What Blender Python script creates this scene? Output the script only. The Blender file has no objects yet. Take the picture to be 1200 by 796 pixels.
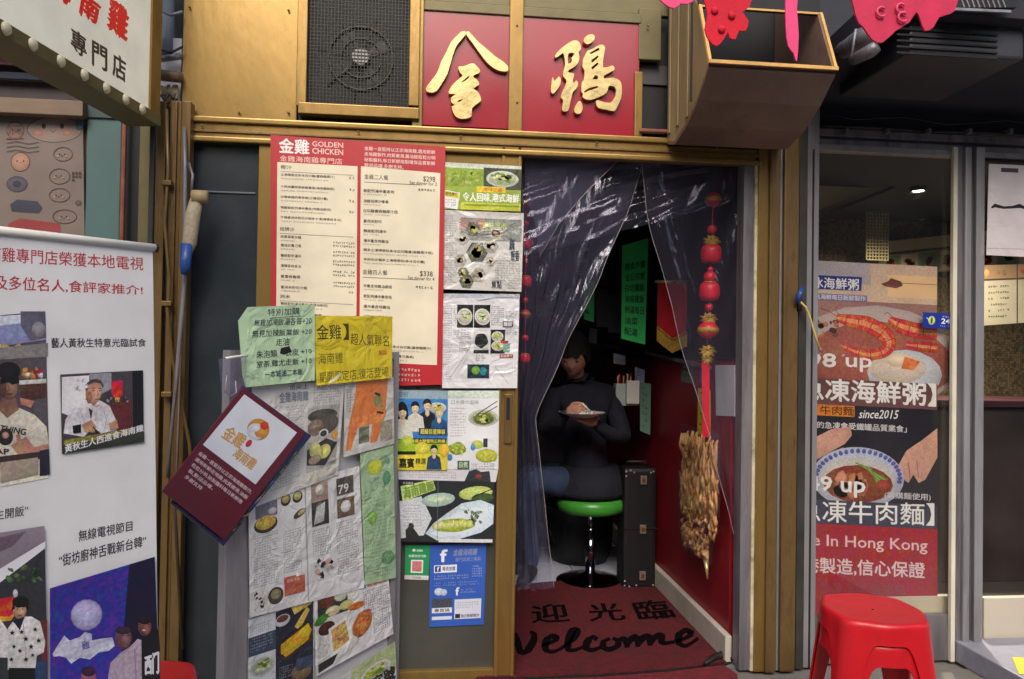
import bpy, bmesh, math, random
from mathutils import Vector, Matrix, noise
from mathutils.geometry import tessellate_polygon
random.seed(7)
R = math.radians
sc = bpy.context.scene
col = sc.collection
# ------------------------------------------------------------------ camera
FPX = 867.0
CAM = Vector((0, 0, 1.3))
ROT = Matrix.Rotation(R(-6.0), 3, 'Z') @ Matrix.Rotation(R(90.9), 3, 'X') @ Matrix.Rotation(R(0.9), 3, 'Z')
cd = bpy.data.cameras.new('camera'); cam = bpy.data.objects.new('camera', cd); col.objects.link(cam)
cd.sensor_width = 36; cd.lens = FPX / 1200 * 36; cd.clip_start = 0.05; cd.clip_end = 500
M4 = ROT.to_4x4(); M4.translation = CAM; cam.matrix_world = M4
sc.camera = cam
# ------------------------------------------------------------------ world and sun
SUN_EL, SUN_AZ = 43, 189      # azimuth clockwise from +Y; the sun stands behind the camera, a little to the left
w = bpy.data.worlds.new('World'); sc.world = w; w.use_nodes = True
nt = w.node_tree; nt.nodes.clear()
sky = nt.nodes.new('ShaderNodeTexSky'); sky.sky_type = 'NISHITA'; sky.sun_disc = False
sky.sun_elevation = R(SUN_EL); sky.sun_rotation = R(SUN_AZ); sky.dust_density = 4; sky.ozone_density = 1.0; sky.air_density = 1.2
bg = nt.nodes.new('ShaderNodeBackground'); bg.inputs[1].default_value = 0.15
wo = nt.nodes.new('ShaderNodeOutputWorld')
nt.links.new(sky.outputs[0], bg.inputs[0]); nt.links.new(bg.outputs[0], wo.inputs[0])
sd = bpy.data.lights.new('sun', 'SUN'); sd.energy = .95; sd.angle = R(30); sd.color = (1, .95, .88)
so = bpy.data.objects.new('sun', sd); col.objects.link(so)
dv = Vector((math.sin(R(SUN_AZ)) * math.cos(R(SUN_EL)), math.cos(R(SUN_AZ)) * math.cos(R(SUN_EL)), math.sin(R(SUN_EL))))
so.rotation_euler = dv.to_track_quat('Z', 'Y').to_euler()
sc.view_settings.view_transform = 'Standard'; sc.view_settings.look = 'None'
sc.view_settings.exposure = 0.56; sc.view_settings.gamma = 1
sc.cycles.max_bounces = 8; sc.cycles.transparent_max_bounces = 16
sc.cycles.use_denoising = True

# ------------------------------------------------------------------ helpers
def lin(c):
    return tuple(((v / 255) / 12.92 if v / 255 <= .04045 else (((v / 255) + .055) / 1.055) ** 2.4) for v in c[:3])
def ray(px, py):
    return ROT @ Vector(((px - 600) / FPX, -(py - 398) / FPX, -1))
def unp(px, py, plane):
    p0, n = plane; d = ray(px, py)
    return CAM + d * ((p0 - CAM).dot(n) / d.dot(n))
def plY(y): return (Vector((0, y, 0)), Vector((0, -1, 0)))
def plX(x): return (Vector((x, 0, 0)), Vector((-1, 0, 0)))
def plZ(z): return (Vector((0, 0, z)), Vector((0, 0, 1)))
def off(plane, d): return (plane[0] + plane[1] * d, plane[1])
def proj(p):
    q = ROT.transposed() @ (Vector(p) - CAM); return (600 + q.x / -q.z * FPX, 398 - q.y / -q.z * FPX)
def X(px, y, py=450): return unp(px, py, plY(y)).x
def Z(px, py, y): return unp(px, py, plY(y)).z

def tag(o, label=None, cat=None, group=None, kind=None):
    if label: o['label'] = label
    if cat: o['category'] = cat
    if group: o['group'] = group
    if kind: o['kind'] = kind
    return o
def wloc(o):
    v = Vector((0, 0, 0))
    while o: v = v + o.location; o = o.parent
    return v
def thing(name, loc, label, cat, group=None):
    o = bpy.data.objects.new(name, None); col.objects.link(o); o.location = loc; o.empty_display_size = .1
    return tag(o, label, cat, group)
def mk(name, vs, fs, mat, parent=None, cols=None, smooth=False, origin=None, mats=None, fm=None):
    vs = [Vector(v) for v in vs]
    if parent is not None: base = wloc(parent)
    elif origin is not None: base = Vector(origin)
    else:
        xs = [v.x for v in vs]; ys = [v.y for v in vs]; zs = [v.z for v in vs]
        base = Vector(((min(xs) + max(xs)) / 2, (min(ys) + max(ys)) / 2, min(zs)))
    me = bpy.data.meshes.new(name)
    me.from_pydata([v - base for v in vs], [], fs)
    if cols is not None:
        ca = me.color_attributes.new('Col', 'FLOAT_COLOR', 'POINT')
        for i, c in enumerate(cols): ca.data[i].color = c
    for m in (mats or [mat]): me.materials.append(m)
    if fm:
        for p, k in zip(me.polygons, fm): p.material_index = k
    if smooth:
        for p in me.polygons: p.use_smooth = True
    me.update()
    o = bpy.data.objects.new(name, me); col.objects.link(o)
    if parent is not None: o.parent = parent
    else: o.location = base
    return o
def copy_tree(o, parent=None):
    c = o.copy(); col.objects.link(c)
    if parent is not None: c.parent = parent
    for ch in list(o.children): copy_tree(ch, c)
    return c

class MB:
    def __init__(s): s.v = []; s.f = []; s.c = []
    def add(s, vs, fs, c=None):
        b = len(s.v); s.v += [Vector(v) for v in vs]; s.f += [tuple(i + b for i in f) for f in fs]
        s.c += [c or (1, 1, 1, 0)] * len(vs)
        return s
    def box(s, x0, x1, y0, y1, z0, z1, bev=0):
        x0, x1 = min(x0, x1), max(x0, x1); y0, y1 = min(y0, y1), max(y0, y1); z0, z1 = min(z0, z1), max(z0, z1)
        if bev <= 0:
            vs = [(x, y, z) for x in (x0, x1) for y in (y0, y1) for z in (z0, z1)]
            return s.add(vs, [(0, 1, 3, 2), (4, 6, 7, 5), (0, 4, 5, 1), (2, 3, 7, 6), (0, 2, 6, 4), (1, 5, 7, 3)])
        bm = bmesh.new(); bmesh.ops.create_cube(bm, size=1)
        for v in bm.verts: v.co = Vector(((x0 + x1) / 2 + v.co.x * (x1 - x0), (y0 + y1) / 2 + v.co.y * (y1 - y0), (z0 + z1) / 2 + v.co.z * (z1 - z0)))
        bmesh.ops.bevel(bm, geom=bm.edges[:], offset=min(bev, .45 * min(x1 - x0, y1 - y0, z1 - z0)), segments=2, profile=.6, affect='EDGES')
        bm.verts.index_update()
        vs = [v.co.copy() for v in bm.verts]; fs = [[v.index for v in f.verts] for f in bm.faces]; bm.free()
        return s.add(vs, fs)
    def quad(s, a, b, c, d, th=0.0, n=None):
        a, b, c, d = map(Vector, (a, b, c, d))
        if th == 0: return s.add([a, b, c, d], [(0, 1, 2, 3)])
        n = n or (b - a).cross(d - a).normalized()
        k = [p - n * th for p in (a, b, c, d)]
        return s.add([a, b, c, d] + k, [(0, 1, 2, 3), (7, 6, 5, 4), (0, 4, 5, 1), (1, 5, 6, 2), (2, 6, 7, 3), (3, 7, 4, 0)])
    def tube(s, pts, r, n=10, caps=True):
        pts = [Vector(p) for p in pts]; m = len(pts)
        rs = r if isinstance(r, (list, tuple)) else [r] * m
        vs = []; fs = []; up = None
        for i, p in enumerate(pts):
            t = (pts[min(i + 1, m - 1)] - pts[max(i - 1, 0)]).normalized()
            if up is None: up = t.orthogonal().normalized()
            u = (up - t * up.dot(t)); u = u.normalized() if u.length > 1e-6 else t.orthogonal().normalized()
            up = u; w2 = t.cross(u)
            for k in range(n):
                a = 2 * math.pi * k / n
                vs.append(p + (u * math.cos(a) + w2 * math.sin(a)) * rs[i])
        for i in range(m - 1):
            for k in range(n):
                fs.append((i * n + k, i * n + (k + 1) % n, (i + 1) * n + (k + 1) % n, (i + 1) * n + k))
        if caps: fs.append(tuple(range(n - 1, -1, -1))); fs.append(tuple((m - 1) * n + k for k in range(n)))
        return s.add(vs, fs)
    def lathe(s, c, prof, n=24, axis='Z', squash=None):
        c = Vector(c); vs = []; fs = []
        for (r, h) in prof:
            for k in range(n):
                a = 2 * math.pi * k / n; x = r * math.cos(a); y = r * math.sin(a)
                if axis == 'Z': q = Vector((x, y, h))
                elif axis == 'Y': q = Vector((x, h, y))
                else: q = Vector((h, x, y))
                vs.append(c + q)
        m = len(prof)
        for i in range(m - 1):
            for k in range(n):
                fs.append((i * n + k, i * n + (k + 1) % n, (i + 1) * n + (k + 1) % n, (i + 1) * n + k))
        fs.append(tuple(range(n - 1, -1, -1))); fs.append(tuple((m - 1) * n + k for k in range(n)))
        return s.add(vs, fs)
    def prism(s, loops, n, th, bev=0):
        """solid plate from coplanar loops (outer first, then holes), front faces along n"""
        tris = tessellate_polygon([[Vector(p) for p in L] for L in loops])
        flat = [Vector(p) for L in loops for p in L]; k = len(flat)
        back = [p - n * th for p in flat]
        fs = []
        for t in tris:
            a, b, c = (flat[i] for i in t)
            if (b - a).cross(c - a).dot(n) < 0: t = (t[0], t[2], t[1])
            fs.append(tuple(t)); fs.append(tuple(i + k for i in reversed(t)))
        o = 0
        for L in loops:
            m = len(L)
            for i in range(m): fs.append((o + i, o + (i + 1) % m, k + o + (i + 1) % m, k + o + i))
            o += m
        return s.add(flat + back, fs)
    def build(s, name, mat, parent=None, smooth=False, cols=False, **kw):
        return mk(name, s.v, s.f, mat, parent, cols=s.c if cols else None, smooth=smooth, **kw)

def smooth_loop(pts, k=3, closed=True):
    out = []; n = len(pts)
    rng = range(n) if closed else range(n - 1)
    for i in rng:
        if closed: p0, p1, p2, p3 = (pts[(i + j) % n] for j in (-1, 0, 1, 2))
        else: p0, p1, p2, p3 = pts[max(i - 1, 0)], pts[i], pts[i + 1], pts[min(i + 2, n - 1)]
        for j in range(k):
            t = j / k
            out.append(tuple(.5 * ((2 * p1[a]) + (p2[a] - p0[a]) * t + (2 * p0[a] - 5 * p1[a] + 4 * p2[a] - p3[a]) * t * t + (3 * p1[a] - p0[a] - 3 * p2[a] + p3[a]) * t ** 3) for a in range(len(p1))))
    if not closed: out.append(tuple(pts[-1]))
    return out

# ------------------------------------------------------------------ materials
def mat_base(name):
    m = bpy.data.materials.new(name); m.use_nodes = True
    return m, m.node_tree, m.node_tree.nodes['Principled BSDF']
def N(nt, t, **kw):
    n = nt.nodes.new(t)
    for k, v in kw.items(): setattr(n, k, v)
    return n
def mat(name, rgb, rough=.5, metal=0, var=.12, scale=6, bump=.05, bscale=None, stretch=(1, 1, 1), dirt=0, dirtcol=(40, 32, 22), coat=0, spec=.5, dscale=3):
    m, nt, b = mat_base(name); L = nt.links
    tc = N(nt, 'ShaderNodeTexCoord'); mp = N(nt, 'ShaderNodeMapping'); mp.inputs['Scale'].default_value = stretch
    geo = N(nt, 'ShaderNodeNewGeometry'); L.new(geo.outputs['Position'], mp.inputs[0])
    n1 = N(nt, 'ShaderNodeTexNoise'); n1.inputs['Scale'].default_value = scale; n1.inputs['Detail'].default_value = 6; L.new(mp.outputs[0], n1.inputs[0])
    c = lin(rgb)
    ramp = N(nt, 'ShaderNodeValToRGB'); e = ramp.color_ramp.elements
    e[0].position = .3; e[1].position = .7
    e[0].color = (*[v * (1 - var) for v in c], 1); e[1].color = (*[min(1, v * (1 + var)) for v in c], 1)
    L.new(n1.outputs[0], ramp.inputs[0]); out = ramp.outputs[0]
    if dirt > 0:
        n2 = N(nt, 'ShaderNodeTexNoise'); n2.inputs['Scale'].default_value = dscale; n2.inputs['Detail'].default_value = 9; n2.inputs['Roughness'].default_value = .7
        L.new(mp.outputs[0], n2.inputs[0])
        mr = N(nt, 'ShaderNodeMapRange'); mr.inputs[1].default_value = .5; mr.inputs[2].default_value = .75; mr.inputs[4].default_value = dirt; L.new(n2.outputs[0], mr.inputs[0])
        mx = N(nt, 'ShaderNodeMix', data_type='RGBA'); L.new(mr.outputs[0], mx.inputs[0]); L.new(out, mx.inputs[6]); mx.inputs[7].default_value = (*lin(dirtcol), 1); out = mx.outputs[2]
    L.new(out, b.inputs['Base Color'])
    rr = N(nt, 'ShaderNodeMapRange'); rr.inputs[3].default_value = max(0, rough - .12); rr.inputs[4].default_value = min(1, rough + .12); L.new(n1.outputs[0], rr.inputs[0]); L.new(rr.outputs[0], b.inputs['Roughness'])
    b.inputs['Metallic'].default_value = metal; b.inputs['Coat Weight'].default_value = coat; b.inputs['Coat Roughness'].default_value = .15
    b.inputs['Specular IOR Level'].default_value = spec
    if bump > 0:
        n3 = N(nt, 'ShaderNodeTexNoise'); n3.inputs['Scale'].default_value = bscale or scale * 6; n3.inputs['Detail'].default_value = 4; L.new(mp.outputs[0], n3.inputs[0])
        bp = N(nt, 'ShaderNodeBump'); bp.inputs['Strength'].default_value = bump * 4; bp.inputs['Distance'].default_value = .004; L.new(n3.outputs[0], bp.inputs['Height']); L.new(bp.outputs[0], b.inputs['Normal'])
    return m
def mat_print(name, rough=.45, crumple=.25, coat=.15, cscale=9):
    m, nt, b = mat_base(name); L = nt.links
    geo = N(nt, 'ShaderNodeNewGeometry')
    at = N(nt, 'ShaderNodeVertexColor', layer_name='Col')
    n1 = N(nt, 'ShaderNodeTexNoise'); n1.inputs['Scale'].default_value = 130; n1.inputs['Detail'].default_value = 5; n1.inputs['Roughness'].default_value = .65; L.new(geo.outputs['Position'], n1.inputs[0])
    n2 = N(nt, 'ShaderNodeTexNoise'); n2.inputs['Scale'].default_value = 55; n2.inputs['Detail'].default_value = 3; L.new(geo.outputs['Position'], n2.inputs[0])
    mr = N(nt, 'ShaderNodeMapRange'); mr.inputs[1].default_value = .32; mr.inputs[2].default_value = .68; mr.inputs[3].default_value = .25; mr.inputs[4].default_value = 1.6; L.new(n1.outputs[0], mr.inputs[0])
    k = N(nt, 'ShaderNodeMix', data_type='FLOAT'); k.inputs[2].default_value = 1; L.new(at.outputs['Alpha'], k.inputs[0]); L.new(mr.outputs[0], k.inputs[3])
    mul = N(nt, 'ShaderNodeVectorMath', operation='SCALE'); L.new(at.outputs['Color'], mul.inputs[0]); L.new(k.outputs[0], mul.inputs['Scale'])
    hs = N(nt, 'ShaderNodeHueSaturation'); L.new(mul.outputs[0], hs.inputs['Color'])
    h2 = N(nt, 'ShaderNodeMapRange'); h2.inputs[1].default_value = .3; h2.inputs[2].default_value = .7; h2.inputs[3].default_value = .42; h2.inputs[4].default_value = .58; L.new(n2.outputs[0], h2.inputs[0])
    k2 = N(nt, 'ShaderNodeMix', data_type='FLOAT'); k2.inputs[2].default_value = .5; L.new(at.outputs['Alpha'], k2.inputs[0]); L.new(h2.outputs[0], k2.inputs[3]); L.new(k2.outputs[0], hs.inputs['Hue'])
    # faint handling dirt
    n4 = N(nt, 'ShaderNodeTexNoise'); n4.inputs['Scale'].default_value = 7; n4.inputs['Detail'].default_value = 5; L.new(geo.outputs['Position'], n4.inputs[0])
    m4 = N(nt, 'ShaderNodeMapRange'); m4.inputs[1].default_value = .3; m4.inputs[2].default_value = .7; m4.inputs[3].default_value = .86; m4.inputs[4].default_value = 1.03; L.new(n4.outputs[0], m4.inputs[0])
    mul2 = N(nt, 'ShaderNodeVectorMath', operation='SCALE'); L.new(hs.outputs[0], mul2.inputs[0]); L.new(m4.outputs[0], mul2.inputs['Scale'])
    L.new(mul2.outputs[0], b.inputs['Base Color'])
    b.inputs['Roughness'].default_value = rough; b.inputs['Coat Weight'].default_value = coat; b.inputs['Coat Roughness'].default_value = .12
    if crumple > 0:
        n3 = N(nt, 'ShaderNodeTexNoise'); n3.inputs['Scale'].default_value = cscale; n3.inputs['Detail'].default_value = 3; n3.inputs['Distortion'].default_value = 1.2; L.new(geo.outputs['Position'], n3.inputs[0])
        bp = N(nt, 'ShaderNodeBump'); bp.inputs['Strength'].default_value = crumple; bp.inputs['Distance'].default_value = .03; L.new(n3.outputs[0], bp.inputs['Height']); L.new(bp.outputs[0], b.inputs['Normal']); L.new(bp.outputs[0], b.inputs['Coat Normal'])
    return m
def mat_film(name, tint=(.94, .93, .97), haze=.028, hazecol=(200, 192, 228), gloss=.12):
    m = bpy.data.materials.new(name); m.use_nodes = True; nt = m.node_tree; nt.nodes.clear(); L = nt.links
    tr = N(nt, 'ShaderNodeBsdfTransparent'); tr.inputs[0].default_value = (*tint, 1)
    df = N(nt, 'ShaderNodeBsdfDiffuse'); df.inputs[0].default_value = (*lin(hazecol), 1)
    gl = N(nt, 'ShaderNodeBsdfGlossy'); gl.inputs['Roughness'].default_value = .09; gl.inputs[0].default_value = (1, 1, 1, 1)
    geo = N(nt, 'ShaderNodeNewGeometry')
    mp = N(nt, 'ShaderNodeMapping'); mp.inputs['Scale'].default_value = (9, 9, 2.2); L.new(geo.outputs['Position'], mp.inputs[0])
    nz = N(nt, 'ShaderNodeTexNoise'); nz.inputs['Scale'].default_value = 1.0; nz.inputs['Detail'].default_value = 3; nz.inputs['Distortion'].default_value = 1.5; L.new(mp.outputs[0], nz.inputs[0])
    bp = N(nt, 'ShaderNodeBump'); bp.inputs['Strength'].default_value = .6; bp.inputs['Distance'].default_value = .02; L.new(nz.outputs[0], bp.inputs['Height']); L.new(bp.outputs[0], gl.inputs['Normal'])
    lw = N(nt, 'ShaderNodeLayerWeight'); lw.inputs[0].default_value = .5; L.new(bp.outputs[0], lw.inputs['Normal'])
    ma = N(nt, 'ShaderNodeMapRange'); ma.inputs[3].default_value = gloss * .4; ma.inputs[4].default_value = .55; pw = N(nt, 'ShaderNodeMath', operation='POWER'); pw.inputs[1].default_value = 3.5; L.new(lw.outputs['Facing'], pw.inputs[0]); L.new(pw.outputs[0], ma.inputs[0]); gl.inputs[0].default_value = (.8, .8, .92, 1)
    m1 = N(nt, 'ShaderNodeMixShader'); m1.inputs[0].default_value = haze; L.new(tr.outputs[0], m1.inputs[1]); L.new(df.outputs[0], m1.inputs[2])
    m2 = N(nt, 'ShaderNodeMixShader'); L.new(ma.outputs[0], m2.inputs[0]); L.new(m1.outputs[0], m2.inputs[1]); L.new(gl.outputs[0], m2.inputs[2])
    o = N(nt, 'ShaderNodeOutputMaterial'); L.new(m2.outputs[0], o.inputs[0])
    return m
def mat_glass(name, tint=(.97, .97, .95), base=.05, dirt=.008):
    m = bpy.data.materials.new(name); m.use_nodes = True; nt = m.node_tree; nt.nodes.clear(); L = nt.links
    tr = N(nt, 'ShaderNodeBsdfTransparent'); tr.inputs[0].default_value = (*tint, 1)
    df = N(nt, 'ShaderNodeBsdfDiffuse'); df.inputs[0].default_value = (.5, .48, .42, 1)
    gl = N(nt, 'ShaderNodeBsdfGlossy'); gl.inputs['Roughness'].default_value = .02
    lwg = N(nt, 'ShaderNodeLayerWeight'); lwg.inputs[0].default_value = .5; pwg = N(nt, 'ShaderNodeMath', operation='POWER'); pwg.inputs[1].default_value = 5; L.new(lwg.outputs['Facing'], pwg.inputs[0]); fr = N(nt, 'ShaderNodeMapRange'); fr.inputs[3].default_value = .045; fr.inputs[4].default_value = 1; L.new(pwg.outputs[0], fr.inputs[0])
    geo = N(nt, 'ShaderNodeNewGeometry'); nz = N(nt, 'ShaderNodeTexNoise'); nz.inputs['Scale'].default_value = 4; nz.inputs['Detail'].default_value = 8; L.new(geo.outputs['Position'], nz.inputs[0])
    mr = N(nt, 'ShaderNodeMapRange'); mr.inputs[1].default_value = .4; mr.inputs[2].default_value = .8; mr.inputs[4].default_value = dirt * 2; L.new(nz.outputs[0], mr.inputs[0])
    m1 = N(nt, 'ShaderNodeMixShader'); L.new(mr.outputs[0], m1.inputs[0]); L.new(tr.outputs[0], m1.inputs[1]); L.new(df.outputs[0], m1.inputs[2])
    m2 = N(nt, 'ShaderNodeMixShader'); L.new(fr.outputs[0], m2.inputs[0]); L.new(m1.outputs[0], m2.inputs[1]); L.new(gl.outputs[0], m2.inputs[2])
    o = N(nt, 'ShaderNodeOutputMaterial'); L.new(m2.outputs[0], o.inputs[0])
    return m
def mat_emit(name, rgb, s):
    m, nt, b = mat_base(name); b.inputs['Emission Color'].default_value = (*lin(rgb), 1); b.inputs['Emission Strength'].default_value = s; b.inputs['Base Color'].default_value = (*lin(rgb), 1); return m

GOLD = mat('gold_anodised_aluminium', (158, 128, 72), .32, .55, .16, 2.2, .05, 30, (1, 1, .45), .85, (92, 78, 46), dscale=2.2)
GOLDV = mat('gold_aluminium_profile', (150, 120, 66), .34, .55, .2, 5, .04, 25, (2, 2, .6), .7, (62, 48, 26), dscale=5)
BRONZE = mat('weathered_bronze_profile', (124, 98, 60), .4, .45, .26, 6, .08, 25, (2.5, 2.5, .6), .9, (50, 38, 26), dscale=6)
GOLDLET = mat('gold_leaf_letter', (206, 184, 128), .3, .65, .15, 20, .04, 60)
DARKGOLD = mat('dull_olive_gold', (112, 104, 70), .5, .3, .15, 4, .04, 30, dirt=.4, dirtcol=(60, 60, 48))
REDPANEL = mat('glossy_crimson_panel', (158, 26, 44), .22, 0, .06, 3, .01, 20, coat=.6)
BLACK = mat('black_void_board', (16, 17, 22), .6, 0, .3, 5)
DKGLASS = mat('dark_slate_glass', (52, 58, 64), .2, 0, .15, 1.5, .01, 10, dirt=.3, dirtcol=(84, 88, 88), spec=.5)
GREYLEAF = mat('grey_painted_panel', (70, 70, 64), .5, 0, .15, 4, .03, 30, dirt=.5, dirtcol=(40, 42, 36))
ALU = mat('dull_aluminium', (146, 144, 148), .45, .3, .14, 4, .05, 30, (3, 3, .4), .6, (92, 84, 84), dscale=6)
ALUD = mat('dirty_aluminium', (124, 120, 124), .45, .35, .25, 5, .08, 30, (3, 3, .4), .8, (60, 52, 48), dscale=7)
WHITEP = mat('white_painted_metal', (214, 212, 206), .45, 0, .06, 5, .02)
PLYE = mat('raw_timber_edge', (214, 168, 96), .6, 0, .2, 14, .1, 60)
PLY = mat('brown_painted_plywood', (122, 96, 82), .5, 0, .25, 5, .1, 40, dirt=.8, dirtcol=(70, 48, 44))
PLYS = mat('bare_plywood_side', (150, 130, 92), .6, 0, .25, 4, .08, 30, (2, 2, .5), dirt=.5, dirtcol=(80, 66, 44))
DARKWALL = mat('dark_slate_wall', (40, 42, 52), .7, 0, .25, 3, .08, 20)
SOFFIT = mat('dark_soffit', (34, 34, 42), .7, 0, .2, 2, .05, 20)
REDCLOTH = mat('red_felt', (206, 22, 48), .85, 0, .15, 8, .1, 90)
PINK = mat('pink_paper', (232, 70, 128), .7, 0, .12, 20, .05)
CRIMSON = mat('crimson_translucent_paper', (200, 30, 74), .6, 0, .15, 14, .05)
STOOLRED = mat('red_moulded_plastic', (196, 16, 30), .38, 0, .08, 5, .02, 90, coat=.12, dirt=.35, dirtcol=(120, 30, 34), dscale=16)
CONC = mat('street_concrete', (116, 112, 106), .8, 0, .2, 3, .15, 40, dirt=.5, dirtcol=(60, 58, 54))
MURALW = mat('mural_wall_plaster', (142, 124, 110), .7, 0, .12, 3, .05, 30)
TEAL = mat('teal_painted_panel', (78, 108, 108), .6, 0, .1, 3, .05)  # teal, like the conduit below, toned down for shade under the signboard
RUST = mat('orange_conduit', (136, 76, 54), .5, 0, .3, 14, .1)
DKWOOD = mat('dark_maroon_wall', (134, 16, 32), .5, 0, .18, 3, .04, 30)
BRIGHTRED = mat('red_laminate_wall', (150, 14, 26), .4, 0, .12, 3, .03, 30)
FLOORT = mat('pale_floor_tile', (206, 212, 230), .35, 0, .06, 3, .01)
GROUT = mat('grey_grout', (110, 112, 120), .8, 0, .1, 10)
CEIL = mat('dark_interior_ceiling', (74, 70, 76), .7, 0, .2, 2)
SKIRT = mat('pale_skirting', (196, 190, 178), .5, 0, .1, 5, .04, dirt=.4, dirtcol=(110, 100, 90))
MAT = mat('crimson_carpet_mat', (92, 9, 20), .95, 0, .35, 45, .5, 200, dirt=.85, dirtcol=(58, 16, 24), dscale=4)
MATEDGE = mat('black_rubber_edge', (20, 16, 18), .7, 0, .2, 10)
CARPET = mat('maroon_street_carpet', (108, 26, 34), .95, 0, .3, 30, .3, 200)
PRINT = mat_print('printed_sheet_ink')
PRINTFLAT = mat_print('printed_board_ink', .4, .03, .25)
NEWS = mat_print('laminated_newsprint_ink', .4, .5, .5, 11)
FILM = mat_film('clear_pvc_film')
FILM2 = mat_film('clear_pvc_film_hazy', haze=.05, gloss=.17, hazecol=(186, 182, 226))
GLASS = mat_glass('shop_window_glass')
GREENSEAT = mat('green_vinyl_seat', (66, 150, 52), .35, 0, .08, 6, .02, 60, coat=.2)
CHROME = mat('chrome_tube', (150, 150, 160), .12, 1, .05, 4, 0)
BLACKCLOTH = mat('black_knit_coat', (26, 28, 40), .9, 0, .35, 14, .9, 16)
JEANS = mat('faded_blue_denim', (52, 68, 98), .85, 0, .25, 20, .2, 160)
SKIN = mat('warm_skin', (178, 130, 106), .5, 0, .08, 10, .02, 60)
HAIR = mat('black_hair', (24, 20, 20), .55, 0, .4, 60, .5, 260)
CASE = mat('black_vinyl_case', (20, 20, 23), .55, 0, .2, 30, .1, 120)
PLASTICW = mat('white_glazed_plate', (214, 216, 220), .25, 0, .05, 10)
GREEN = mat('green_card', (40, 158, 82), .6, 0, .08, 8, .02)
GOLDTHREAD = mat('gold_fringe_thread', (176, 140, 40), .6, .2, .3, 40, .3, 120)
BLUETAPE = mat('blue_tape', (34, 72, 140), .35, 0, .15, 20, .1)
YWIRE = mat('yellow_flex', (206, 176, 96), .5, 0, .1, 20)
LETBLK = mat('black_ink', (24, 22, 24), .6, 0, .1, 20, 0)
MOSAIC = None
def mat_mosaic(name, a, b_, scale, mortar=.1):
    m, nt, b = mat_base(name); L = nt.links
    geo = N(nt, 'ShaderNodeNewGeometry'); sx = N(nt, 'ShaderNodeSeparateXYZ'); L.new(geo.outputs['Position'], sx.inputs[0])
    ad = N(nt, 'ShaderNodeMath', operation='ADD'); L.new(sx.outputs[0], ad.inputs[0]); L.new(sx.outputs[1], ad.inputs[1])
    cb = N(nt, 'ShaderNodeCombineXYZ'); L.new(ad.outputs[0], cb.inputs[0]); L.new(sx.outputs[2], cb.inputs[1])
    br = N(nt, 'ShaderNodeTexBrick'); br.offset = 0; br.inputs['Scale'].default_value = scale; br.inputs['Mortar Size'].default_value = mortar * .2; br.inputs['Brick Width'].default_value = .5; br.inputs['Row Height'].default_value = .5
    br.inputs['Color1'].default_value = (*lin(a), 1); br.inputs['Color2'].default_value = (*lin(b_), 1); br.inputs['Mortar'].default_value = (*lin((30, 26, 22)), 1)
    L.new(cb.outputs[0], br.inputs[0]); L.new(br.outputs[0], b.inputs['Base Color']); b.inputs['Roughness'].default_value = .3
    return m
MOSAIC = mat_mosaic('bronze_mosaic_tile', (112, 94, 66), (66, 56, 42), 28)

# ------------------------------------------------------------------ lettering and print
_g = {}
def glyphs(s, bold=0.0, shear=0.0):
    k = (s, bold, shear)
    if k in _g: return _g[k]
    c = bpy.data.curves.new('t', 'FONT'); c.body = s; c.resolution_u = 2; c.offset = bold; c.shear = shear
    o = bpy.data.objects.new('t', c); col.objects.link(o)
    dg = bpy.context.evaluated_depsgraph_get()
    me = bpy.data.meshes.new_from_object(o.evaluated_get(dg))
    vs = [(v.co.x, v.co.y) for v in me.vertices]; fs = [tuple(p.vertices) for p in me.polygons]
    bpy.data.objects.remove(o); bpy.data.curves.remove(c); bpy.data.meshes.remove(me)
    if vs:
        x0 = min(v[0] for v in vs); x1 = max(v[0] for v in vs); y0 = min(v[1] for v in vs); y1 = max(v[1] for v in vs)
        vs = [((x - x0) / max(x1 - x0, 1e-6), (y1 - y) / max(y1 - y0, 1e-6)) for x, y in vs]
    _g[k] = (vs, fs)
    return _g[k]
def bil(q, u, v):
    a, b, c, d = q
    return ((a[0] * (1 - u) + b[0] * u) * (1 - v) + (d[0] * (1 - u) + c[0] * u) * v, (a[1] * (1 - u) + b[1] * u) * (1 - v) + (d[1] * (1 - u) + c[1] * u) * v)

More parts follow.
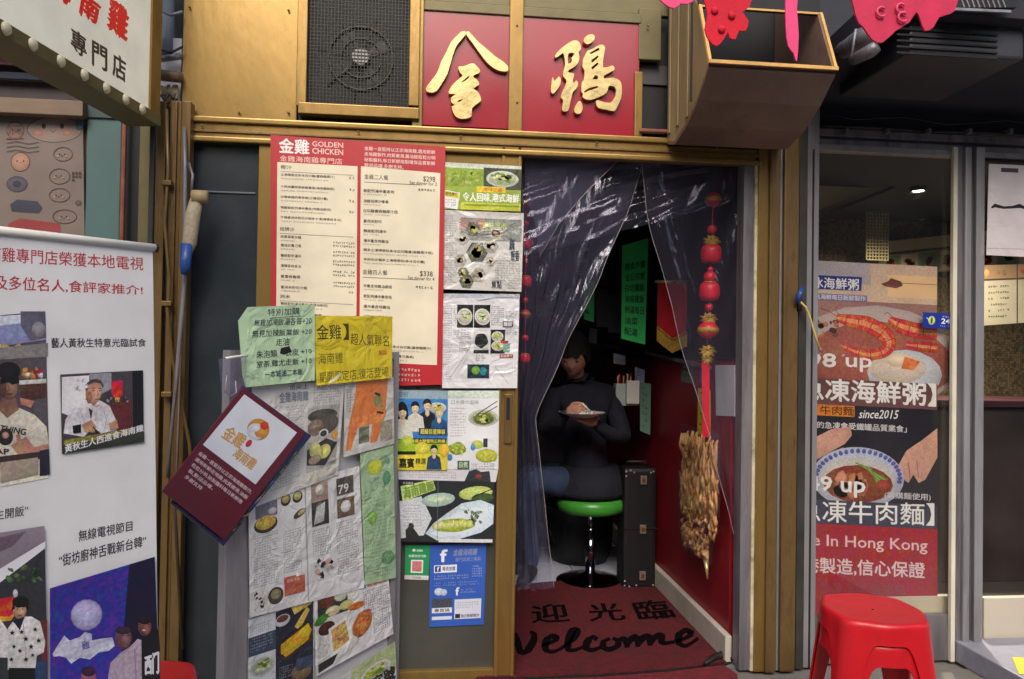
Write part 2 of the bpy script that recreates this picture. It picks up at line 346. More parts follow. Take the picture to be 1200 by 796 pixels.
class Sheet:
    """a thin sheet on a plane with flat print on it; shapes are given in the sheet's own frame (W x H) or, with no frame, as points of the plane"""
    def __init__(s, name, plane, quad, base, label=None, cat=None, W=None, H=None, th=.0012, mat=None, parent=None, group=None, frame=True, step=5e-5):
        s.plane = plane; s.q = quad; s.W = W or 1; s.H = H or 1; s.frame = W is not None
        s.n = 0; s.step = step; s.vary = .2; s.mot = .3 if mat is not PRINTFLAT else .05; s.ispoly = False; s.ink = MB(); s.let = MB(); s.mat = mat or PRINT
        k = [unp(*p, plane) for p in quad]
        b = MB(); b.quad(*k, th=th, n=plane[1]); b.c = [(*lin(base), base[3] if len(base) > 3 else 0)] * len(b.v)
        s.root = b.build(name, s.mat, parent, cols=True)
        if label: tag(s.root, label, cat, group)
    def P(s, x, y):
        if s.frame: x, y = bil(s.q, x / s.W, y / s.H)
        return unp(x, y, s.plane) + s.plane[1] * (s.step * s.n + 1.5e-4)
    def _c(s, c): return (*lin(c), c[3] if len(c) > 3 else (s.mot if max(c) < 232 and s.ispoly else 0))
    def poly(s, pts, c, n=True):
        s.ispoly = True; r = s._poly(pts, c, n); s.ispoly = False; return r
    def _poly(s, pts, c, n=True):
        if n: s.n += 1
        vs = [s.P(*p) for p in pts]; cc = s._c(c)
        if len(pts) <= 4: s.ink.add(vs, [tuple(range(len(pts)))], cc)
        else: s.ink.add(vs, [tuple(x) for x in tessellate_polygon([vs])], cc)
        if s.vary and max(c[:3]) < 232 and max(abs(pts[0][0] - p[0]) + abs(pts[0][1] - p[1]) for p in pts) > 4:
            for i in range(len(vs)):
                f = 1 + random.uniform(-s.vary, s.vary); s.ink.c[-1 - i] = (cc[0] * f, cc[1] * f * random.uniform(.96, 1.04), cc[2] * f, cc[3])
        return s
    def rect(s, x0, y0, x1, y1, c, n=True): return s.poly([(x0, y0), (x1, y0), (x1, y1), (x0, y1)], c, n)
    def ell(s, cx, cy, rx, ry, c, rot=0, k=16, n=True, jit=0):
        s.ispoly = True; r = s._ell(cx, cy, rx, ry, c, rot, k, n, jit); s.ispoly = False; return r
    def _ell(s, cx, cy, rx, ry, c, rot=0, k=16, n=True, jit=0):
        ca, sa = math.cos(rot), math.sin(rot); pts = []
        for i in range(k):
            a = 2 * math.pi * i / k; j = 1 + random.uniform(-jit, jit)
            x = rx * math.cos(a) * j; y = ry * math.sin(a) * j
            pts.append((cx + x * ca - y * sa, cy + x * sa + y * ca))
        if not s.vary or rx < 2: return s.poly(pts, c, n)
        if n: s.n += 1
        cc = s._c(c); m = len(pts); ox_, oy_ = random.uniform(-.25, .1) * rx, random.uniform(-.35, 0) * ry
        vs = [s.P(*p) for p in pts] + [s.P(cx + ox_, cy + oy_)]
        s.ink.add(vs, [(i, (i + 1) % m, m) for i in range(m)], cc); hi = 1 + s.vary * .9
        s.ink.c[-1] = (cc[0] * hi, cc[1] * hi, cc[2] * hi, cc[3])
        for i in range(m):
            f = 1 - s.vary * (.5 + .9 * pts[i][1:][0].__gt__(cy)); s.ink.c[-2 - (m - 1 - i)] = (cc[0] * f, cc[1] * f, cc[2] * f, cc[3])
        return s
    def line(s, pts, wd, c, n=True, taper=False):
        if n: s.n += 1
        L = []; Rr = []; m = len(pts)
        for i, p in enumerate(pts):
            a = pts[max(i - 1, 0)]; b = pts[min(i + 1, m - 1)]
            dx, dy = b[0] - a[0], b[1] - a[1]; l = math.hypot(dx, dy) or 1
            ww = wd[i] if isinstance(wd, list) else wd
            nx, ny = -dy / l * ww / 2, dx / l * ww / 2
            L.append((p[0] + nx, p[1] + ny)); Rr.append((p[0] - nx, p[1] - ny))
        vs = [s.P(*p) for p in L] + [s.P(*p) for p in Rr]
        s.ink.add(vs, [(i, i + 1, m + i + 1, m + i) for i in range(m - 1)], s._c(c)); return s
    def text(s, t, box, c, bold=0.0, shear=0.0, slope=0.0, quad=None, n=True):
        if n: s.n += 1
        emb = bold; vs, fs = glyphs(t, 0, shear)
        if quad is None:
            x0, y0, x1, y1 = box; dd = slope * (x1 - x0); quad = ((x0, y0), (x1, y0 + dd), (x1, y1 + dd), (x0, y1))
        wd = math.hypot(quad[1][0] - quad[0][0], quad[1][1] - quad[0][1]); ht = math.hypot(quad[3][0] - quad[0][0], quad[3][1] - quad[0][1])
        d = emb * ht * 1.1
        for k, (a, b_) in enumerate(((0, 0),) if emb <= 0 else ((0, 0), (d / wd, 0), (d / wd / 2, d / ht), (-d / wd / 2, -d / ht * .4))):
            s.let.add([s.P(*bil(quad, u + a, v + b_)) + s.plane[1] * 8e-6 * k for u, v in vs], fs, s._c(c))
        return s
    def tiny(s, x0, y0, x1, h, c, slope=0.0, fill=.8, gap=1.15, indent=0, n=False):
        """a line of print too small to read: small strokes the size of characters"""
        if n: s.n += 1
        x = x0 + indent
        while x + h * .8 < x1:
            if random.random() < fill:
                yy = y0 + slope * (x - x0); k = random.choice((3, 3, 4))
                for j in range(k):
                    if random.random() < .6:
                        ya = yy + h * (j + .3) / k; a, b_ = sorted((random.uniform(0, .35), random.uniform(.6, .95)))
                        s.rect(x + a * h, ya, x + b_ * h, ya + h * .17, c, n=False)
                    else:
                        xa = x + h * random.uniform(.1, .7); s.rect(xa, yy + h * random.uniform(0, .3), xa + h * .16, yy + h * random.uniform(.7, 1), c, n=False)
            x += h * gap
        return s
    def block(s, x0, y0, x1, y1, h, c=(70, 70, 75), lead=1.6, slope=0.0, fill=.9):
        s.n += 1; y = y0
        while y + h < y1:
            s.tiny(x0, y, x1 - random.choice((0, 0, 0, 0, .25)) * (x1 - x0), h, c, slope, fill); y += h * lead
        return s
    def mess(s, x0, y0, x1, y1, cols_, k=40, r=(.06, .16)):
        """a printed photograph's jumble of shapes"""
        w_, h_ = x1 - x0, y1 - y0
        for i in range(k):
            if i % 8 == 0: s.n += 1
            rr = random.uniform(*r) * min(w_, h_); cx = random.uniform(x0 + rr, x1 - rr); cy = random.uniform(y0 + rr, y1 - rr)
            s.ell(cx, cy, rr, rr * random.uniform(.4, .9), random.choice(cols_), random.uniform(0, 3), 9, n=False, jit=.25)
        return s
    def dish(s, cx, cy, rx, ry, cols_, plate=(228, 226, 220), inner=None, k=26, rot=0):
        s.ell(cx, cy, rx, ry, plate, rot, 24); s.ell(cx, cy, rx * .84, ry * .82, inner or tuple(int(v * .86) for v in plate[:3]), rot, 24)
        ca, sa = math.cos(rot), math.sin(rot)
        for i in range(k):
            if i % 6 == 0: s.n += 1
            a = random.uniform(0, 6.28); q = math.sqrt(random.random()) * .58
            x, y = q * rx * math.cos(a), q * ry * math.sin(a) - ry * .08
            r = rx * random.uniform(.1, .26)
            s.ell(cx + x * ca - y * sa, cy + x * sa + y * ca, r, r * random.uniform(.4, .7), (*random.choice(cols_), .55), random.uniform(-.6, .6), 9, n=False, jit=.2)
        return s
    def done(s):
        if s.ink.v: mk('print', s.ink.v, s.ink.f, s.mat, s.root, cols=s.ink.c)
        if s.let.v: mk('lettering', s.let.v, s.let.f, s.mat, s.root, cols=s.let.c)
        return s.root
YF = 2.95                                  # front plane of the golden shopfront
FP = plY(YF)

# ================================================================== THE SETTING
def struct(name, mb, m, **kw):
    o = mb.build(name, m, **kw); return tag(o, kind='structure')
struct('street', MB().quad((-40, -40, 0), (40, -40, 0), (40, 2.9, 0), (-40, 2.9, 0)).quad((-40, 2.9, 0), (-40, 2.9, 0), (-40, 40, 0), (-40, 40, 0)), CONC)
struct('ground', MB().box(-40, 40, 2.9, 40, -.3, -.012), CONC)
XR = 1.27                                   # right inner wall of the golden shop
XL = -1.0
rm = MB().box(XL, XR + .02, 2.99, 6.0, -.01, .0); fl = struct('floor', rm, GROUT)
tile_me = None
for i in range(6):
    for j in range(8):
        x0 = XR - .005 - .42 * (i + 1); y0 = 3.02 + .37 * j
        if tile_me is None:
            t = MB().box(x0, x0 + .414, y0, y0 + .364, 0, .004, .0015).build('tile', FLOORT, fl); tile_me = t; tx, ty = x0, y0
        else:
            c = tile_me.copy(); col.objects.link(c); c.location = tile_me.location + Vector((x0 - tx, y0 - ty, random.uniform(-.0006, .0006)))
struct('ceiling', MB().box(XL, XR + .3, 2.99, 6.0, 2.42, 2.5), CEIL)
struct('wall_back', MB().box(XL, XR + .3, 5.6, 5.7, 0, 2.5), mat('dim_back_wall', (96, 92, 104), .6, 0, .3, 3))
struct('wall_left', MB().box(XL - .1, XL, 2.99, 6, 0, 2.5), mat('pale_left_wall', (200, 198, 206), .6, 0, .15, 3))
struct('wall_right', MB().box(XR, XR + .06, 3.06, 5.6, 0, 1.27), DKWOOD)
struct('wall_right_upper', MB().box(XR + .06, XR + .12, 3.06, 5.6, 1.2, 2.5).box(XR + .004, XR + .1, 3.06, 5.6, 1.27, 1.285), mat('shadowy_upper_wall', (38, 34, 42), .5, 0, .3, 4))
struct('skirting_board', MB().box(XR - .03, XR - .001, 3.02, 5.5, .0, .115, .006), SKIRT)
# building mass over and behind the shopfront, and the block across the lane
b = thing('shop_building', (0, 3.5, 0), 'dark slate wall of the building rising above both shopfronts', 'building')
MB().box(-6, 1.58, 3.12, 6.2, 2.52, 6.0).build('wall', DARKWALL, b)
MB().box(1.58, 6, 3.14, 6.6, 2.32, 6.0).build('wall', DARKWALL, b)
MB().box(1.40, 1.58, 3.0, 6.2, 0, 2.52).build('wall', DARKWALL, b)
MB().box(-6, -1.35, 3.9, 6.2, 0, 2.52).build('wall', DARKWALL, b)
MB().box(1.58, 6, 6.3, 6.6, 0, 2.33).build('wall', DARKWALL, b)
ob = thing('opposite_building', (0, -7, 0), 'dull concrete block across the lane behind the viewer', 'building')
MB().box(-25, 25, -8, -7, 0, 6.2).build('wall', mat('opposite_wall', (120, 112, 104), .8, 0, .2, .6, .1), ob)
for i in range(10):
    MB().box(-20 + 4 * i, -18 + 4 * i, -7.0, -6.96, .6, 2.4).build('window', DKGLASS, ob)

# ================================================================== GOLDEN SHOPFRONT
sf = thing('golden_shopfront', (0, YF, 0), 'golden aluminium shopfront with an open doorway hung with clear plastic', 'shopfront')
def strip(name, px0, px1, pt, pb, m, y=YF, dep=.05, parent=None, bev=.003, foot=None, top=None):
    """an upright profile standing on the shopfront line"""
    pm = (pt + pb) / 2
    x0, x1 = unp(px0, pm, plY(y)).x, unp(px1, pm, plY(y)).x
    z1 = top if top is not None else unp((px0 + px1) / 2, pt, plY(y)).z
    z0 = foot if foot is not None else unp((px0 + px1) / 2, pb, plY(y)).z
    return MB().box(x0, x1, y, y + dep, z0, z1, bev).build(name, m, parent if parent is not None else sf)
def rail(name, px0, px1, pt, pb, m, y=YF, dep=.05, parent=None, bev=.003):
    """a level profile; pt and pb are read at the middle of its length"""
    pm = (px0 + px1) / 2
    x0, x1 = unp(px0, (pt + pb) / 2, plY(y)).x, unp(px1, (pt + pb) / 2, plY(y)).x
    return MB().box(x0, x1, y, y + dep, unp(pm, pb, plY(y)).z, unp(pm, pt, plY(y)).z, bev).build(name, m, parent if parent is not None else sf)
# left pilaster of ribbed bronze
for a, b_, d, m in ((176, 187, 0, BRONZE), (187, 192, .03, MATEDGE), (192, 200, .004, BRONZE), (200, 205, .018, BRONZE), (205, 216, 0, BRONZE)):
    strip('pilaster_rib', a, b_, 118, 800, m, y=YF - .06 + d, foot=0)
# fascia
rail('fascia_panel', 214, 349, -20, 141, GOLD, y=YF + .01, dep=.02)
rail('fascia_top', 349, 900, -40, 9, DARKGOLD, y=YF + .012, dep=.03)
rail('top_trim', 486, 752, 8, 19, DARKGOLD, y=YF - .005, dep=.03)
rail('beam', 214, 893, 153, 178, GOLDV, y=YF - .012, dep=.06)
rail('beam_ridge', 214, 893, 150.5, 157, GOLD, y=YF - .026, dep=.02, bev=.005)
rail('beam_ridge', 214, 893, 166, 168.5, BRONZE, y=YF - .019, dep=.01, bev=.001)
rail('beam_ridge', 214, 893, 173, 179, GOLD, y=YF - .022, dep=.02, bev=.005)
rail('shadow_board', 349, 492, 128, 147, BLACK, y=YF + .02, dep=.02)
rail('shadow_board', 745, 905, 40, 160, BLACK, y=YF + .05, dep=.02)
rail('conduit', 750, 872, 153, 157, RUST, y=YF - .03, dep=.012, bev=.004)
# dark slate side light
strip('side_light', 214, 300, 153, 800, DKGLASS, y=YF + .03, dep=.012, foot=0)
strip('side_light_bar', 216, 299, 224, 226, mat('slate_line', (96, 102, 108), .4), y=YF + .024, dep=.006, bev=.001)
# leaf frame
strip('window_stile', 297, 321, 158, 800, GOLD, y=YF - .004, dep=.05, foot=.06)
rail('window_head', 321, 612, 172, 192, GOLD, y=YF - .002, dep=.04)
strip('window_stile', 583, 607, 172, 800, GOLDV, y=YF - .006, dep=.05, foot=.0)
strip('stile_ridge', 584, 587, 172, 800, GOLD, y=YF - .012, dep=.01, foot=.0, bev=.001)
strip('stile_ridge', 603, 606, 172, 800, GOLD, y=YF - .012, dep=.01, foot=.0, bev=.001)
lk = strip('lock_plate', 591, 600, 462, 520, BRONZE, y=YF - .014, dep=.01)
strip('keyhole', 593.5, 597.5, 466, 492, BLACK, y=YF - .0165, dep=.004, parent=sf, bev=.001)
rail('window_rail', 462, 583, 452, 459, ALUD, y=YF - .004, dep=.03)
rail('window_sill', 462, 583, 786, 800, GOLD, y=YF - .004, dep=.04)
strip('window_stile', 461, 470, 455, 800, ALU, y=YF - .008, dep=.04, foot=.0)
strip('lower_panel', 320, 583, 190, 790, GREYLEAF, y=YF + .02, dep=.01, foot=.02)
# right door jamb: worn grey, pale strip, gold profiles
strip('door_jamb', 869, 882, 184, 800, ALUD, y=YF - .002, dep=.07, foot=0)
strip('jamb_strip', 882, 886.5, 184, 800, mat('peeling_cream_strip', (200, 190, 160), .6, 0, .15, 8, .2, dirt=.9, dirtcol=(90, 76, 50), dscale=14), y=YF - .012, dep=.03, foot=0)
strip('jamb_profile', 886.5, 900, 150, 800, GOLDV, y=YF - .02, dep=.06, foot=0)
strip('jamb_profile', 900, 912, 150, 800, BRONZE, y=YF - .034, dep=.06, foot=0, bev=.006)
strip('jamb_gap', 912, 917, 140, 800, ALU, y=YF - .012, dep=.03, foot=0)
strip('jamb_profile', 917, 935, 120, 800, BRONZE, y=YF - .03, dep=.06, foot=0, bev=.008)
strip('jamb_gap', 935, 944.5, 120, 800, mat('grimy_dark_profile', (58, 56, 52), .5, .2, .4, 7, .1), y=YF - .006, dep=.04, foot=0)
rail('door_sill', 600, 868, 796, 806, ALUD, y=YF - .002, dep=.06)

# clutter of pipes over the pilaster
pc = thing('pipe_cluster', (-1.0, YF, 2.2), 'grey pipes and grimy fittings squeezed above the bronze pilaster', 'pipes')
pp = lambda px, py, y: unp(px, py, plY(y))
MB().box(X(180, YF + .12, 60), X(214, YF + .12, 60), YF + .12, YF + .14, Z(200, 125, YF), 2.9).build('backing', BLACK, pc)
MB().tube([pp(196, -20, 3.0), pp(197, 40, 3.0), pp(194, 66, 2.98)], .024).build('pipe', mat('blue_grey_pipe', (122, 132, 140), .5, 0, .2, 8, .1), pc, smooth=True)
MB().tube([pp(184, 70, 2.95), pp(212, 66, 2.95)], .012).build('pipe', ALUD, pc, smooth=True)
MB().tube([pp(186, 88, 2.93), pp(213, 91, 2.93)], .021).build('pipe', mat('rusty_pipe', (112, 88, 62), .6, .2, .4, 14, .2), pc, smooth=True)
MB().tube([pp(188, 12, 2.93), pp(200, 18, 2.92), pp(214, 14, 2.93)], .006, 8).build('cable', ALU, pc, smooth=True)
MB().tube([pp(186, 58, 2.93), pp(200, 62, 2.92), pp(214, 55, 2.93)], .005, 8).build('cable', BLACK, pc, smooth=True)
g = MB()
for i in range(16): g.tube([pp(186 + random.random() * 24, 100 + random.random() * 8, 2.95), pp(186 + random.random() * 24, 112 + random.random() * 16, 2.92)], .006, 6)
tag(g.build('rubble', mat('grimy_fittings', (132, 116, 88), .8, 0, .4, 20, .3), pc, smooth=True), kind='stuff')

# thin leaning poles in front of the pilaster, taped shutter hook
p = thing('shutter_pole', tuple(pp(222, 300, 2.86)), 'long pole with a taped pale grip and a blue band leaning by the pilaster', 'pole')
MB().tube([pp(216, 150, 2.88), pp(217, 200, 2.86), pp(216, 330, 2.86), pp(207, 440, 2.84), pp(196, 560, 2.82)], [.006, .009, .009, .007, .006]).build('rod', ALUD, p, smooth=True)
MB().tube([pp(231, 232, 2.84), pp(226, 252, 2.83), pp(222, 285, 2.83), pp(219, 296, 2.83)], [.022, .027, .025, .019], 12).build('grip', mat('masking_tape_grip', (168, 154, 132), .7, 0, .12, 30, .3, 90), p, smooth=True)
MB().tube([pp(226, 231, 2.83), pp(243, 231, 2.83)], [.026, .024], 12).build('collar', mat('worn_putty_plastic', (158, 140, 104), .6, 0, .2, 12, .1), p, smooth=True)
MB().tube([pp(219, 286, 2.82), pp(217, 312, 2.82), pp(216, 322, 2.82)], [.0215, .019, .012], 12).build('blue_band', BLUETAPE, p, smooth=True)
MB().tube([pp(224, 226, 2.84), pp(226, 205, 2.84), pp(221, 190, 2.86), pp(226, 224, 2.86)], .005, 8).build('hook', ALUD, p, smooth=True)
p = thing('thin_rod', tuple(pp(214, 600, 2.84)), 'thin dark rod slanting across the bronze pilaster foot', 'rod')
MB().tube([pp(213, 380, 2.86), pp(205, 600, 2.8), pp(214, 760, 2.75)], .006, 8).build('rod', mat('dark_rod', (74, 58, 40), .5, .3, .2, 9), p, smooth=True)
p = thing('crooked_cable', tuple(pp(200, 480, 2.86)), 'kinked brown cable with clips running down the bronze pilaster', 'cable')
MB().tube([pp(x, y, 2.868) for x, y in ((195, 128), (197, 200), (193, 262), (199, 330), (196, 362), (202, 420), (212, 470), (222, 520), (226, 600))], .0065, 8).build('cable', BRONZE, p, smooth=True)
for y in (215, 356, 462): MB().box(X(190, 2.87, y), X(202, 2.87, y), 2.855, 2.885, Z(196, y + 3, 2.87), Z(196, y - 3, 2.87), .003).build('clip', BRONZE, p)

# ------------------------------------------------------------------ extractor fan
fn = thing('extractor_fan', tuple(pp(420, 140, YF - .02)), 'square extractor fan behind wire mesh in a wooden gold frame above the menu', 'fan')
y = YF - .035
rail('frame', 349, 491, 123, 136, GOLDV, y=y, dep=.05, parent=fn)
strip('frame', 348, 360, -30, 124, GOLDV, y=y + .001, dep=.05, parent=fn)
strip('frame', 480, 492, -30, 124, GOLDV, y=y + .001, dep=.05, parent=fn)
rail('frame', 349, 491, -34, -22, GOLDV, y=y, dep=.05, parent=fn)
rail('housing', 352, 488, -30, 130, BLACK, y=YF + .022 - .012, dep=.012, parent=fn, bev=0)
g = MB(); x0, x1 = X(361, y, 60), X(480, y, 60); z0, z1 = Z(420, 123, y), Z(420, -26, y)
nv, nh = 30, 36
for i in range(nv): xx = x0 + (x1 - x0) * (i + .5) / nv; g.box(xx - .0011, xx + .0011, y + .012, y + .014, z0, z1)
for i in range(nh): zz = z0 + (z1 - z0) * (i + .5) / nh; g.box(x0, x1, y + .0142, y + .016, zz - .0011, zz + .0011)
g.build('wire_mesh', mat('greasy_wire', (52, 50, 46), .5, .4, .3, 20), fn)
c = pp(423, 68, YF)
MB().lathe(c + Vector((0, -.005, 0)), [(.002, -.012), (.033, -.012), (.036, -.004), (.034, .004)], 24, 'Y').build('hub', mat('grey_fan_hub', (150, 150, 142), .5, .2, .1, 12), fn, smooth=False)
def ring(c, r, t, y0, n=48):
    return MB().tube([c + Vector((r * math.cos(2 * math.pi * k / n), y0, r * math.sin(2 * math.pi * k / n))) for k in range(n + 1)], t, 8, False)
WIRE = mat('fan_guard_wire', (92, 88, 80), .4, .5, .2, 12)
ring(c, .125, .004, .003).build('guard_ring', WIRE, fn, smooth=True)
ring(c, .078, .003, .003).build('guard_ring', WIRE, fn, smooth=True)
for a in (222, 262, 300, 20, 70, 120, 170):
    MB().tube([c + Vector((math.cos(R(a)) * .03, 0, math.sin(R(a)) * .03)), c + Vector((math.cos(R(a)) * .17, .003, math.sin(R(a)) * .17))], .0035 if a == 222 else .0016, 6).build('guard_arm', WIRE, fn, smooth=True)
for k in range(4):
    a = R(30 + 90 * k); pts = [c + Vector((math.cos(a + da) * r_, .0085 + dd, math.sin(a + da) * r_)) for r_, da, dd in ((.03, -.3, 0), (.115, -.25, 0), (.12, .35, .002), (.03, .5, .002))]
    MB().quad(*pts, th=.001).build('blade', mat('fan_blade_dark', (46, 46, 50), .4, .4, .2, 9), fn)

# ------------------------------------------------------------------ sign panels with gold characters
def panel(px0, px1, pt, pb, label):
    r = thing('sign_panel', tuple(pp((px0 + px1) / 2, pb, YF)), label, 'sign')
    rail('backing', px0, px1, pt, pb, REDPANEL, y=YF + .004, dep=.008, parent=r, bev=.001); return r
s1 = panel(494, 599, 8, 149, 'square crimson sign panel bearing one gold roof-topped character')
s2 = panel(611, 749, 18, 157, 'square crimson sign panel bearing one gold many-stroked character')
strip('mullion', 484, 496, -20, 152, GOLDV, y=YF - .016, dep=.03)
strip('mullion', 597, 613, -20, 156, GOLDV, y=YF - .016, dep=.03)
strip('mullion', 744, 753, 84, 160, GOLDV, y=YF - .012, dep=.03)
strip('mullion', 749, 775, 10, 70, DARKGOLD, y=YF - .002, dep=.03)
def raised(parent, org, sc_, loops, name='stroke', k=3, d=.018):
    pl = plY(YF - d); Ls = []
    for i, L in enumerate(loops):
        pts = [(org[0] + x * sc_, org[1] + y * sc_) for x, y in L]
        if len(L) > 4 or i == 0: pts = smooth_loop(pts, k)
        Ls.append([unp(*q, pl) for q in pts])
    return MB().prism(Ls, Vector((0, -1, 0)), .018).build(name, GOLDLET, parent)
O1, S1 = (490, 30), 120 / 796
raised(s1, O1, S1, [[(365, 45), (335, 50), (290, 90), (250, 140), (215, 215), (180, 280), (155, 350), (125, 400), (70, 470), (60, 500), (80, 518), (115, 520), (150, 500), (190, 440), (225, 380), (250, 300), (275, 215), (300, 155), (340, 105), (370, 65)]])
raised(s1, O1, S1, [[(375, 55), (390, 45), (425, 80), (470, 130), (530, 180), (600, 240), (660, 280), (695, 315), (700, 345), (680, 358), (630, 350), (580, 325), (530, 280), (480, 215), (430, 145), (385, 85)]])
raised(s1, O1, S1, [[(312, 322), (345, 318), (385, 306), (425, 292), (450, 310), (480, 345), (470, 370), (432, 385), (430, 400), (465, 430), (472, 460), (430, 490), (465, 515), (490, 575), (470, 600), (420, 640), (418, 695), (395, 718), (340, 724), (300, 712), (275, 680), (262, 630), (288, 620), (262, 600), (255, 560), (292, 535), (245, 530), (238, 515), (260, 470), (300, 430), (345, 390), (325, 365)],
    [(330, 444), (362, 418), (402, 386), (388, 414), (355, 436)], [(305, 592), (322, 578), (352, 570), (340, 582), (322, 594)]], k=2)
O2 = (630, 30)
for L in ([[(360, 110), (375, 85), (410, 68), (440, 75), (440, 110), (415, 135), (385, 145), (362, 130)]],
          [[(135, 235), (170, 190), (220, 150), (270, 120), (310, 118), (335, 150), (335, 185), (318, 208), (325, 240), (315, 290), (280, 325), (244, 345), (240, 365), (285, 375), (272, 425), (282, 446), (300, 425), (315, 450), (300, 490), (275, 515), (260, 570), (245, 640), (230, 665), (200, 665), (190, 640), (200, 580), (182, 560), (190, 520), (215, 470), (225, 425), (200, 395), (200, 360), (215, 300), (205, 230), (192, 216), (150, 248)], [(240, 216), (288, 218), (264, 250), (268, 278), (236, 298)]],
          [[(118, 400), (132, 432), (165, 395), (180, 420), (175, 460), (150, 500), (120, 530), (103, 505), (108, 450)]],
          [[(325, 585), (345, 610), (350, 650), (330, 685), (295, 680), (285, 655), (300, 615)]],
          [[(390, 195), (430, 180), (480, 150), (510, 150), (525, 175), (515, 230), (510, 328), (580, 310), (597, 330), (590, 350), (522, 385), (518, 412), (590, 405), (640, 430), (655, 480), (650, 560), (620, 630), (595, 665), (540, 655), (475, 640), (455, 610), (460, 580), (500, 590), (565, 600), (600, 560), (610, 500), (590, 472), (552, 472), (545, 505), (520, 535), (440, 570), (390, 578), (350, 555), (355, 530), (340, 510), (345, 440), (360, 420), (365, 350), (350, 320), (355, 260), (380, 210)],
           [(402, 214), (475, 172), (482, 190), (412, 224)], [(417, 268), (470, 232), (474, 246), (422, 292)], [(417, 324), (468, 286), (474, 300), (426, 344)], [(427, 418), (446, 384), (470, 392), (468, 418)], [(362, 514), (400, 486), (468, 470), (464, 486), (400, 506), (366, 522)]]):
    raised(s2, O2, S1, L, k=2)

# ------------------------------------------------------------------ open timber hood over the door
hd = thing('timber_hood', (1.16, 2.7, 2.2), 'open-fronted brown timber box hung over the right end of the golden beam', 'box')
xl, xr = .935, 1.40
prof = [(2.93, 2.155), (2.84, 2.13), (2.70, 2.16), (2.58, 2.22), (2.475, 2.30)]     # underside, wall to lip
up = (2.585, 2.565)
v = []
for (yy, zz) in prof: v += [(xl, yy, zz), (xr, yy, zz), (xl, yy, zz + .012), (xr, yy, zz + .012)]
f = []
for i in range(len(prof) - 1):
    a = i * 4; f += [(a, a + 1, a + 5, a + 4), (a + 2, a + 6, a + 7, a + 3), (a, a + 4, a + 6, a + 2), (a + 1, a + 3, a + 7, a + 5)]
f += [(0, 2, 3, 1)]; mk('bottom_board', v, f, PLY, hd)
def side(x0, x1, m):
    L = [Vector((x0, yy, zz + .013)) for yy, zz in prof] + [Vector((x0, up[0], up[1])), Vector((x0, 2.93, 2.9))]
    return MB().prism([L], Vector((-1, 0, 0)), x1 - x0).build('side_board', m, hd)
side(xl - .001, xl + .012, PLYS); side(xr - .012, xr + .001, PLY)
MB().tube([(xl - .005, 2.472, 2.318), (xr + .005, 2.472, 2.318)], .0085, 4).build('lip', PLYE, hd)
for x in (xl + .002, xr - .002):
    MB().tube([(x, 2.474, 2.32), (x, up[0] - .004, up[1])], .0075, 4).build('lip_side', PLYE, hd)
MB().tube([(xl, up[0], up[1]), (xr, up[0], up[1])], .005, 4).build('top_batten', PLYE, hd)
MB().box(xl, xr, up[0] + .002, up[0] + .012, up[1] - .004, up[1] + .3).build('front_board', BLACK, hd)
MB().box(xl, xr, 2.935, 2.945, 2.15, 2.9).build('back_board', BLACK, hd)
for i, yy in enumerate((2.90, 2.80, 2.69)):
    MB().box(xl - .008, xl - .002, yy - .012, yy + .012, 2.19, 2.85, .002).build('batten', PLYS, hd)
MB().tube([(xl - .02, 2.60, 2.22), (xl - .02, 2.60, 2.95)], .004, 6).build('hanger_wire', MATEDGE, hd)

# ------------------------------------------------------------------ red paper cut-outs hanging in front
def cutout(pts, yy, m, label, th=.006, strings=()):
    t = thing('paper_cutout', tuple(pp(pts[0][0], pts[0][1], yy)), label, 'paper decoration', 'hanging paper cut-outs')
    MB().prism([[pp(*q, yy) for q in smooth_loop(pts, 2)]], Vector((0, -1, 0)), th).build('cut_paper', m, t); return t
t = cutout([(822, -22), (880, -20), (878, 8), (870, 14), (877, 24), (874, 36), (866, 36), (862, 46), (855, 44), (853, 38), (848, 46), (840, 54), (831, 47), (826, 34), (829, 20), (827, 6)], 2.2, REDCLOTH, 'felted red paper cut-out hanging before the timber hood opening')
for q in ((838, 12), (858, 18), (846, 34)): MB().lathe(pp(q[0], q[1], 2.194), [(.0005, -.004), (.008, -.002), (.012, .002)], 10, 'Y').build('petal', REDCLOTH, t, smooth=True)
cutout([(760, -30), (816, -30), (812, 2), (798, 4), (790, 10), (778, 4), (770, -6)], 2.2, PINK, 'pink-red paper cut-out just showing over the hood left corner')
cutout([(922, -25), (936, -25), (934, 10), (936, 40), (934, 72), (930, 62), (924, 54), (921, 30)], 2.2, PINK, 'slim pink paper streamer dangling inside the hood opening')
t = cutout([(1006, -30), (1118, -32), (1121, 6), (1114, 16), (1101, 20), (1094, 32), (1084, 36), (1079, 24), (1074, 14), (1066, 26), (1050, 36), (1034, 50), (1022, 46), (1012, 32), (1003, 18)], 2.05, CRIMSON, 'broad crimson paper cut-out hanging from the dark soffit')
for q in ((1033, 14), (1056, 10), (1058, 20)):
    c = pp(q[0], q[1], 2.043)
    MB().tube([c + Vector((.014 * math.cos(a), 0, .014 * math.sin(a))) for a in [R(40 + 28 * k) for k in range(11)]], .0035, 6).build('curl', mat('pale_crimson_paper', (224, 76, 116), .6), t, smooth=True)

# ================================================================== PAPERS ON THE SHOPFRONT LEAF
INK = (60, 56, 54)
def sq(x0, y0, x1, y1, s): return ((x0, y0), (x1, y0 + s * (x1 - x0)), (x1, y1 + s * (x1 - x0)), (x0, y1))
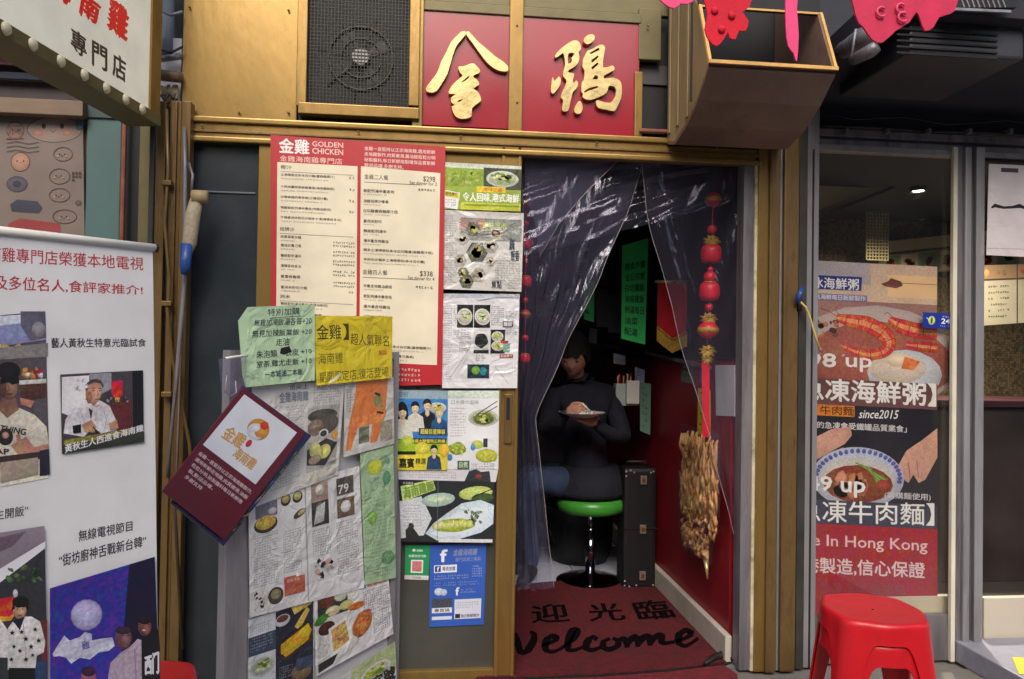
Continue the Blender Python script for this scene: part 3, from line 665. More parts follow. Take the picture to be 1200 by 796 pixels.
# menu board
M = Sheet('menu_board', plY(YF - .03), ((317, 158), (522, 172), (518, 451), (318, 456)), (186, 44, 52), 'tall red menu board with two cream price columns marked 金雞 GOLDEN CHICKEN', 'menu board', th=.012, mat=PRINTFLAT)
CRM = (236, 226, 200)
M.poly([(325, 190), (419, 195), (417, 452), (323, 454)], CRM); M.poly([(423, 195), (516, 203), (512, 428), (421, 424)], CRM)
M.text('金雞', None, (250, 240, 236), .03, quad=((327, 162), (362, 164), (362, 181), (327, 179)))
M.text('GOLDEN', None, (244, 210, 200), .02, quad=((366, 165.5), (402, 167.5), (402, 173.5), (366, 171.5)))
M.text('CHICKEN', None, (244, 210, 200), .02, quad=((366, 173.5), (402, 175.5), (402, 182), (366, 180)))
M.text('金雞海南雞專門店', None, (240, 196, 186), .01, quad=((328, 182), (401, 186), (401, 193), (328, 189)))
for i, t in enumerate(('金雞一直堅持以正宗海南雞,選用新鮮', '走地雞製作,肉質嫩滑,雞油飯粒粒分明', '秘製醬料,每日新鮮炮製確保品質新鮮', '歡迎品嚐,多謝支持。')):
    e = 510 if i < 3 else 473
    M.text(t, None, (240, 206, 196), .015, quad=((427, 171.5 + 6.6 * i), (e, 171.5 + 6.6 * i + (e - 427) * .058), (e, 176.3 + 6.6 * i + (e - 427) * .058), (427, 176.3 + 6.6 * i)))
DISHES = '海南雞飯配例湯半隻走地雞油飯招牌沙嗲串燒肉骨茶喇沙檳城炒貴刁馬來咖喱牛腩星洲米粉叻沙蝦多士凍檸茶珍多冰白切雞雲吞麵椰汁西米露時菜鮮蝦春卷'
def mreal(x, y, x1, h, c=INK):
    k = max(2, int((x1 - x) / (h * 1.08))); i = random.randrange(0, len(DISHES) - 8); t = (DISHES[i:] + DISHES)[:k]
    if k > 9: t = t[:k - 6] + '(' + t[k - 6:k - 1] + ')'
    M.text(t, None, c, .012, quad=((x, y), (x1, y + (x1 - x) * .05), (x1, y + h + (x1 - x) * .05), (x, y + h)), n=False)
def mline(x, y, x1, h, c=INK, b=False, rule=False):
    mreal(x, y, x1, h, c)
    if rule: M.line([(x, y + h + 3), (515 if x > 420 else 414, y + h + 3 + .05 * (91))], .5, (120, 110, 100), n=False)
M.n += 1
for y, x1 in ((203, 392), (217, 392), (229, 384), (241.5, 388), (253, 400), (275.5, 353), (285.5, 353), (297.5, 353), (309.5, 353), (322, 352), (334.5, 360), (354, 384), (366, 378)):
    mline(329, y, x1, 3.6)
    M.tiny(329, y + 5.4, x1 - 6, 1.7, (130, 122, 112), .05, .95, 1.1)
mline(329, 193.5, 342, 4.6, rule=True); mline(328, 266, 345, 4.6, rule=True); mline(328, 345, 340, 4.6, rule=True)
for y in (207, 221, 234, 247): M.tiny(409, y, 416, 3.2, INK, .05, 1)
for y in (283, 287, 294, 298, 305, 309, 317, 321, 330, 334): M.tiny(390, y, 416, 2.6, INK, .05, .95, 1.0)
M.tiny(408, 341, 416, 3, INK, .05, 1)
M.text('金雞二人餐', None, INK, quad=((427, 204), (455, 205.6), (455, 211.6), (427, 210)))
M.text('$298', None, INK, .01, quad=((496, 206.5), (510, 207.3), (510, 214.3), (496, 213.5)))
M.text('Set dinner for 2', None, INK, .01, quad=((480, 212), (512, 214), (512, 218), (480, 216)))
M.text('金雞四人餐', None, INK, quad=((425, 315.5), (454, 317), (454, 323), (425, 321.5)))
M.text('$338', None, INK, .01, quad=((492, 317.5), (507, 318.3), (507, 325.3), (492, 324.5)))
M.text('Set dinner for 4', None, INK, .01, quad=((478, 323.5), (509, 325.3), (509, 329.3), (478, 327.5)))
M.line([(427, 213.5), (494, 217)], .6, (120, 110, 100)); M.line([(425, 325), (490, 328)], .6, (120, 110, 100))
M.n += 1
for y, x1 in ((221.5, 462), (233.5, 455), (245, 466), (257, 447), (268.5, 453), (280, 455), (291, 507), (302, 498), (333, 459), (345, 459), (357, 457), (369, 455), (381, 448), (392, 452), (403, 505), (414, 485)):
    mreal(426, y, x1, 3.8); M.tiny(426, y + 5.4, x1 - 8, 1.6, (140, 130, 120), .05, .95)
M.tiny(490, 221, 512, 3, INK, .05, 1); M.tiny(487, 335, 509, 3, INK, .05, 1)
M.n += 1
for y, x0 in ((431, 462), (437, 462), (443, 462)): M.tiny(x0, y, 495, 3.4, (240, 214, 206), .05, 1)
M.done()
CLR = [(176, 196, 60), (206, 210, 120), (120, 160, 50), (226, 220, 150)]
GRN = [(150, 176, 70), (196, 206, 130), (98, 128, 54), (222, 222, 170)]
# green flyer at the top
S = Sheet('green_flyer', plY(YF - .024), ((521, 190), (611, 195), (610, 248), (520, 245)), (150, 176, 56), 'lime green food flyer taped top right under the golden beam', 'flyer', W=90, H=56, th=.001)
S.rect(0, 0, 90, 6, (206, 214, 196)); S.rect(0, 6, 45, 28, (138, 164, 50, .5)); S.rect(46, 4, 90, 30, (58, 66, 46, .5))
S.dish(68, 17, 19, 10, GRN, (206, 216, 196)); S.mess(2, 8, 42, 26, [(182, 196, 96, .3), (110, 140, 46, .3)], 16)
S.rect(38, 27, 72, 34, (222, 196, 40)); S.text('令人回味,港式海鮮', (22, 35, 88, 46), (244, 248, 232), .03); S.rect(20, 47, 90, 56, (196, 200, 60))
S.rect(24, 49, 88, 51, (120, 150, 40), n=True); S.text('美味之選', (46, 28, 68, 33), (200, 90, 40), .01)
S.poly([(0, 33), (19, 36), (16, 56), (0, 54)], (240, 240, 236)); S.poly([(1, 34), (18, 37), (17, 43), (1, 41)], (214, 206, 60)); S.text('特色推介', (2, 35.5, 16, 40), (40, 40, 30), .02); S.block(2, 44, 14, 54, 1.8, (90, 90, 90)); S.done()
# newspaper with a mosaic of dishes
S = Sheet('newspaper_cutting', plY(YF - .022), ((520, 246), (614, 250), (611, 342), (519, 339)), (206, 204, 200), 'grey laminated newspaper cutting with a hexagon of dish photos, under the lime flyer', 'newspaper', W=94, H=92, th=.001, mat=NEWS)
S.rect(20, 8, 92, 34, (138, 142, 136, .5)); S.text('舌尖三巨頭', (18, 9, 48, 22), (196, 130, 110), .02); S.text('港味早市', (46, 12, 74, 20), (196, 210, 120), .02)
for cx, cy, r, c in ((35, 21, 9, 0), (40, 48, 13, 0), (23, 33, 8, 1), (56, 40, 9, 1), (62, 25, 9, 1), (28, 82, 9, 0), (42, 74, 9, 1), (20, 58, 8, 1), (56, 58, 6, 1), (24, 72, 7, 0)):
    S.poly([(cx + r * math.cos(R(60 * k)), cy + r * math.sin(R(60 * k)) * 1.0) for k in range(6)], (96, 100, 92, .6) if c == 0 else (176, 172, 160, .7))
    S.mess(cx - r * .7, cy - r * .6, cx + r * .7, cy + r * .6, [(206, 190, 96, .4), (186, 170, 80, .4), (150, 140, 70, .3)] if c == 0 else [(196, 184, 150, .4), (160, 140, 110, .4), (200, 196, 186, .3)], 9, (.2, .45))
S.block(1, 6, 16, 90, 1.5, (120, 120, 124), 1.9); S.block(62, 56, 78, 82, 1.5, (110, 110, 114), 1.9); S.block(78, 56, 92, 90, 1.5, (110, 110, 114), 1.9)
S.text('滋味', (78, 30, 84, 44), (60, 70, 84), .02); S.text('飯香', (80, 44, 90, 56), (60, 70, 84), .02); S.text('焦點', (58, 80, 70, 89), (50, 54, 60), .02); S.done()
# second page
S = Sheet('magazine_page', plY(YF - .020), ((519, 344), (609, 345), (606, 455), (518, 455)), (222, 222, 226), 'white creased magazine page with small dark dish photos, beside the menu board foot', 'magazine page', W=90, H=111, th=.001, mat=NEWS)
S.rect(0, 0, 90, 5, (196, 200, 214)); S.block(1, 14, 12, 105, 1.5, (120, 120, 124), 1.9); S.block(13, 14, 17, 36, 1.5)
S.rect(17, 13, 36, 40, (30, 34, 26)); S.rect(37, 13, 56, 40, (30, 32, 30)); S.dish(26, 27, 9, 10, GRN); S.dish(47, 27, 9, 10, GRN, rot=-.5)
S.block(57, 14, 72, 38, 1.5); S.block(74, 20, 88, 50, 1.5); S.rect(71, 32, 83, 39, (70, 70, 74)); S.text('雞飯', (72, 33, 82, 38), (230, 230, 230), .02)
S.rect(37, 42, 55, 70, (206, 206, 206)); S.ell(46, 55, 8, 9, (34, 36, 36, .6), jit=.1); S.rect(37, 66, 55, 70, (34, 34, 34)); S.rect(57, 42, 74, 70, (36, 36, 28)); S.dish(65, 50, 7, 6, CLR); S.dish(66, 61, 8, 6, CLR)
S.rect(69, 55, 78, 58, (180, 60, 50)); S.rect(72, 58, 80, 68, (120, 160, 140)); S.rect(68, 71, 84, 75, (176, 50, 44)); S.text('金雞推介', (69, 71.5, 83, 74.5), (240, 230, 226), .01)
S.block(13, 42, 34, 54, 1.5); S.block(20, 56, 34, 68, 1.5); S.block(40, 72, 52, 80, 1.6); S.rect(30, 83, 56, 99, (30, 52, 66, .5)); S.ell(40, 90, 5, 5, (120, 170, 60, .5)); S.ell(49, 91, 4, 5, (50, 140, 160, .5))
S.line([(8, 100), (22, 80), (36, 56)], .5, (170, 170, 170)); S.line([(62, 84), (80, 106)], .5, (180, 180, 180)); S.line([(40, 8), (66, 3), (88, 4)], .7, (170, 176, 190)); S.done()
# celebrity flyer
S = Sheet('film_style_flyer', plY(YF - .018), ((464, 457), (525, 458), (524, 550), (466, 550)), (44, 110, 178), 'blue and yellow flyer with cut-out portraits of five people, left of the chopsticks page', 'flyer', W=60, H=92, th=.001)
S.rect(0, 0, 60, 10, (150, 176, 190)); S.text('慶祝', (2, 2, 14, 8), (90, 120, 150)); S.rect(0, 10, 60, 60, (60, 130, 196, .25))
def figure(S, x, y, h, hair, top, skin=(226, 206, 170), long=False):
    if long: S.ell(x, y + h * .42, h * .34, h * .7, hair)
    S.poly([(x - h * .62, y + h * 1.9), (x - h * .5, y + h * .95), (x - h * .14, y + h * .72), (x + h * .14, y + h * .72), (x + h * .5, y + h * .95), (x + h * .62, y + h * 1.9)], top)
    S.poly([(x - h * .1, y + h * .5), (x + h * .1, y + h * .5), (x + h * .14, y + h * .95), (x, y + h * 1.1), (x - h * .14, y + h * .95)], skin)
    S.ell(x, y + h * .28, h * .29, h * .36, hair); S.ell(x, y + h * .4, h * .235, h * .32, skin)
    S.poly([(x - h * .25, y + h * .3), (x - h * .2, y + h * .1), (x + h * .2, y + h * .08), (x + h * .25, y + h * .3), (x + h * .05, y + h * .2)], hair)
    S.ell(x - h * .09, y + h * .38, h * .04, h * .02, (50, 40, 36)); S.ell(x + h * .09, y + h * .38, h * .04, h * .02, (50, 40, 36)); S.ell(x, y + h * .56, h * .07, h * .022, (150, 80, 70))
S.dish(48, 20, 10, 6, CLR)
figure(S, 36, 11, 18, (22, 20, 24), (24, 28, 36)); figure(S, 22, 14, 18, (22, 20, 24), (222, 222, 214)); figure(S, 50, 20, 17, (196, 176, 96), (30, 80, 130)); figure(S, 7, 19, 20, (18, 16, 18), (220, 218, 206), long=True)
S.rect(26, 44, 58, 52, (28, 56, 72)); S.text('超級巨星陣容', (28, 45, 57, 51), (230, 220, 90), .02); S.rect(0, 58, 60, 74, (150, 186, 40, .4)); S.rect(16, 56, 58, 62, (28, 34, 30)); S.text('金雞大聯盟現正熱播', (17, 57, 57, 61), (236, 220, 80), .02)
S.ell(12, 60, 8, 7, (186, 210, 70, .4)); S.ell(30, 68, 9, 8, (214, 204, 70, .4)); S.rect(0, 74, 60, 93, (226, 208, 60)); figure(S, 44, 64, 15, (24, 22, 24), (40, 70, 110)); S.ell(56, 70, 6, 8, (240, 196, 60, .3)); S.text('嘉賓', (2, 79, 20, 90), (30, 30, 24), .04)
S.rect(0, 71, 22, 75, (30, 30, 34)); S.text('精選', (22, 79, 34, 86), (60, 60, 30), .02); S.done()
S = Sheet('dish_page', plY(YF - .0165), ((525, 458), (585, 458), (584, 550), (524, 550)), (226, 228, 232), 'white page with chopsticks over a plate and small green dishes', 'magazine page', W=60, H=92, th=.001)
S.rect(0, 0, 60, 9, (204, 220, 206)); S.text('口水雞の滋味', (4, 11, 36, 16), (120, 130, 130)); S.block(3, 20, 22, 54, 1.6, (130, 132, 138), 2); S.dish(42, 32, 18, 10, GRN, (200, 206, 190)); S.dish(42, 33, 12, 7, CLR, (110, 120, 60))
S.line([(34, 28), (58, 12)], .9, (40, 34, 34)); S.line([(36, 31), (58, 18)], .9, (40, 34, 34)); S.ell(11, 68, 10, 8, (150, 176, 60, .5), jit=.15); S.mess(2, 60, 22, 76, [(196, 200, 90, .3), (120, 150, 60, .3), (222, 214, 140)], 16)
S.ell(35, 63, 7, 5, (196, 206, 90, .3)); S.ell(46, 76, 13, 8, (196, 196, 70, .5)); S.mess(34, 70, 58, 84, [(206, 200, 90, .3), (170, 180, 60, .4)], 16); S.rect(42, 56, 47, 66, (50, 60, 60)); S.ell(3, 78, 3, 4, (60, 130, 200)); S.ell(30, 66, 3, 4, (90, 150, 210))
S.rect(12, 82, 26, 92, (70, 100, 80, .5)); S.text('自煮', (14, 83, 24, 90), (200, 220, 190), .02); S.block(28, 85, 56, 92, 1.6, (130, 134, 130)); S.done()
S = Sheet('folded_header_strip', plY(YF - .0150), ((466, 550), (584, 550), (581, 565), (467, 562)), (214, 214, 220), 'pale folded paper strip between the portraits flyer and the plate advert', 'paper', W=118, H=14, th=.001)
S.block(10, 3, 70, 12, 2, (150, 150, 160)); S.poly([(84, 2), (92, 0), (98, 3), (108, 2), (112, 14), (80, 14)], (50, 56, 62, .5)); S.ell(96, 8, 4, 2.5, (150, 60, 50)); S.done()
# plate advert
S = Sheet('plate_advert', plY(YF - .0135), ((467, 562), (580, 562), (577, 636), (470, 635)), (38, 42, 46), 'dark advert with a white oval plate of sliced chicken, above the two stickers', 'advert', W=112, H=74, th=.001)
S.poly([(0, 26), (26, 20), (38, 46), (28, 66), (0, 70)], (206, 212, 216)); S.block(4, 30, 25, 56, 1.7, (120, 124, 126), 2)
S.ell(46, 24, 20, 8, (176, 204, 196), -.12); S.ell(46, 24, 15, 5, (196, 214, 186, .4), -.12); S.ell(90, 16, 20, 8, (196, 214, 120, .5), -.1); S.ell(98, 22, 13, 6, (70, 90, 50, .5), -.1); S.line([(112, 10), (88, 20)], 1.2, (24, 20, 22))
S.poly([(30, 64), (40, 52), (56, 40), (74, 28), (96, 24), (112, 30), (112, 52), (98, 62), (72, 70), (44, 72)], (198, 214, 226)); S.poly([(38, 64), (50, 52), (66, 40), (90, 32), (104, 36), (106, 48), (94, 58), (70, 66), (48, 68)], (214, 226, 234))
S.ell(64, 54, 26, 8, (170, 186, 60, .5), -.08, jit=.05)
for i in range(9): S.ell(44 + i * 5, 55 - i * .4 + random.uniform(-1.5, 1.5), 5, 3.6, random.choice([(206, 212, 120, .3), (186, 196, 80, .3), (222, 222, 160, .2)]), -.5, 10, jit=.1)
S.mess(76, 34, 104, 54, [(120, 130, 100, .5), (150, 160, 140, .4), (90, 110, 80, .5)], 20); S.mess(58, 46, 74, 52, [(46, 66, 46, .4), (90, 60, 44, .4)], 8)
S.poly([(2, 8), (40, 0), (43, 12), (4, 26)], (196, 214, 130)); S.text('海南雞飯', None, (120, 150, 66), .05, quad=((4, 9), (40, 1), (42, 12), (6, 24))); S.rect(4, 2, 18, 6, (20, 20, 22)); S.text('正宗風味', (5, 2.8, 17, 5.4), (220, 220, 220))
S.poly([(6, 72), (6, 60), (12, 54), (16, 58), (22, 66), (24, 73)], (40, 42, 46, .4)); S.ell(13, 55, 3.5, 3.5, (60, 56, 56)); S.rect(46, 70, 112, 74, (226, 226, 230)); S.line([(46, 2), (44.5, 70)], .5, (110, 116, 120)); S.done()
# stickers
S = Sheet('payment_sticker', plY(YF + .0165), ((475, 639), (504, 639), (502, 680), (474, 679)), (34, 150, 88), 'small green payment sticker on the grey lower panel', 'sticker', W=28, H=40, th=.001, mat=PRINTFLAT)
S.ell(10, 6, 2, 1.8, (226, 240, 230)); S.rect(13, 5, 20, 7.5, (190, 226, 200)); S.text('推薦使用付款', (4, 11, 24, 14), (230, 244, 232), .02); S.rect(7, 17, 21, 32, (240, 240, 238)); S.rect(8.5, 18.5, 19.5, 30.5, (206, 120, 124, .3)); S.rect(0, 35, 28, 40, (226, 226, 222)); S.text('付款碼', (9, 36, 19, 39), (90, 90, 90)); S.done()
S = Sheet('social_media_poster', plY(YF + .0155), ((504, 639), (570, 636), (567, 732), (503, 735)), (52, 96, 190), 'blue poster with white f emblems stuck low on the grey panel', 'poster', W=66, H=96, th=.001, mat=PRINTFLAT)
S.text('f', (12, 6, 20, 20), (240, 244, 250), .05); S.text('金雞海南雞', (27, 6, 56, 14), (140, 150, 190), .02, shear=.3); S.text('專門店網上專頁', (30, 16, 60, 21), (150, 160, 200)); S.rect(5, 24, 32, 33, (236, 240, 246)); S.rect(6, 25, 13, 32, (40, 70, 150)); S.text('f', (8.5, 26, 11, 31), (250, 250, 250), .04); S.text('專頁按讚', (15, 26, 30, 31), (70, 90, 150), .02)
S.block(50, 26, 62, 40, 1.8, (190, 200, 230)); S.block(5, 36, 46, 42, 1.8, (180, 195, 235)); S.block(5, 44, 60, 50, 1.8, (150, 170, 225)); S.ell(11, 55, 5.5, 4.5, (210, 220, 240)); S.ell(17, 56, 4, 4, (190, 205, 235)); S.text('f', (31, 51, 35, 60), (240, 244, 250), .05); S.block(37, 53, 58, 58, 1.8, (170, 185, 230))
S.rect(3, 63, 27, 74, (70, 76, 90, .5)); S.rect(3, 74, 27, 80, (226, 230, 238)); S.text('專頁碼', (6, 75, 24, 79), (40, 44, 60), .02); S.rect(3, 84, 27, 88, (220, 226, 238)); S.rect(30, 65, 62, 88, (214, 220, 236)); S.block(32, 68, 60, 76, 1.8, (130, 140, 170)); S.rect(31, 82, 37, 87, (40, 44, 54)); S.text('每日新鮮製作', (38, 82.5, 60, 86.5), (60, 64, 84), .02); S.done()

# ================================================================== ANGLED BOARD WITH CLIPPINGS
bd_n = Vector((.777, -.630, 0)).normalized(); bd_d = Vector((.630, .777, 0)).normalized()
BP = (Vector((-.142, 2.85, 0)), bd_n)
bd = thing('clipping_board', tuple(BP[0] - bd_d * .36), 'aluminium-edged door leaf swung out and plastered with laminated restaurant clippings', 'board')
def onb(t, z, d=0): return BP[0] - bd_d * t + bd_n * d + Vector((0, 0, z))
MB().quad(onb(.73, .03, -.006), onb(0, .03, -.006), onb(0, 1.275, -.006), onb(.73, 1.275, -.006), th=.02, n=bd_n).build('core_panel', mat('white_laminate_core', (196, 194, 196), .45, 0, .1, 5, .03, dirt=.3, dirtcol=(120, 110, 104)), bd)
for a, b_ in ((.735, .655), (.015, -.012)):
    MB().quad(onb(a, .02, .004), onb(b_, .02, .004), onb(b_, 1.29, .004), onb(a, 1.29, .004), th=.036, n=bd_n).build('edge_profile', ALU, bd)
MB().quad(onb(.655, 1.262, .003), onb(.015, 1.262, .003), onb(.015, 1.288, .003), onb(.655, 1.288, .003), th=.034, n=bd_n).build('edge_profile', ALU, bd)
MB().quad(onb(.655, .02, .003), onb(.015, .02, .003), onb(.015, .05, .003), onb(.655, .05, .003), th=.034, n=bd_n).build('edge_profile', ALU, bd)
lv = [0.004]
def BS(name, quad, base, label, cat, W, H, m=NEWS):
    lv[0] += .0022
    return Sheet(name, off(BP, lv[0]), quad, base, label, cat, W=W, H=H, th=.0008, mat=m, step=4e-5)
# large spread low on the board
S = BS('magazine_page', ((291, 727), (368, 700), (368, 830), (291, 850)), (206, 210, 216), 'laminated page with a yellow dish on navy, lower left on the angled board', 'magazine page', 77, 126)
S.rect(32, 2, 76, 126, (34, 44, 60, .2)); S.block(2, 8, 28, 20, 2, (120, 124, 134)); S.rect(0, 22, 32, 45, (56, 72, 96)); S.block(2, 24, 30, 43, 1.8, (170, 180, 196), 2); S.dish(16, 60, 15, 12, GRN, (200, 206, 200)); S.ell(40, 14, 9, 7, (200, 204, 206)); S.ell(40, 12, 7, 4, (110, 70, 50, .5)); S.poly([(50, 2), (74, -2), (74, 6), (54, 12)], (214, 190, 96, .4)); S.poly([(54, 26), (68, 8), (72, 12), (60, 32)], (222, 196, 90, .4))
S.poly([(36, 40), (70, 24), (76, 34), (74, 48), (44, 62), (36, 54)], (60, 50, 40)); S.poly([(38, 42), (70, 27), (74, 36), (70, 46), (44, 58), (38, 52)], (222, 178, 40, .5)); S.block(36, 68, 52, 84, 1.8, (150, 160, 170)); S.ell(62, 80, 12, 9, (120, 100, 70, .5)); S.rect(56, 64, 76, 78, (60, 74, 96)); S.mess(0, 76, 36, 120, [(70, 90, 60, .4), (190, 180, 140, .4), (120, 80, 50, .4), (40, 50, 46)], 30); S.done()
S = BS('magazine_page', ((380, 806), (463, 752), (466, 820), (384, 860)), (206, 206, 204), 'half-hidden page at the lowest right of the angled board', 'magazine page', 84, 64)
S.block(2, 4, 30, 60, 2, (130, 130, 134)); S.poly([(32, 0), (84, 0), (84, 30), (32, 26)], (176, 190, 140, .4)); S.dish(60, 20, 18, 10, CLR); S.text('老字號', (40, 24, 82, 40), (30, 34, 34), .05); S.done()
S = BS('magazine_page', ((368, 695), (455, 672), (461, 743), (370, 793)), (226, 226, 226), 'white page with a white bento of rice and fried chicken, low on the angled board', 'magazine page', 90, 96)
S.poly([(3, 10), (52, 8), (52, 86), (3, 92)], (214, 214, 210)); S.rect(4, 10, 40, 34, (54, 60, 58, .3)); S.ell(15, 14, 9, 8, (110, 66, 46, .5)); S.ell(32, 12, 8, 7, (200, 206, 190, .5)); S.ell(38, 26, 8, 6, (206, 200, 130, .4)); S.ell(22, 28, 9, 6, (214, 206, 160, .4)); S.ell(8, 34, 9, 5, (70, 140, 50, .4), -.4); S.ell(14, 46, 10, 8, (70, 44, 34, .5)); S.ell(50, 32, 10, 5, (226, 130, 60, .4))
S.poly([(16, 48), (40, 40), (46, 76), (18, 84)], (236, 236, 236)); S.poly([(19, 51), (36, 45), (40, 73), (21, 78)], (206, 170, 96, .7)); S.ell(56, 58, 11, 18, (206, 124, 66, .6), .35, jit=.08); S.mess(48, 46, 64, 72, [(222, 150, 90, .4), (180, 96, 50, .4)], 12); S.poly([(3, 84), (26, 82), (20, 92), (3, 94)], (44, 48, 50)); S.rect(54, 6, 62, 12, (50, 76, 150)); S.text('超值美食', (64, 6, 88, 12), (226, 110, 60), .02)
S.block(58, 16, 88, 48, 2.2, (110, 110, 124), 1.6); S.block(68, 50, 88, 82, 2.2, (110, 110, 124), 1.6); S.done()
S = BS('magazine_spread', ((291, 582), (421, 546), (427, 689), (293, 724)), (222, 222, 222), 'large two-leaf laminated article with columns of small dish photos, middle of the angled board', 'magazine page', 132, 142)
S.block(5, 48, 35, 110, 1.7, (96, 96, 104), 1.75); S.block(40, 52, 62, 104, 1.7, (96, 96, 104), 1.75); S.rect(8, 12, 34, 30, (120, 120, 134, .5)); S.ell(20, 38, 14, 10, (60, 56, 48, .4)); S.ell(20, 36, 12, 8, (214, 182, 80, .5)); S.mess(10, 28, 32, 42, [(226, 206, 120, .3), (200, 160, 60, .4)], 12); S.ell(28, 24, 5, 4, (200, 200, 204))
for cx in (44, 58): S.ell(cx, 16, 6, 7, (50, 56, 40, .4)); S.ell(cx, 15, 4.6, 5, (190, 176, 110, .7))
S.ell(60, 36, 8, 4, (90, 72, 54, .6), -.5); S.ell(62, 35, 5, 2.4, (200, 180, 130, .4), -.5); S.rect(40, 106, 64, 128, (180, 96, 74)); S.text('尋味海南', (43, 109, 58, 113), (230, 200, 190)); S.rect(54, 101, 64, 108, (226, 226, 222)); S.rect(4, 112, 22, 138, (204, 204, 200)); S.mess(4, 112, 18, 138, [(60, 60, 50, .5), (150, 140, 90, .5), (40, 36, 34)], 12); S.ell(30, 124, 9, 10, (70, 60, 48, .5)); S.ell(30, 122, 6, 6, (150, 140, 110, .6))
S.line([(67, 2), (67.5, 140)], 1.2, (160, 160, 168)); S.rect(74, 6, 94, 28, (170, 150, 136, .3)); S.ell(84, 15, 5, 6, (220, 214, 206)); S.rect(74, 28, 94, 56, (60, 58, 58, .4)); S.ell(84, 40, 6, 11, (120, 110, 104, .5)); S.poly([(80, 34), (90, 30), (88, 52), (76, 54)], (200, 200, 200, .4)); S.rect(104, 8, 124, 28, (90, 84, 78, .7)); S.rect(104, 32, 124, 54, (120, 96, 80, .7)); S.ell(114, 42, 6, 7, (214, 214, 214)); S.text('79', (106, 16, 118, 26), (230, 230, 230), .02)
S.block(74, 60, 96, 92, 1.7, (96, 96, 104), 1.75); S.block(102, 58, 128, 120, 1.7, (96, 96, 104), 1.75); S.mess(72, 94, 98, 122, [(40, 40, 44, .3), (210, 170, 150, .3), (230, 230, 230), (60, 50, 50, .3)], 20, (.1, .22)); S.done()
S = BS('green_sheet', ((422, 532), (461, 521), (464, 677), (428, 686)), (166, 196, 156), 'pale green printed sheet hung down the right edge of the angled board', 'flyer', 40, 154)
S.mess(2, 4, 38, 50, [(140, 184, 140, .5), (180, 206, 176, .4), (120, 160, 130, .4)], 24); S.ell(17, 20, 9, 9, (206, 214, 70)); S.ell(31, 36, 5, 8, (90, 150, 110, .4)); S.block(3, 50, 36, 130, 2, (120, 160, 120), 2, fill=.8); S.ell(12, 78, 6, 8, (140, 190, 100, .5)); S.ell(30, 128, 8, 8, (110, 160, 110, .5)); S.block(3, 134, 36, 150, 2, (120, 160, 120), 2); S.done()
S = BS('newspaper_cutting', ((295, 452), (404, 447), (396, 556), (300, 594)), (212, 210, 206), 'newspaper cutting headed 金雞海南雞 half covered by the hanging maroon card', 'newspaper', 108, 108)
S.text('金雞海南雞', (32, 8, 66, 18), (130, 134, 150), .04); S.text('舌尖上', (44, 1, 66, 6), (90, 96, 120), .02); S.block(40, 22, 62, 60, 1.7, (130, 130, 134)); S.block(72, 4, 106, 30, 1.8, (130, 130, 134)); S.block(16, 54, 58, 100, 1.7, (130, 130, 134))
S.rect(66, 26, 104, 94, (176, 172, 166, .3)); S.ell(84, 36, 18, 7, (70, 76, 66, .5)); S.ell(88, 46, 16, 12, (96, 90, 84, .5)); S.ell(76, 48, 10, 9, (140, 120, 106, .5)); S.ell(86, 56, 6, 5, (220, 220, 220)); S.ell(86, 56, 4.2, 3.4, (60, 60, 60)); S.poly([(66, 70), (90, 62), (104, 70), (90, 92), (66, 86)], (56, 54, 56)); S.ell(76, 72, 7, 8, (214, 214, 130, .4)); S.ell(88, 76, 8, 8, (214, 210, 120, .4)); S.ell(76, 82, 8, 5, (170, 150, 130, .5)); S.ell(100, 60, 4, 5, (206, 150, 60, .5)); S.rect(66, 96, 104, 106, (206, 200, 186)); S.done()
S = BS('orange_page', ((404, 448), (461, 442), (462, 520), (403, 536)), (206, 204, 200), 'cutting with an orange archway shape under the yellow sheet', 'magazine page', 58, 80)
S.poly([(14, 0), (52, 0), (48, 40), (34, 44), (18, 44), (8, 74), (2, 74), (6, 44), (12, 20)], (226, 130, 66, .1)); S.poly([(34, 40), (50, 38), (38, 72), (30, 72)], (222, 124, 64, .1)); S.poly([(12, 40), (48, 38), (46, 50), (10, 52)], (226, 134, 72)); S.poly([(34, 20), (42, 16), (46, 34), (36, 32)], (150, 146, 90, .5)); S.rect(17, 52, 29, 70, (120, 124, 100, .5)); S.rect(42, 50, 56, 74, (176, 170, 150, .5)); S.line([(36, 16), (42, 20)], 2.5, (40, 40, 40)); S.line([(38, 38), (46, 41)], 2.5, (50, 50, 50)); S.block(2, 2, 12, 34, 1.8, (110, 110, 110)); S.done()
# bright sheets stuck over the top rail
S = Sheet('yellow_sheet', off(BP, .032), ((366, 370), (460, 371), (459, 443), (371, 452)), (226, 204, 36), 'glossy yellow announcement sheet marked 金雞 at the top of the angled board', 'notice', W=94, H=78, th=.0008, mat=NEWS)
S.text('金雞', (4, 10, 33, 27), (70, 62, 20), .01); S.text('】', (35, 9, 42, 28), (70, 62, 20), .01); S.text('超人氣聯名', None, (70, 60, 20), .0, quad=((44, 20), (90, 24), (90, 38), (44, 34))); S.text('海南雞', (4, 42, 34, 55), (120, 110, 20), .0); S.text('期間限定店,復活登場', (4, 63, 90, 76), (104, 92, 20), .0); S.rect(78, 42, 88, 48, (214, 150, 40)); S.poly([(14, 76), (30, 66), (32, 68), (20, 77)], (236, 232, 190)); S.done()
S = Sheet('green_note', off(BP, .038), ((290, 360), (369, 357), (369, 446), (288, 454)), (192, 222, 180), 'pale green handwritten notice with clipped corners, left of the yellow sheet', 'notice', W=80, H=92, th=.0008, mat=NEWS)
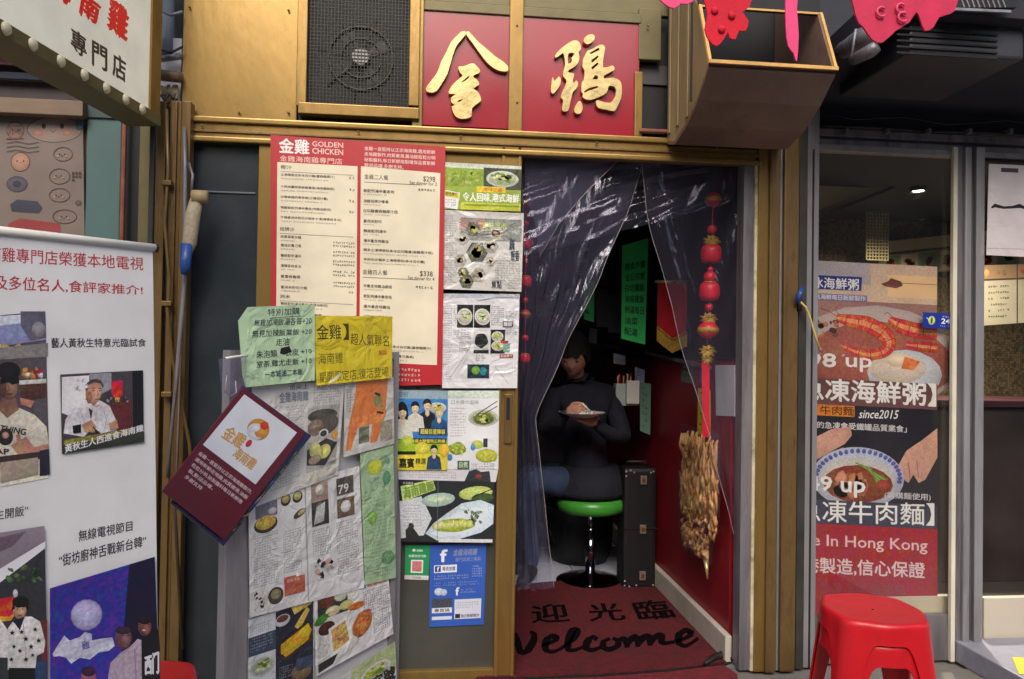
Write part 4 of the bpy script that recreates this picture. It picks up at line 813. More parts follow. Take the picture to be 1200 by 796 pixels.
for i, (t, x0, x1) in enumerate((('特別加購', 24, 62), ('無雞加凍飯湯各每+20', 8, 76), ('無見加辣飯業飯 +20', 6, 76), ('走油', 34, 50), ('朱泡類    去皮 +10', 12, 76), ('室茶,雞尤走飯 +10', 12, 76), ('一本城油二本飯', 22, 66))):
    y = 3 + i * 12; S.text(t, None, (34, 46, 60), .012, shear=.15 * random.uniform(-1, 1), quad=((x0, y), (x1, y + random.uniform(-1.5, 1.5)), (x1, y + 8.5), (x0, y + 8.5 + random.uniform(-1, 1))))
S.poly([(40, 50), (50, 48), (53, 55), (44, 58), (39, 56)], (14, 14, 16)); S.line([(26, 14), (64, 13)], .7, (60, 70, 80)); S.line([(34, 76), (40, 86), (46, 76)], .9, (70, 90, 190)); S.done()
mk('clipped_corner', *(lambda q: ([unp(*p, off(BP, .0380)) for p in q], [(0, 1, 2, 3)]))([(279, 376), (290, 360), (288, 454), (284, 440)]), PRINT, S.root, cols=[(*lin((192, 222, 180)), 0)] * 4)
# clear holder hooked on the corner
h = thing('acrylic_holder', tuple(onb(.70, 1.2, .03)), 'small clear plastic pot wired to the top corner of the angled board', 'holder')
HP = off(BP, .05)
MB().prism([[unp(*q, HP) for q in ((266, 421), (289, 418), (288, 462), (270, 462))]], bd_n, .04).build('pot', FILM2, h)
MB().tube([unp(*q, off(BP, .052)) for q in ((265, 420), (277, 418), (290, 417))], .004, 8).build('rim', WHITEP, h, smooth=True)
MB().tube([unp(*q, off(BP, .052)) for q in ((266, 440), (264, 458), (270, 465), (277, 460), (276, 446))], .0018, 6).build('loop', ALU, h, smooth=True)
# hanging menu card pair
def slab(name, q, d, m, parent, th=.004):
    return MB().prism([[unp(*p, off(BP, d)) for p in q]], bd_n, th).build(name, m, parent)
cd2 = thing('menu_card', tuple(unp(300, 560, off(BP, .05))), 'navy and photo-edged card tucked behind the hanging maroon card', 'menu card')
slab('card', [(284, 452), (365, 511), (262, 640), (200, 590)], .052, mat('navy_gloss_card', (34, 48, 92), .3, 0, .4, 12, .02, coat=.4), cd2)
CB = Sheet('printed_edge', off(BP, .0535), ((355, 520), (362, 513), (272, 628), (262, 632)), (44, 50, 60), W=10, H=100, parent=cd2); CB.mess(0, 2, 10, 98, [(90, 96, 80, .5), (190, 150, 110, .4), (60, 96, 170), (150, 160, 170), (30, 30, 34)], 40, (.2, .5)); CB.done()
Cq = ((285, 454), (358, 507), (263, 633), (190, 576))
S = Sheet('maroon_menu_card', off(BP, .062), Cq, (98, 22, 44), 'maroon laminated menu card with rooster emblem hanging askew by one corner', 'menu card', W=90, H=158, th=.004, mat=PRINTFLAT)
S.poly([(6, 6), (82, 6), (80, 84), (4, 84)], (224, 228, 238))
cx, cy = 44, 30
S.ell(cx, cy, 13, 13, (206, 150, 60), k=24); S.ell(cx - 1, cy + 4, 10, 10, (224, 228, 238)); S.ell(cx + 4, cy, 7, 8, (216, 150, 66), .4); S.ell(cx + 3, cy - 8, 5, 5, (210, 66, 40), .5, jit=.1); S.ell(cx - 4, cy + 2, 4, 7, (224, 228, 238), .6)
S.text('金雞', None, (206, 160, 90), .03, quad=((14, 46), (40, 44), (40, 62), (14, 64))); S.ell(45, 50, 3, 5, (200, 40, 60)); S.text('海南雞', None, (206, 160, 90), .03, quad=((38, 60), (66, 60), (66, 74), (38, 74)))
for i, t in enumerate(('金雞一直堅持以正宗海南雞製作,', '選用新鮮走地雞,肉質嫩滑,油飯', '粒粒分明,秘製醬料每日新鮮炮', '製,歡迎品嚐。', '多謝支持')):
    S.text(t, (6 + i, 92 + i * 8, (82, 82, 80, 44, 34)[i], 97 + i * 8), (220, 196, 202), .02)
S.done()

# ================================================================== LEFT SIDE
# mural wall beside the neighbouring stall
MW = 3.25
ml = Sheet('cartoon_mural', plY(MW), ((-60, 128), (97, 136), (100, 330), (-60, 330)), (128, 114, 106), 'faded wall mural of simple smiling dumpling faces behind the stall', 'mural', th=.02, mat=PRINTFLAT)  # mural colours lowered to carry the shade of the sign above
OUT = (70, 58, 60)
def blob(S, cx, cy, rx, ry, fill=None, w_=.9, k=22, c=OUT):
    if fill: S.ell(cx, cy, rx, ry, fill, k=k)
    S.line([(cx + rx * math.cos(6.2832 * i / k), cy + ry * math.sin(6.2832 * i / k)) for i in range(k + 1)], w_, c)
def face(S, cx, cy, r):
    S.ell(cx - r * .38, cy, r * .09, r * .11, (30, 26, 30)); S.ell(cx + r * .38, cy, r * .09, r * .11, (30, 26, 30)); S.line([(cx - r * .12, cy + r * .18), (cx, cy + r * .25), (cx + r * .12, cy + r * .18)], .7, OUT)
    S.ell(cx - r * .6, cy + r * .28, r * .2, r * .13, (186, 128, 116)); S.ell(cx + r * .6, cy + r * .28, r * .2, r * .13, (186, 128, 116))
blob(ml, 64, 152, 32, 15, (164, 140, 130)); face(ml, 62, 148, 28); blob(ml, 18, 153, 10, 10, (150, 126, 112)); face(ml, 18, 153, 9); blob(ml, 24, 190, 11, 11, (176, 132, 112)); face(ml, 24, 189, 10)
blob(ml, 20, 216, 12, 9, (92, 84, 100)); ml.ell(20, 216, 5, 4, (56, 54, 70)); ml.poly([(12, 240), (20, 234), (44, 236), (50, 244), (46, 250), (14, 248)], (60, 62, 76)); ml.poly([(10, 262), (24, 256), (70, 262), (72, 276), (10, 274)], (150, 64, 62)); blob(ml, 70, 207, 12, 9); blob(ml, 70, 229, 12, 8); blob(ml, 76, 254, 14, 8); blob(ml, 74, 181, 11, 8); ml.ell(92, 238, 4, 3, (90, 84, 70))
for x, y in ((64, 206), (64, 229), (70, 254), (68, 181)): face(ml, x + 5, y, 8)
for i in range(7): ml.ell(86 + (i % 3) * 4, 203 + (i // 3) * 4, 1.6, 1.6, (72, 62, 62), n=(i == 0))
for y in (168, 173, 178): ml.line([(8, y), (20, y - 2), (34, y + 1), (46, y - 1)], .7, OUT)
ml.line([(8, 163), (28, 162)], 1.2, (150, 60, 60)); ml.ell(94, 145, 5, 8, (74, 104, 120), .3); ml.text('好味', (10, 146, 26, 158), (120, 70, 64)); ml.done()
st = thing('stall_side', tuple(pp(120, 400, 3.2)), 'teal boarded stall side with an orange conduit, left of the bronze pilaster', 'stall')
def sbox(name, px0, px1, pt, pb, m, y, dep=.04, parent=None, bev=.003, foot=None): return strip(name, px0, px1, pt, pb, m, y, dep, parent, bev, foot=foot)
sbox('mural_backing', -70, 100, 60, 600, MURALW, MW + .022, parent=st, foot=0)
sbox('teal_board', 97, 137, 134, 600, TEAL, MW - .01, parent=st, foot=0)
sbox('conduit', 137, 142.5, 120, 600, RUST, MW - .05, .02, parent=st, foot=0, bev=.008)
sbox('gap_board', 142, 160, 110, 600, BLACK, MW, parent=st, foot=0)
sbox('olive_post', 159, 178, 120, 600, DARKGOLD, 2.97, .1, parent=st, foot=0)
sbox('teal_head', 92, 137, 108, 138, mat('dark_teal_board', (62, 78, 82), .6, 0, .1, 3), MW - .02, parent=st)
sbox('head_beam', -80, 97, 114, 132, mat('brown_head_beam', (122, 102, 84), .6, 0, .2, 4, .1), MW - .06, .05, parent=st)
sbox('rear_board', -120, 180, -80, 116, mat('dusky_canvas', (70, 64, 66), .8, 0, .3, 4, .1), MW + .01, parent=st)
for i, (a, b_) in enumerate(((62, 76), (84, 92))):
    sbox('hanging_canvas', -80, 92, a, b_, mat('stripe_%s' % ('plum' if i == 0 else 'navy'), ((104, 62, 72), (38, 44, 60))[i], .8, 0, .3, 5), MW - .03, .015, parent=st)
# lit-face signboard running out over the stall
sn_d = Vector((.156, .988, 0)).normalized(); sn_n = Vector((.988, -.156, 0)).normalized()
SP = (Vector((-1.02, 2.8, 0)), sn_n)
def ons(t, z, d=0): return SP[0] - sn_d * t + sn_n * d + Vector((0, 0, z))
zb = unp(175, 131, SP).z
sgn = thing('projecting_signboard', tuple(ons(.8, zb)), 'cream signboard with red and black 專門店 lettering projecting over the stall at upper left', 'sign')
MB().quad(ons(2.4, zb, -.004), ons(0, zb, -.004), ons(0, zb + 1.1, -.004), ons(2.4, zb + 1.1, -.004), th=.12, n=sn_n).build('box', DARKGOLD, sgn)
MB().quad(ons(2.2, zb - .036, .012), ons(-.01, zb - .036, .012), ons(-.01, zb + .003, .012), ons(2.2, zb + .003, .012), th=.12, n=sn_n).build('bottom_rail', DARKGOLD, sgn)
MB().quad(ons(.06, zb + .003, .012), ons(-.005, zb + .003, .012), ons(-.005, zb + 1.1, .012), ons(.06, zb + 1.1, .012), th=.016, n=sn_n).build('end_rail', GOLDV, sgn)
FS = Sheet('face', off(SP, .004), (proj(ons(2.2, zb + .004, .004)), proj(ons(.06, zb + .004, .004)), proj(ons(.06, zb + 1.05, .004)), proj(ons(2.2, zb + 1.05, .004))), (234, 230, 212), W=None, parent=sgn, mat=mat_print('sign_face_acrylic', .35, .02, .3), th=.004)
fn_ = bpy.data.materials['sign_face_acrylic'].node_tree; fp_ = fn_.nodes['Principled BSDF']; fn_.links.new(fp_.inputs['Base Color'].links[0].from_socket, fp_.inputs['Emission Color']); fp_.inputs['Emission Strength'].default_value = .22   # the box sign is lit
def sgt(t, q, c, b_=.03, sh=0): FS.text(t, None, c, b_, shear=sh, quad=q)
sgt('專', ((83, 31), (101, 44), (101, 69), (83, 58)), (48, 42, 40)); sgt('門', ((108, 47), (125, 57), (125, 84), (108, 76)), (48, 42, 40)); sgt('店', ((132, 60), (147, 70), (147, 97), (132, 88)), (48, 42, 40))
sgt('雞', ((125, -6), (149, 10), (150, 50), (126, 32)), (214, 30, 34), .06, .2); sgt('南', ((93, -14), (117, 4), (117, 30), (93, 16)), (214, 30, 34), .06, .2); sgt('海', ((60, -40), (84, -26), (84, 8), (60, -8)), (214, 30, 34), .06, .2)
FS.done()
for i, px in enumerate((6, 38, 71, 98, 124, 147, 166, -30)):
    tt = .05
    while proj(ons(tt, zb - .016, .012))[0] > px and tt < 2.1: tt += .004
    c = ons(tt, zb - .016, .012)
    MB().lathe(c, [(.002, .012), (.014, .010), (.018, .003), (.018, 0)], 16, 'X').build('bulb', mat('frosted_bulb', (214, 206, 176), .4, 0, .06, 9) if i == 0 else bpy.data.materials['frosted_bulb'], sgn, smooth=True)
sbox('sign_drop_pole', 176, 182, -30, 290, mat('dark_steel_pole', (58, 54, 50), .5, .3, .2, 8), 2.83, .02, parent=sgn)
# roll-up banner
bn_d = Vector((.691, .723, 0)).normalized(); bn_n = Vector((.723, -.691, 0)).normalized()
NP = (Vector((-.600, 1.672, 0)), bn_n)
bt = thing('roll_up_banner', tuple(NP[0] - bn_d * .4), 'white roll-up banner stand with red Chinese headline and four people photos', 'banner')
BN = Sheet('banner_fabric', NP, ((-75, 262), (179, 290), (188, 985), (-75, 1210)), (226, 224, 226), W=None, parent=bt, mat=mat_print('banner_fabric_ink', .4, .12, .1, 2.5), th=.001)
BN.mot = .38; BN.vary = .28; RD = (184, 44, 50)
BN.text('南雞專門店榮獲本地電視', None, RD, .008, quad=((-14, 288.5), (168, 302), (168, 317), (-14, 306)))
BN.text('及多位名人,食評家推介!', None, RD, .012, quad=((-7, 322), (167, 335), (167, 346), (-7, 340)))
BN.text('藝人黃秋生特意光臨試食', None, (50, 46, 52), .015, quad=((60, 396), (171, 397), (171, 406.5), (60, 408)))
BN.text('生開飯”', None, (50, 46, 52), .01, quad=((-6, 598), (33, 592), (33, 604), (-6, 610)))
BN.text('無線電視節目', None, (50, 46, 52), .012, quad=((92, 622), (155, 610), (155, 622), (92, 635)))
BN.text('“街坊廚神舌戰新台韓”', None, (50, 46, 52), .012, quad=((69, 650), (171, 627), (171, 640), (69, 665)))
# photo one
BN.poly([(-40, 373), (53, 365), (58, 556), (-40, 575)], (84, 78, 84, .35)); BN.poly([(-40, 373), (24, 369), (24, 382), (-40, 388)], (206, 210, 224)); BN.poly([(-40, 386), (52, 376), (54, 398), (-40, 412)], (130, 136, 176)); BN.poly([(24, 365), (53, 365), (54, 396), (36, 400), (24, 382)], (100, 96, 116, .3)); BN.ell(45, 386, 8, 9, (150, 146, 156, .3))
BN.mess(-20, 402, 26, 412, [(206, 180, 110), (226, 206, 140), (190, 160, 90)], 14, (.2, .45)); BN.poly([(-40, 412), (56, 402), (56, 418), (-40, 424)], (140, 136, 134, .4)); BN.mess(24, 430, 52, 446, [(160, 40, 50), (220, 216, 206), (60, 80, 130), (200, 150, 60)], 12, (.2, .4)); BN.poly([(22, 446), (54, 444), (54, 449), (22, 451)], (216, 214, 206)); BN.poly([(24, 451), (54, 449), (54, 466), (24, 470)], (80, 52, 46, .6))
BN.poly([(-40, 492), (-10, 482), (4, 478), (22, 478), (40, 486), (54, 500), (57, 518), (56, 560), (-40, 578)], (214, 206, 190)); BN.poly([(2, 466), (18, 466), (22, 480), (8, 490), (-2, 480)], (130, 96, 80)); BN.ell(10, 448, 12.5, 21, (126, 92, 78)); BN.ell(14, 456, 6, 10, (150, 112, 94)); BN.ell(3, 454, 4, 12, (96, 68, 58)); BN.ell(10, 435, 13.5, 11, (34, 28, 30)); BN.line([(9, 452), (11, 457), (8, 458.5)], .9, (90, 60, 52)); BN.line([(3, 449), (7, 448)], 1.2, (18, 16, 18)); BN.poly([(0, 444), (22, 442), (22, 449), (14, 451), (10, 448), (0, 450)], (24, 22, 26)); BN.ell(11, 462, 3.4, 1.2, (96, 52, 50))
BN.text('ATHING', None, (44, 40, 42), .05, quad=((-6, 497), (31, 503), (29, 510), (-8, 503))); BN.ell(6, 512, 9, 10, (52, 40, 40)); BN.ell(6, 510, 4, 4, (180, 140, 130)); BN.text('AP', None, (44, 40, 42), .06, quad=((-6, 526), (10, 526), (10, 532), (-6, 532)))
BN.poly([(23, 466), (40, 470), (36, 478), (24, 474)], (170, 120, 96)); BN.poly([(12, 522), (30, 512), (40, 524), (56, 520), (57, 534), (36, 536), (20, 532)], (170, 126, 104)); BN.poly([(18, 510), (22, 508), (26, 520), (20, 522)], (170, 126, 104)); BN.poly([(-40, 540), (56, 528), (57, 536), (-40, 552)], (64, 48, 46, .4)); BN.poly([(0, 542), (44, 536), (44, 556), (0, 566)], (160, 146, 130)); BN.poly([(46, 528), (57, 526), (58, 556), (46, 558)], (40, 40, 56))
# photo two
BN.poly([(70, 439), (167, 434), (168, 518), (72, 532)], (70, 66, 72, .3)); BN.poly([(72, 442), (104, 440), (104, 470), (82, 488), (72, 484)], (216, 210, 216, .15)); BN.poly([(104, 438), (130, 437), (130, 456), (118, 462), (106, 452)], (150, 146, 156, .4)); BN.poly([(120, 476), (154, 468), (160, 500), (130, 506)], (96, 40, 44, .4)); BN.poly([(131, 447), (143, 446), (143, 462), (140, 466), (133, 466), (130, 460)], (214, 28, 36)); BN.poly([(134, 466), (140, 466), (139, 471), (135, 471)], (226, 160, 50)); BN.poly([(154, 435), (167, 434), (168, 518), (155, 519)], (26, 26, 32)); BN.line([(154, 436), (155, 518)], .8, (90, 60, 80))
BN.poly([(76, 492), (88, 474), (102, 466), (118, 470), (128, 476), (136, 494), (136, 504), (118, 508), (108, 500), (98, 512), (74, 508)], (222, 218, 222)); BN.poly([(99, 468), (110, 476), (114, 470), (112, 464), (104, 462)], (188, 134, 112)); BN.poly([(103, 478), (108, 481), (106, 492)], (60, 40, 50)); BN.ell(109, 460, 9.5, 14, (196, 140, 116), .15); BN.ell(112, 462, 6, 9, (214, 164, 138), .15); BN.ell(104, 466, 3, 7, (158, 104, 86), .1); BN.poly([(99, 456), (101, 449), (106, 445), (112, 444), (118, 446), (121, 452), (120, 455), (117, 449.5), (110, 448), (103, 451), (101, 460)], (74, 66, 66)); BN.ell(101, 461, 1.6, 3, (176, 120, 98)); BN.line([(107, 455.4), (111, 454.8)], .7, (60, 44, 40)); BN.line([(114, 455), (118, 455.6)], .7, (60, 44, 40)); BN.ell(109, 458, 1.5, .6, (60, 40, 38)); BN.ell(116, 458, 1.3, .6, (60, 40, 38)); BN.line([(113, 458), (114.5, 463), (112.5, 464)], .8, (150, 96, 78)); BN.line([(110.5, 468), (116, 467.4)], .9, (132, 66, 62)); BN.line([(107, 474), (112, 476.5), (116, 474)], .8, (150, 100, 82))
BN.line([(92, 478), (97, 490), (98, 500)], .8, (176, 172, 184)); BN.line([(120, 480), (124, 492), (122, 502)], .8, (176, 172, 184)); BN.line([(112, 482), (111, 494)], .6, (170, 166, 178))
BN.mess(84, 442, 104, 458, [(236, 232, 236), (180, 176, 190), (150, 150, 160)], 12); BN.mess(122, 462, 152, 476, [(120, 60, 60), (60, 50, 56), (160, 150, 150)], 14)
BN.poly([(95, 498), (106, 492), (112, 500), (110, 507), (98, 506)], (190, 140, 112)); BN.poly([(84, 499), (94, 497), (94, 507), (85, 508)], (24, 24, 28)); BN.line([(108, 500), (118, 513)], 1.5, (30, 26, 26)); BN.poly([(126, 496), (136, 492), (138, 502), (128, 504)], (190, 140, 112)); BN.poly([(74, 516), (150, 502), (152, 516), (74, 530)], (150, 140, 60, .8)); BN.poly([(72, 522), (168, 506), (168, 518), (72, 532)], (50, 54, 46, .6))
BN.text('黃秋生人西進食海南雞', None, (238, 236, 240), .02, quad=((75, 521), (167, 497), (167, 505), (75, 531)))
# photo three
BN.poly([(-40, 634), (51, 616), (55, 800), (56, 900), (-40, 910)], (52, 54, 60, .3)); BN.poly([(-40, 630), (51, 616), (52, 640), (-40, 700)], (150, 136, 150, .15)); BN.poly([(-40, 690), (52, 634), (52, 642), (-40, 712)], (232, 228, 236)); BN.poly([(-40, 640), (30, 622), (14, 640), (-40, 662)], (112, 92, 110, .2))
BN.mess(4, 660, 50, 684, [(60, 84, 56), (90, 116, 80), (44, 60, 46)], 24, (.1, .2)); BN.poly([(-6, 702), (16, 698), (18, 720), (10, 727), (-4, 726)], (206, 40, 40)); BN.poly([(-4, 722), (10, 722), (18, 716), (12, 727), (-4, 728)], (220, 160, 50)); BN.ell(17, 695, 3, 5, (200, 200, 210)); BN.poly([(48, 726), (54, 726), (55, 790), (48, 790)], (120, 40, 40)); BN.poly([(40, 776), (54, 772), (55, 820), (38, 820)], (44, 62, 96))
BN.poly([(8, 736), (14, 728), (20, 734), (28, 722), (36, 722), (46, 728), (52, 752), (50, 764), (42, 768), (40, 784), (8, 784)], (226, 222, 222)); BN.ell(22, 715, 8, 10, (196, 150, 124)); BN.ell(23, 705, 10, 7, (26, 24, 26)); BN.poly([(14, 708), (12, 716), (17, 712)], (26, 24, 26)); BN.poly([(31, 704), (33, 714), (29, 712)], (26, 24, 26)); BN.poly([(14, 727), (28, 722), (22, 738)], (30, 34, 54)); BN.poly([(9, 782), (40, 782), (40, 900), (9, 900)], (24, 24, 28)); BN.poly([(-20, 730), (0, 726), (8, 738), (8, 770), (-20, 770)], (216, 212, 210)); BN.ell(24, 717, 4, 6, (214, 170, 144)); BN.line([(22, 713), (23, 716.5), (21.5, 717)], .6, (150, 104, 84)); BN.line([(17, 711), (20, 710.6)], .6, (40, 30, 30)); BN.line([(24, 710.6), (27.5, 711)], .6, (40, 30, 30)); BN.line([(26, 730), (30, 780)], .7, (176, 172, 180)); BN.ell(22, 720.5, 2.6, .8, (150, 70, 66)); BN.ell(19, 713, 1, .7, (40, 30, 30)); BN.ell(25, 713, 1, .7, (40, 30, 30))
for x, y, r in ((13, 741, 3.4), (24, 740, 3), (29, 748, 3.4), (15, 757, 3), (22, 762, 3), (35, 757, 3.4), (29, 772, 3.4), (40, 737, 3), (44, 750, 3.2), (12, 772, 3), (37, 767, 2.6)):
    BN.poly([(x + (r if k % 2 == 0 else r * .42) * math.sin(R(36 * k)), y - (r if k % 2 == 0 else r * .42) * math.cos(R(36 * k))) for k in range(10)], (30, 28, 32), n=(x == 13))
# photo four: stage light on a logo backdrop
BN.poly([(57, 689), (180, 652), (185, 800), (186, 900), (58, 910)], (58, 46, 158)); BN.poly([(150, 661), (180, 652), (185, 800), (186, 900), (150, 900), (140, 780)], (24, 20, 50)); BN.ell(100, 720, 19, 18, (160, 150, 216), -.6); BN.ell(100, 720, 17.6, 16.6, (186, 182, 226), -.6)
BN.poly([(60, 766), (66, 756), (74, 744), (80, 750), (92, 746), (98, 740), (106, 742), (106, 750), (116, 748), (130, 746), (133, 756), (126, 762), (114, 764), (104, 772), (92, 770), (82, 777), (76, 770), (68, 768), (62, 769)], (204, 202, 226)); BN.text('雞', None, (70, 60, 150), .02, quad=((94, 751), (103, 749), (104, 759), (95, 761))); BN.ell(101, 747, 4.6, 5, (196, 194, 224))
BN.poly([(124, 800), (128, 776), (140, 764), (150, 758), (160, 748), (166, 750), (166, 780), (168, 900), (122, 900)], (176, 158, 176)); BN.ell(143, 747, 10, 13, (112, 74, 86)); BN.ell(143, 738, 9, 5, (60, 40, 60)); BN.ell(168, 734, 8, 11, (120, 70, 70)); BN.ell(168, 726, 8, 5, (34, 24, 34)); BN.ell(146, 750, 5, 8, (138, 96, 104)); BN.line([(138, 744), (143, 744)], .8, (50, 30, 40)); BN.line([(147, 744), (151, 744)], .8, (50, 30, 40)); BN.line([(143, 754), (149, 754)], .8, (80, 40, 50)); BN.line([(132, 784), (138, 800)], 1, (140, 124, 150)); BN.line([(156, 760), (158, 800)], 1, (140, 124, 150)); BN.ell(170, 737, 4, 6, (146, 92, 88)); BN.ell(167, 738, 2, 1, (226, 206, 206)); BN.poly([(164, 750), (184, 736), (186, 760), (186, 900), (166, 900)], (30, 26, 34)); BN.text('西门', None, (226, 222, 230), .04, quad=((168, 768), (184, 762), (184, 788), (168, 790))); BN.ell(102, 794, 9, 12, (150, 90, 120)); BN.ell(102, 786, 8, 6, (60, 34, 60))
BN.done()
a, b_ = unp(-75, 262, NP), unp(180, 290.5, NP)
MB().tube([a + (a - b_) * .02, b_ + (b_ - a) * .01], .0085, 12).build('top_rail', WHITEP, bt, smooth=True)
MB().tube([b_ + (b_ - a) * .006, b_ + (b_ - a) * .02], .0095, 12).build('end_cap', BLACK, bt, smooth=True)
c = NP[0] - bn_d * .42 - bn_n * .03
MB().tube([Vector((c.x, c.y, .06)), Vector((c.x, c.y, 1.46))], .009, 8).build('support_pole', ALU, bt, smooth=True)
q = [NP[0] + bn_d * .03, NP[0] - bn_d * .9]
bm_ = MB(); bm_.prism([[q[0] + bn_n * .04 + Vector((0, 0, .0)), q[1] + bn_n * .04, q[1] + bn_n * .04 + Vector((0, 0, .07)), q[0] + bn_n * .04 + Vector((0, 0, .07))]], bn_n, .11)
bm_.build('base_cassette', ALU, bt)

# ================================================================== red plastic stools
def stool_mesh(nlegs=4, H=.455, R0=.150):
    """one-piece moulded stool: round seat with a shallow lip, four bowed leg shells joined by an arched apron"""
    mb = MB(); n = 64; rings = []
    def leg(a): return max(0, math.cos(2 * a)) ** 3 if True else 0
    vs = []; fs = []
    prof = [(0.03, H - .006), (.35, H - .006), (.80, H - .004), (.90, H + .001), (.97, H - .002), (1.0, H - .012), (1.01, H - .028), (1.02, H - .048)]
    for (r, z) in prof:
        for k in range(n):
            a = 2 * math.pi * k / n; g = max(0, math.cos(4 * a)) ** 2
            rr = R0 * (r + (.10 * g * max(0, r - .55) / .45)); vs.append((rr * math.cos(a), rr * math.sin(a), z))
    m = len(prof)
    for i in range(m - 1):
        for k in range(n):
            k2 = (k + 1) % n
            fs.append((i * n + k, (i + 1) * n + k, (i + 1) * n + k2, i * n + k2))
    vs.append((0, 0, H - .006)); cv_ = len(vs) - 1
    for k in range(n): fs.append((cv_, k, (k + 1) % n))
    # apron and legs run down from the last ring: deep at the legs, arched between
    last = (m - 1) * n; steps = 10
    hb = H - .048
    prev = list(range(last, last + n))
    low = []
    for k in range(n):
        a = 2 * math.pi * k / n; d = abs(((a / (math.pi / 2)) + .5) % 1 - .5) * 2   # 0 at a leg, 1 midway
        low.append(0.0 if d < .27 else hb - .014 if d > .55 else (hb - .014) * min(1, ((d - .27) / .28)) ** .35)
    for s_ in range(1, steps + 1):
        t = s_ / steps; cur = []
        for k in range(n):
            a = 2 * math.pi * k / n; z = hb + (low[k] - hb) * t; g = max(0, math.cos(4 * a)) ** 2
            d = abs(((a / (math.pi / 2)) + .5) % 1 - .5) * 2
            taper = 1 - (.35 * (1 - z / H))                 # legs narrow toward the foot
            ac = round(a / (math.pi / 2)) * math.pi / 2; aa = ac + (a - ac) * (taper if d < .62 else 1 - .35 * (1 - z / H) * 0)
            rr = R0 * (1.02 + .10 * g) + .06 * (1 - z / hb) ** 1.0
            vs.append((rr * math.cos(aa), rr * math.sin(aa), z)); cur.append(len(vs) - 1)
        for k in range(n):
            k2 = (k + 1) % n; fs.append((prev[k], cur[k], cur[k2], prev[k2]))
        prev = cur
    mb.add(vs, fs)
    return mb
def stool(loc, rz, label):
    t = thing('plastic_stool', loc, label, 'stool', 'red plastic stools'); t.rotation_euler = (0, 0, rz)
    o = stool_mesh().build('body', STOOLRED, smooth=True, origin=(0, 0, 0)); o.parent = t; o.location = (0, 0, 0)
    md = o.modifiers.new('s', 'SOLIDIFY'); md.thickness = .005; md.offset = -1
    md = o.modifiers.new('b', 'SUBSURF'); md.levels = 1; md.render_levels = 1
    d = MB().lathe((0, 0, .4500), [(.0, -.002), (.0032, -.002), (.0032, .0005), (.001, .0005)], 12).build('drain_hole', MATEDGE, origin=(0, 0, 0)); d.parent = t
    return t
st1 = stool((1.375, 2.19, 0), R(34), 'red plastic stool beneath an identical one stacked on it, before the seafood poster')
st2 = copy_tree(st1); st2.location.z = .062; st2.rotation_euler.z = R(33); st2['label'] = 'red plastic stool stacked on top of another, before the seafood poster'
st3 = copy_tree(st1); st3.location = (-.735, 1.95, 0); st3.rotation_euler.z = R(50); st3['label'] = 'red plastic stool mostly hidden behind the foot of the white roll-up banner'

# ================================================================== INSIDE THE GOLDEN SHOP
def pz(px, py, z): return unp(px, py, plZ(z))
# welcome mat with black rubber border
mq = [pz(560, 694, .006), pz(784, 687, .006), pz(866, 774, .006), pz(560, 799, .006)]
wm = thing('welcome_mat', tuple(pz(700, 740, .0)), 'crimson doormat with black 歡迎光臨 Welcome lettering on the threshold', 'mat')
def matloop(q, z, rnd=0):
    return [Vector((p.x, p.y, z)) for p in q]
far = [pz(560 + i * 22.4, 693 - 10 * math.sin(math.pi * i / 10) - .5 * i, .01) for i in range(11)]
loop = far + [pz(800, 700, .01), pz(830, 733, .01), pz(864, 770, .01), pz(848, 776, .01), pz(780, 784, .01), pz(700, 790, .01), pz(560, 795, .01)]
MB().prism([[Vector((p.x, p.y, .012)) for p in loop]], Vector((0, 0, 1)), .010).build('pile', MAT, wm)
cxm = sum((p for p in loop), Vector()) / len(loop)
MB().prism([[Vector((cxm.x + (p.x - cxm.x) * 1.012, cxm.y + (p.y - cxm.y) * 1.02, .0075)) for p in loop]], Vector((0, 0, 1)), .006).build('border', MATEDGE, wm)
ZP = plZ(.0128)
L_ = MB()
def stroke(pts, wd, k=5):
    pts = smooth_loop(pts, k, False)
    m = len(pts); A = []; B_ = []
    for i, p in enumerate(pts):
        a, b = pts[max(i - 1, 0)], pts[min(i + 1, m - 1)]; dx, dy = b[0] - a[0], b[1] - a[1]; l = math.hypot(dx, dy) or 1
        t = i / (m - 1); ww = wd * (.55 + .45 * math.sin(math.pi * min(max(t, .08), .92))) * (1.25 if abs(dy) > abs(dx) else .85)
        A.append((p[0] - dy / l * ww / 2, p[1] + dx / l * ww / 2)); B_.append((p[0] + dy / l * ww / 2, p[1] - dx / l * ww / 2))
    global _sz; _sz += 4e-5
    pl = plZ(.0128 + _sz)
    L_.add([unp(*p, pl) for p in A + B_], [(i, i + 1, m + i + 1, m + i) for i in range(m - 1)])
_sz = 0
ox, oy, os_ = 590, 670, 280 / 1200
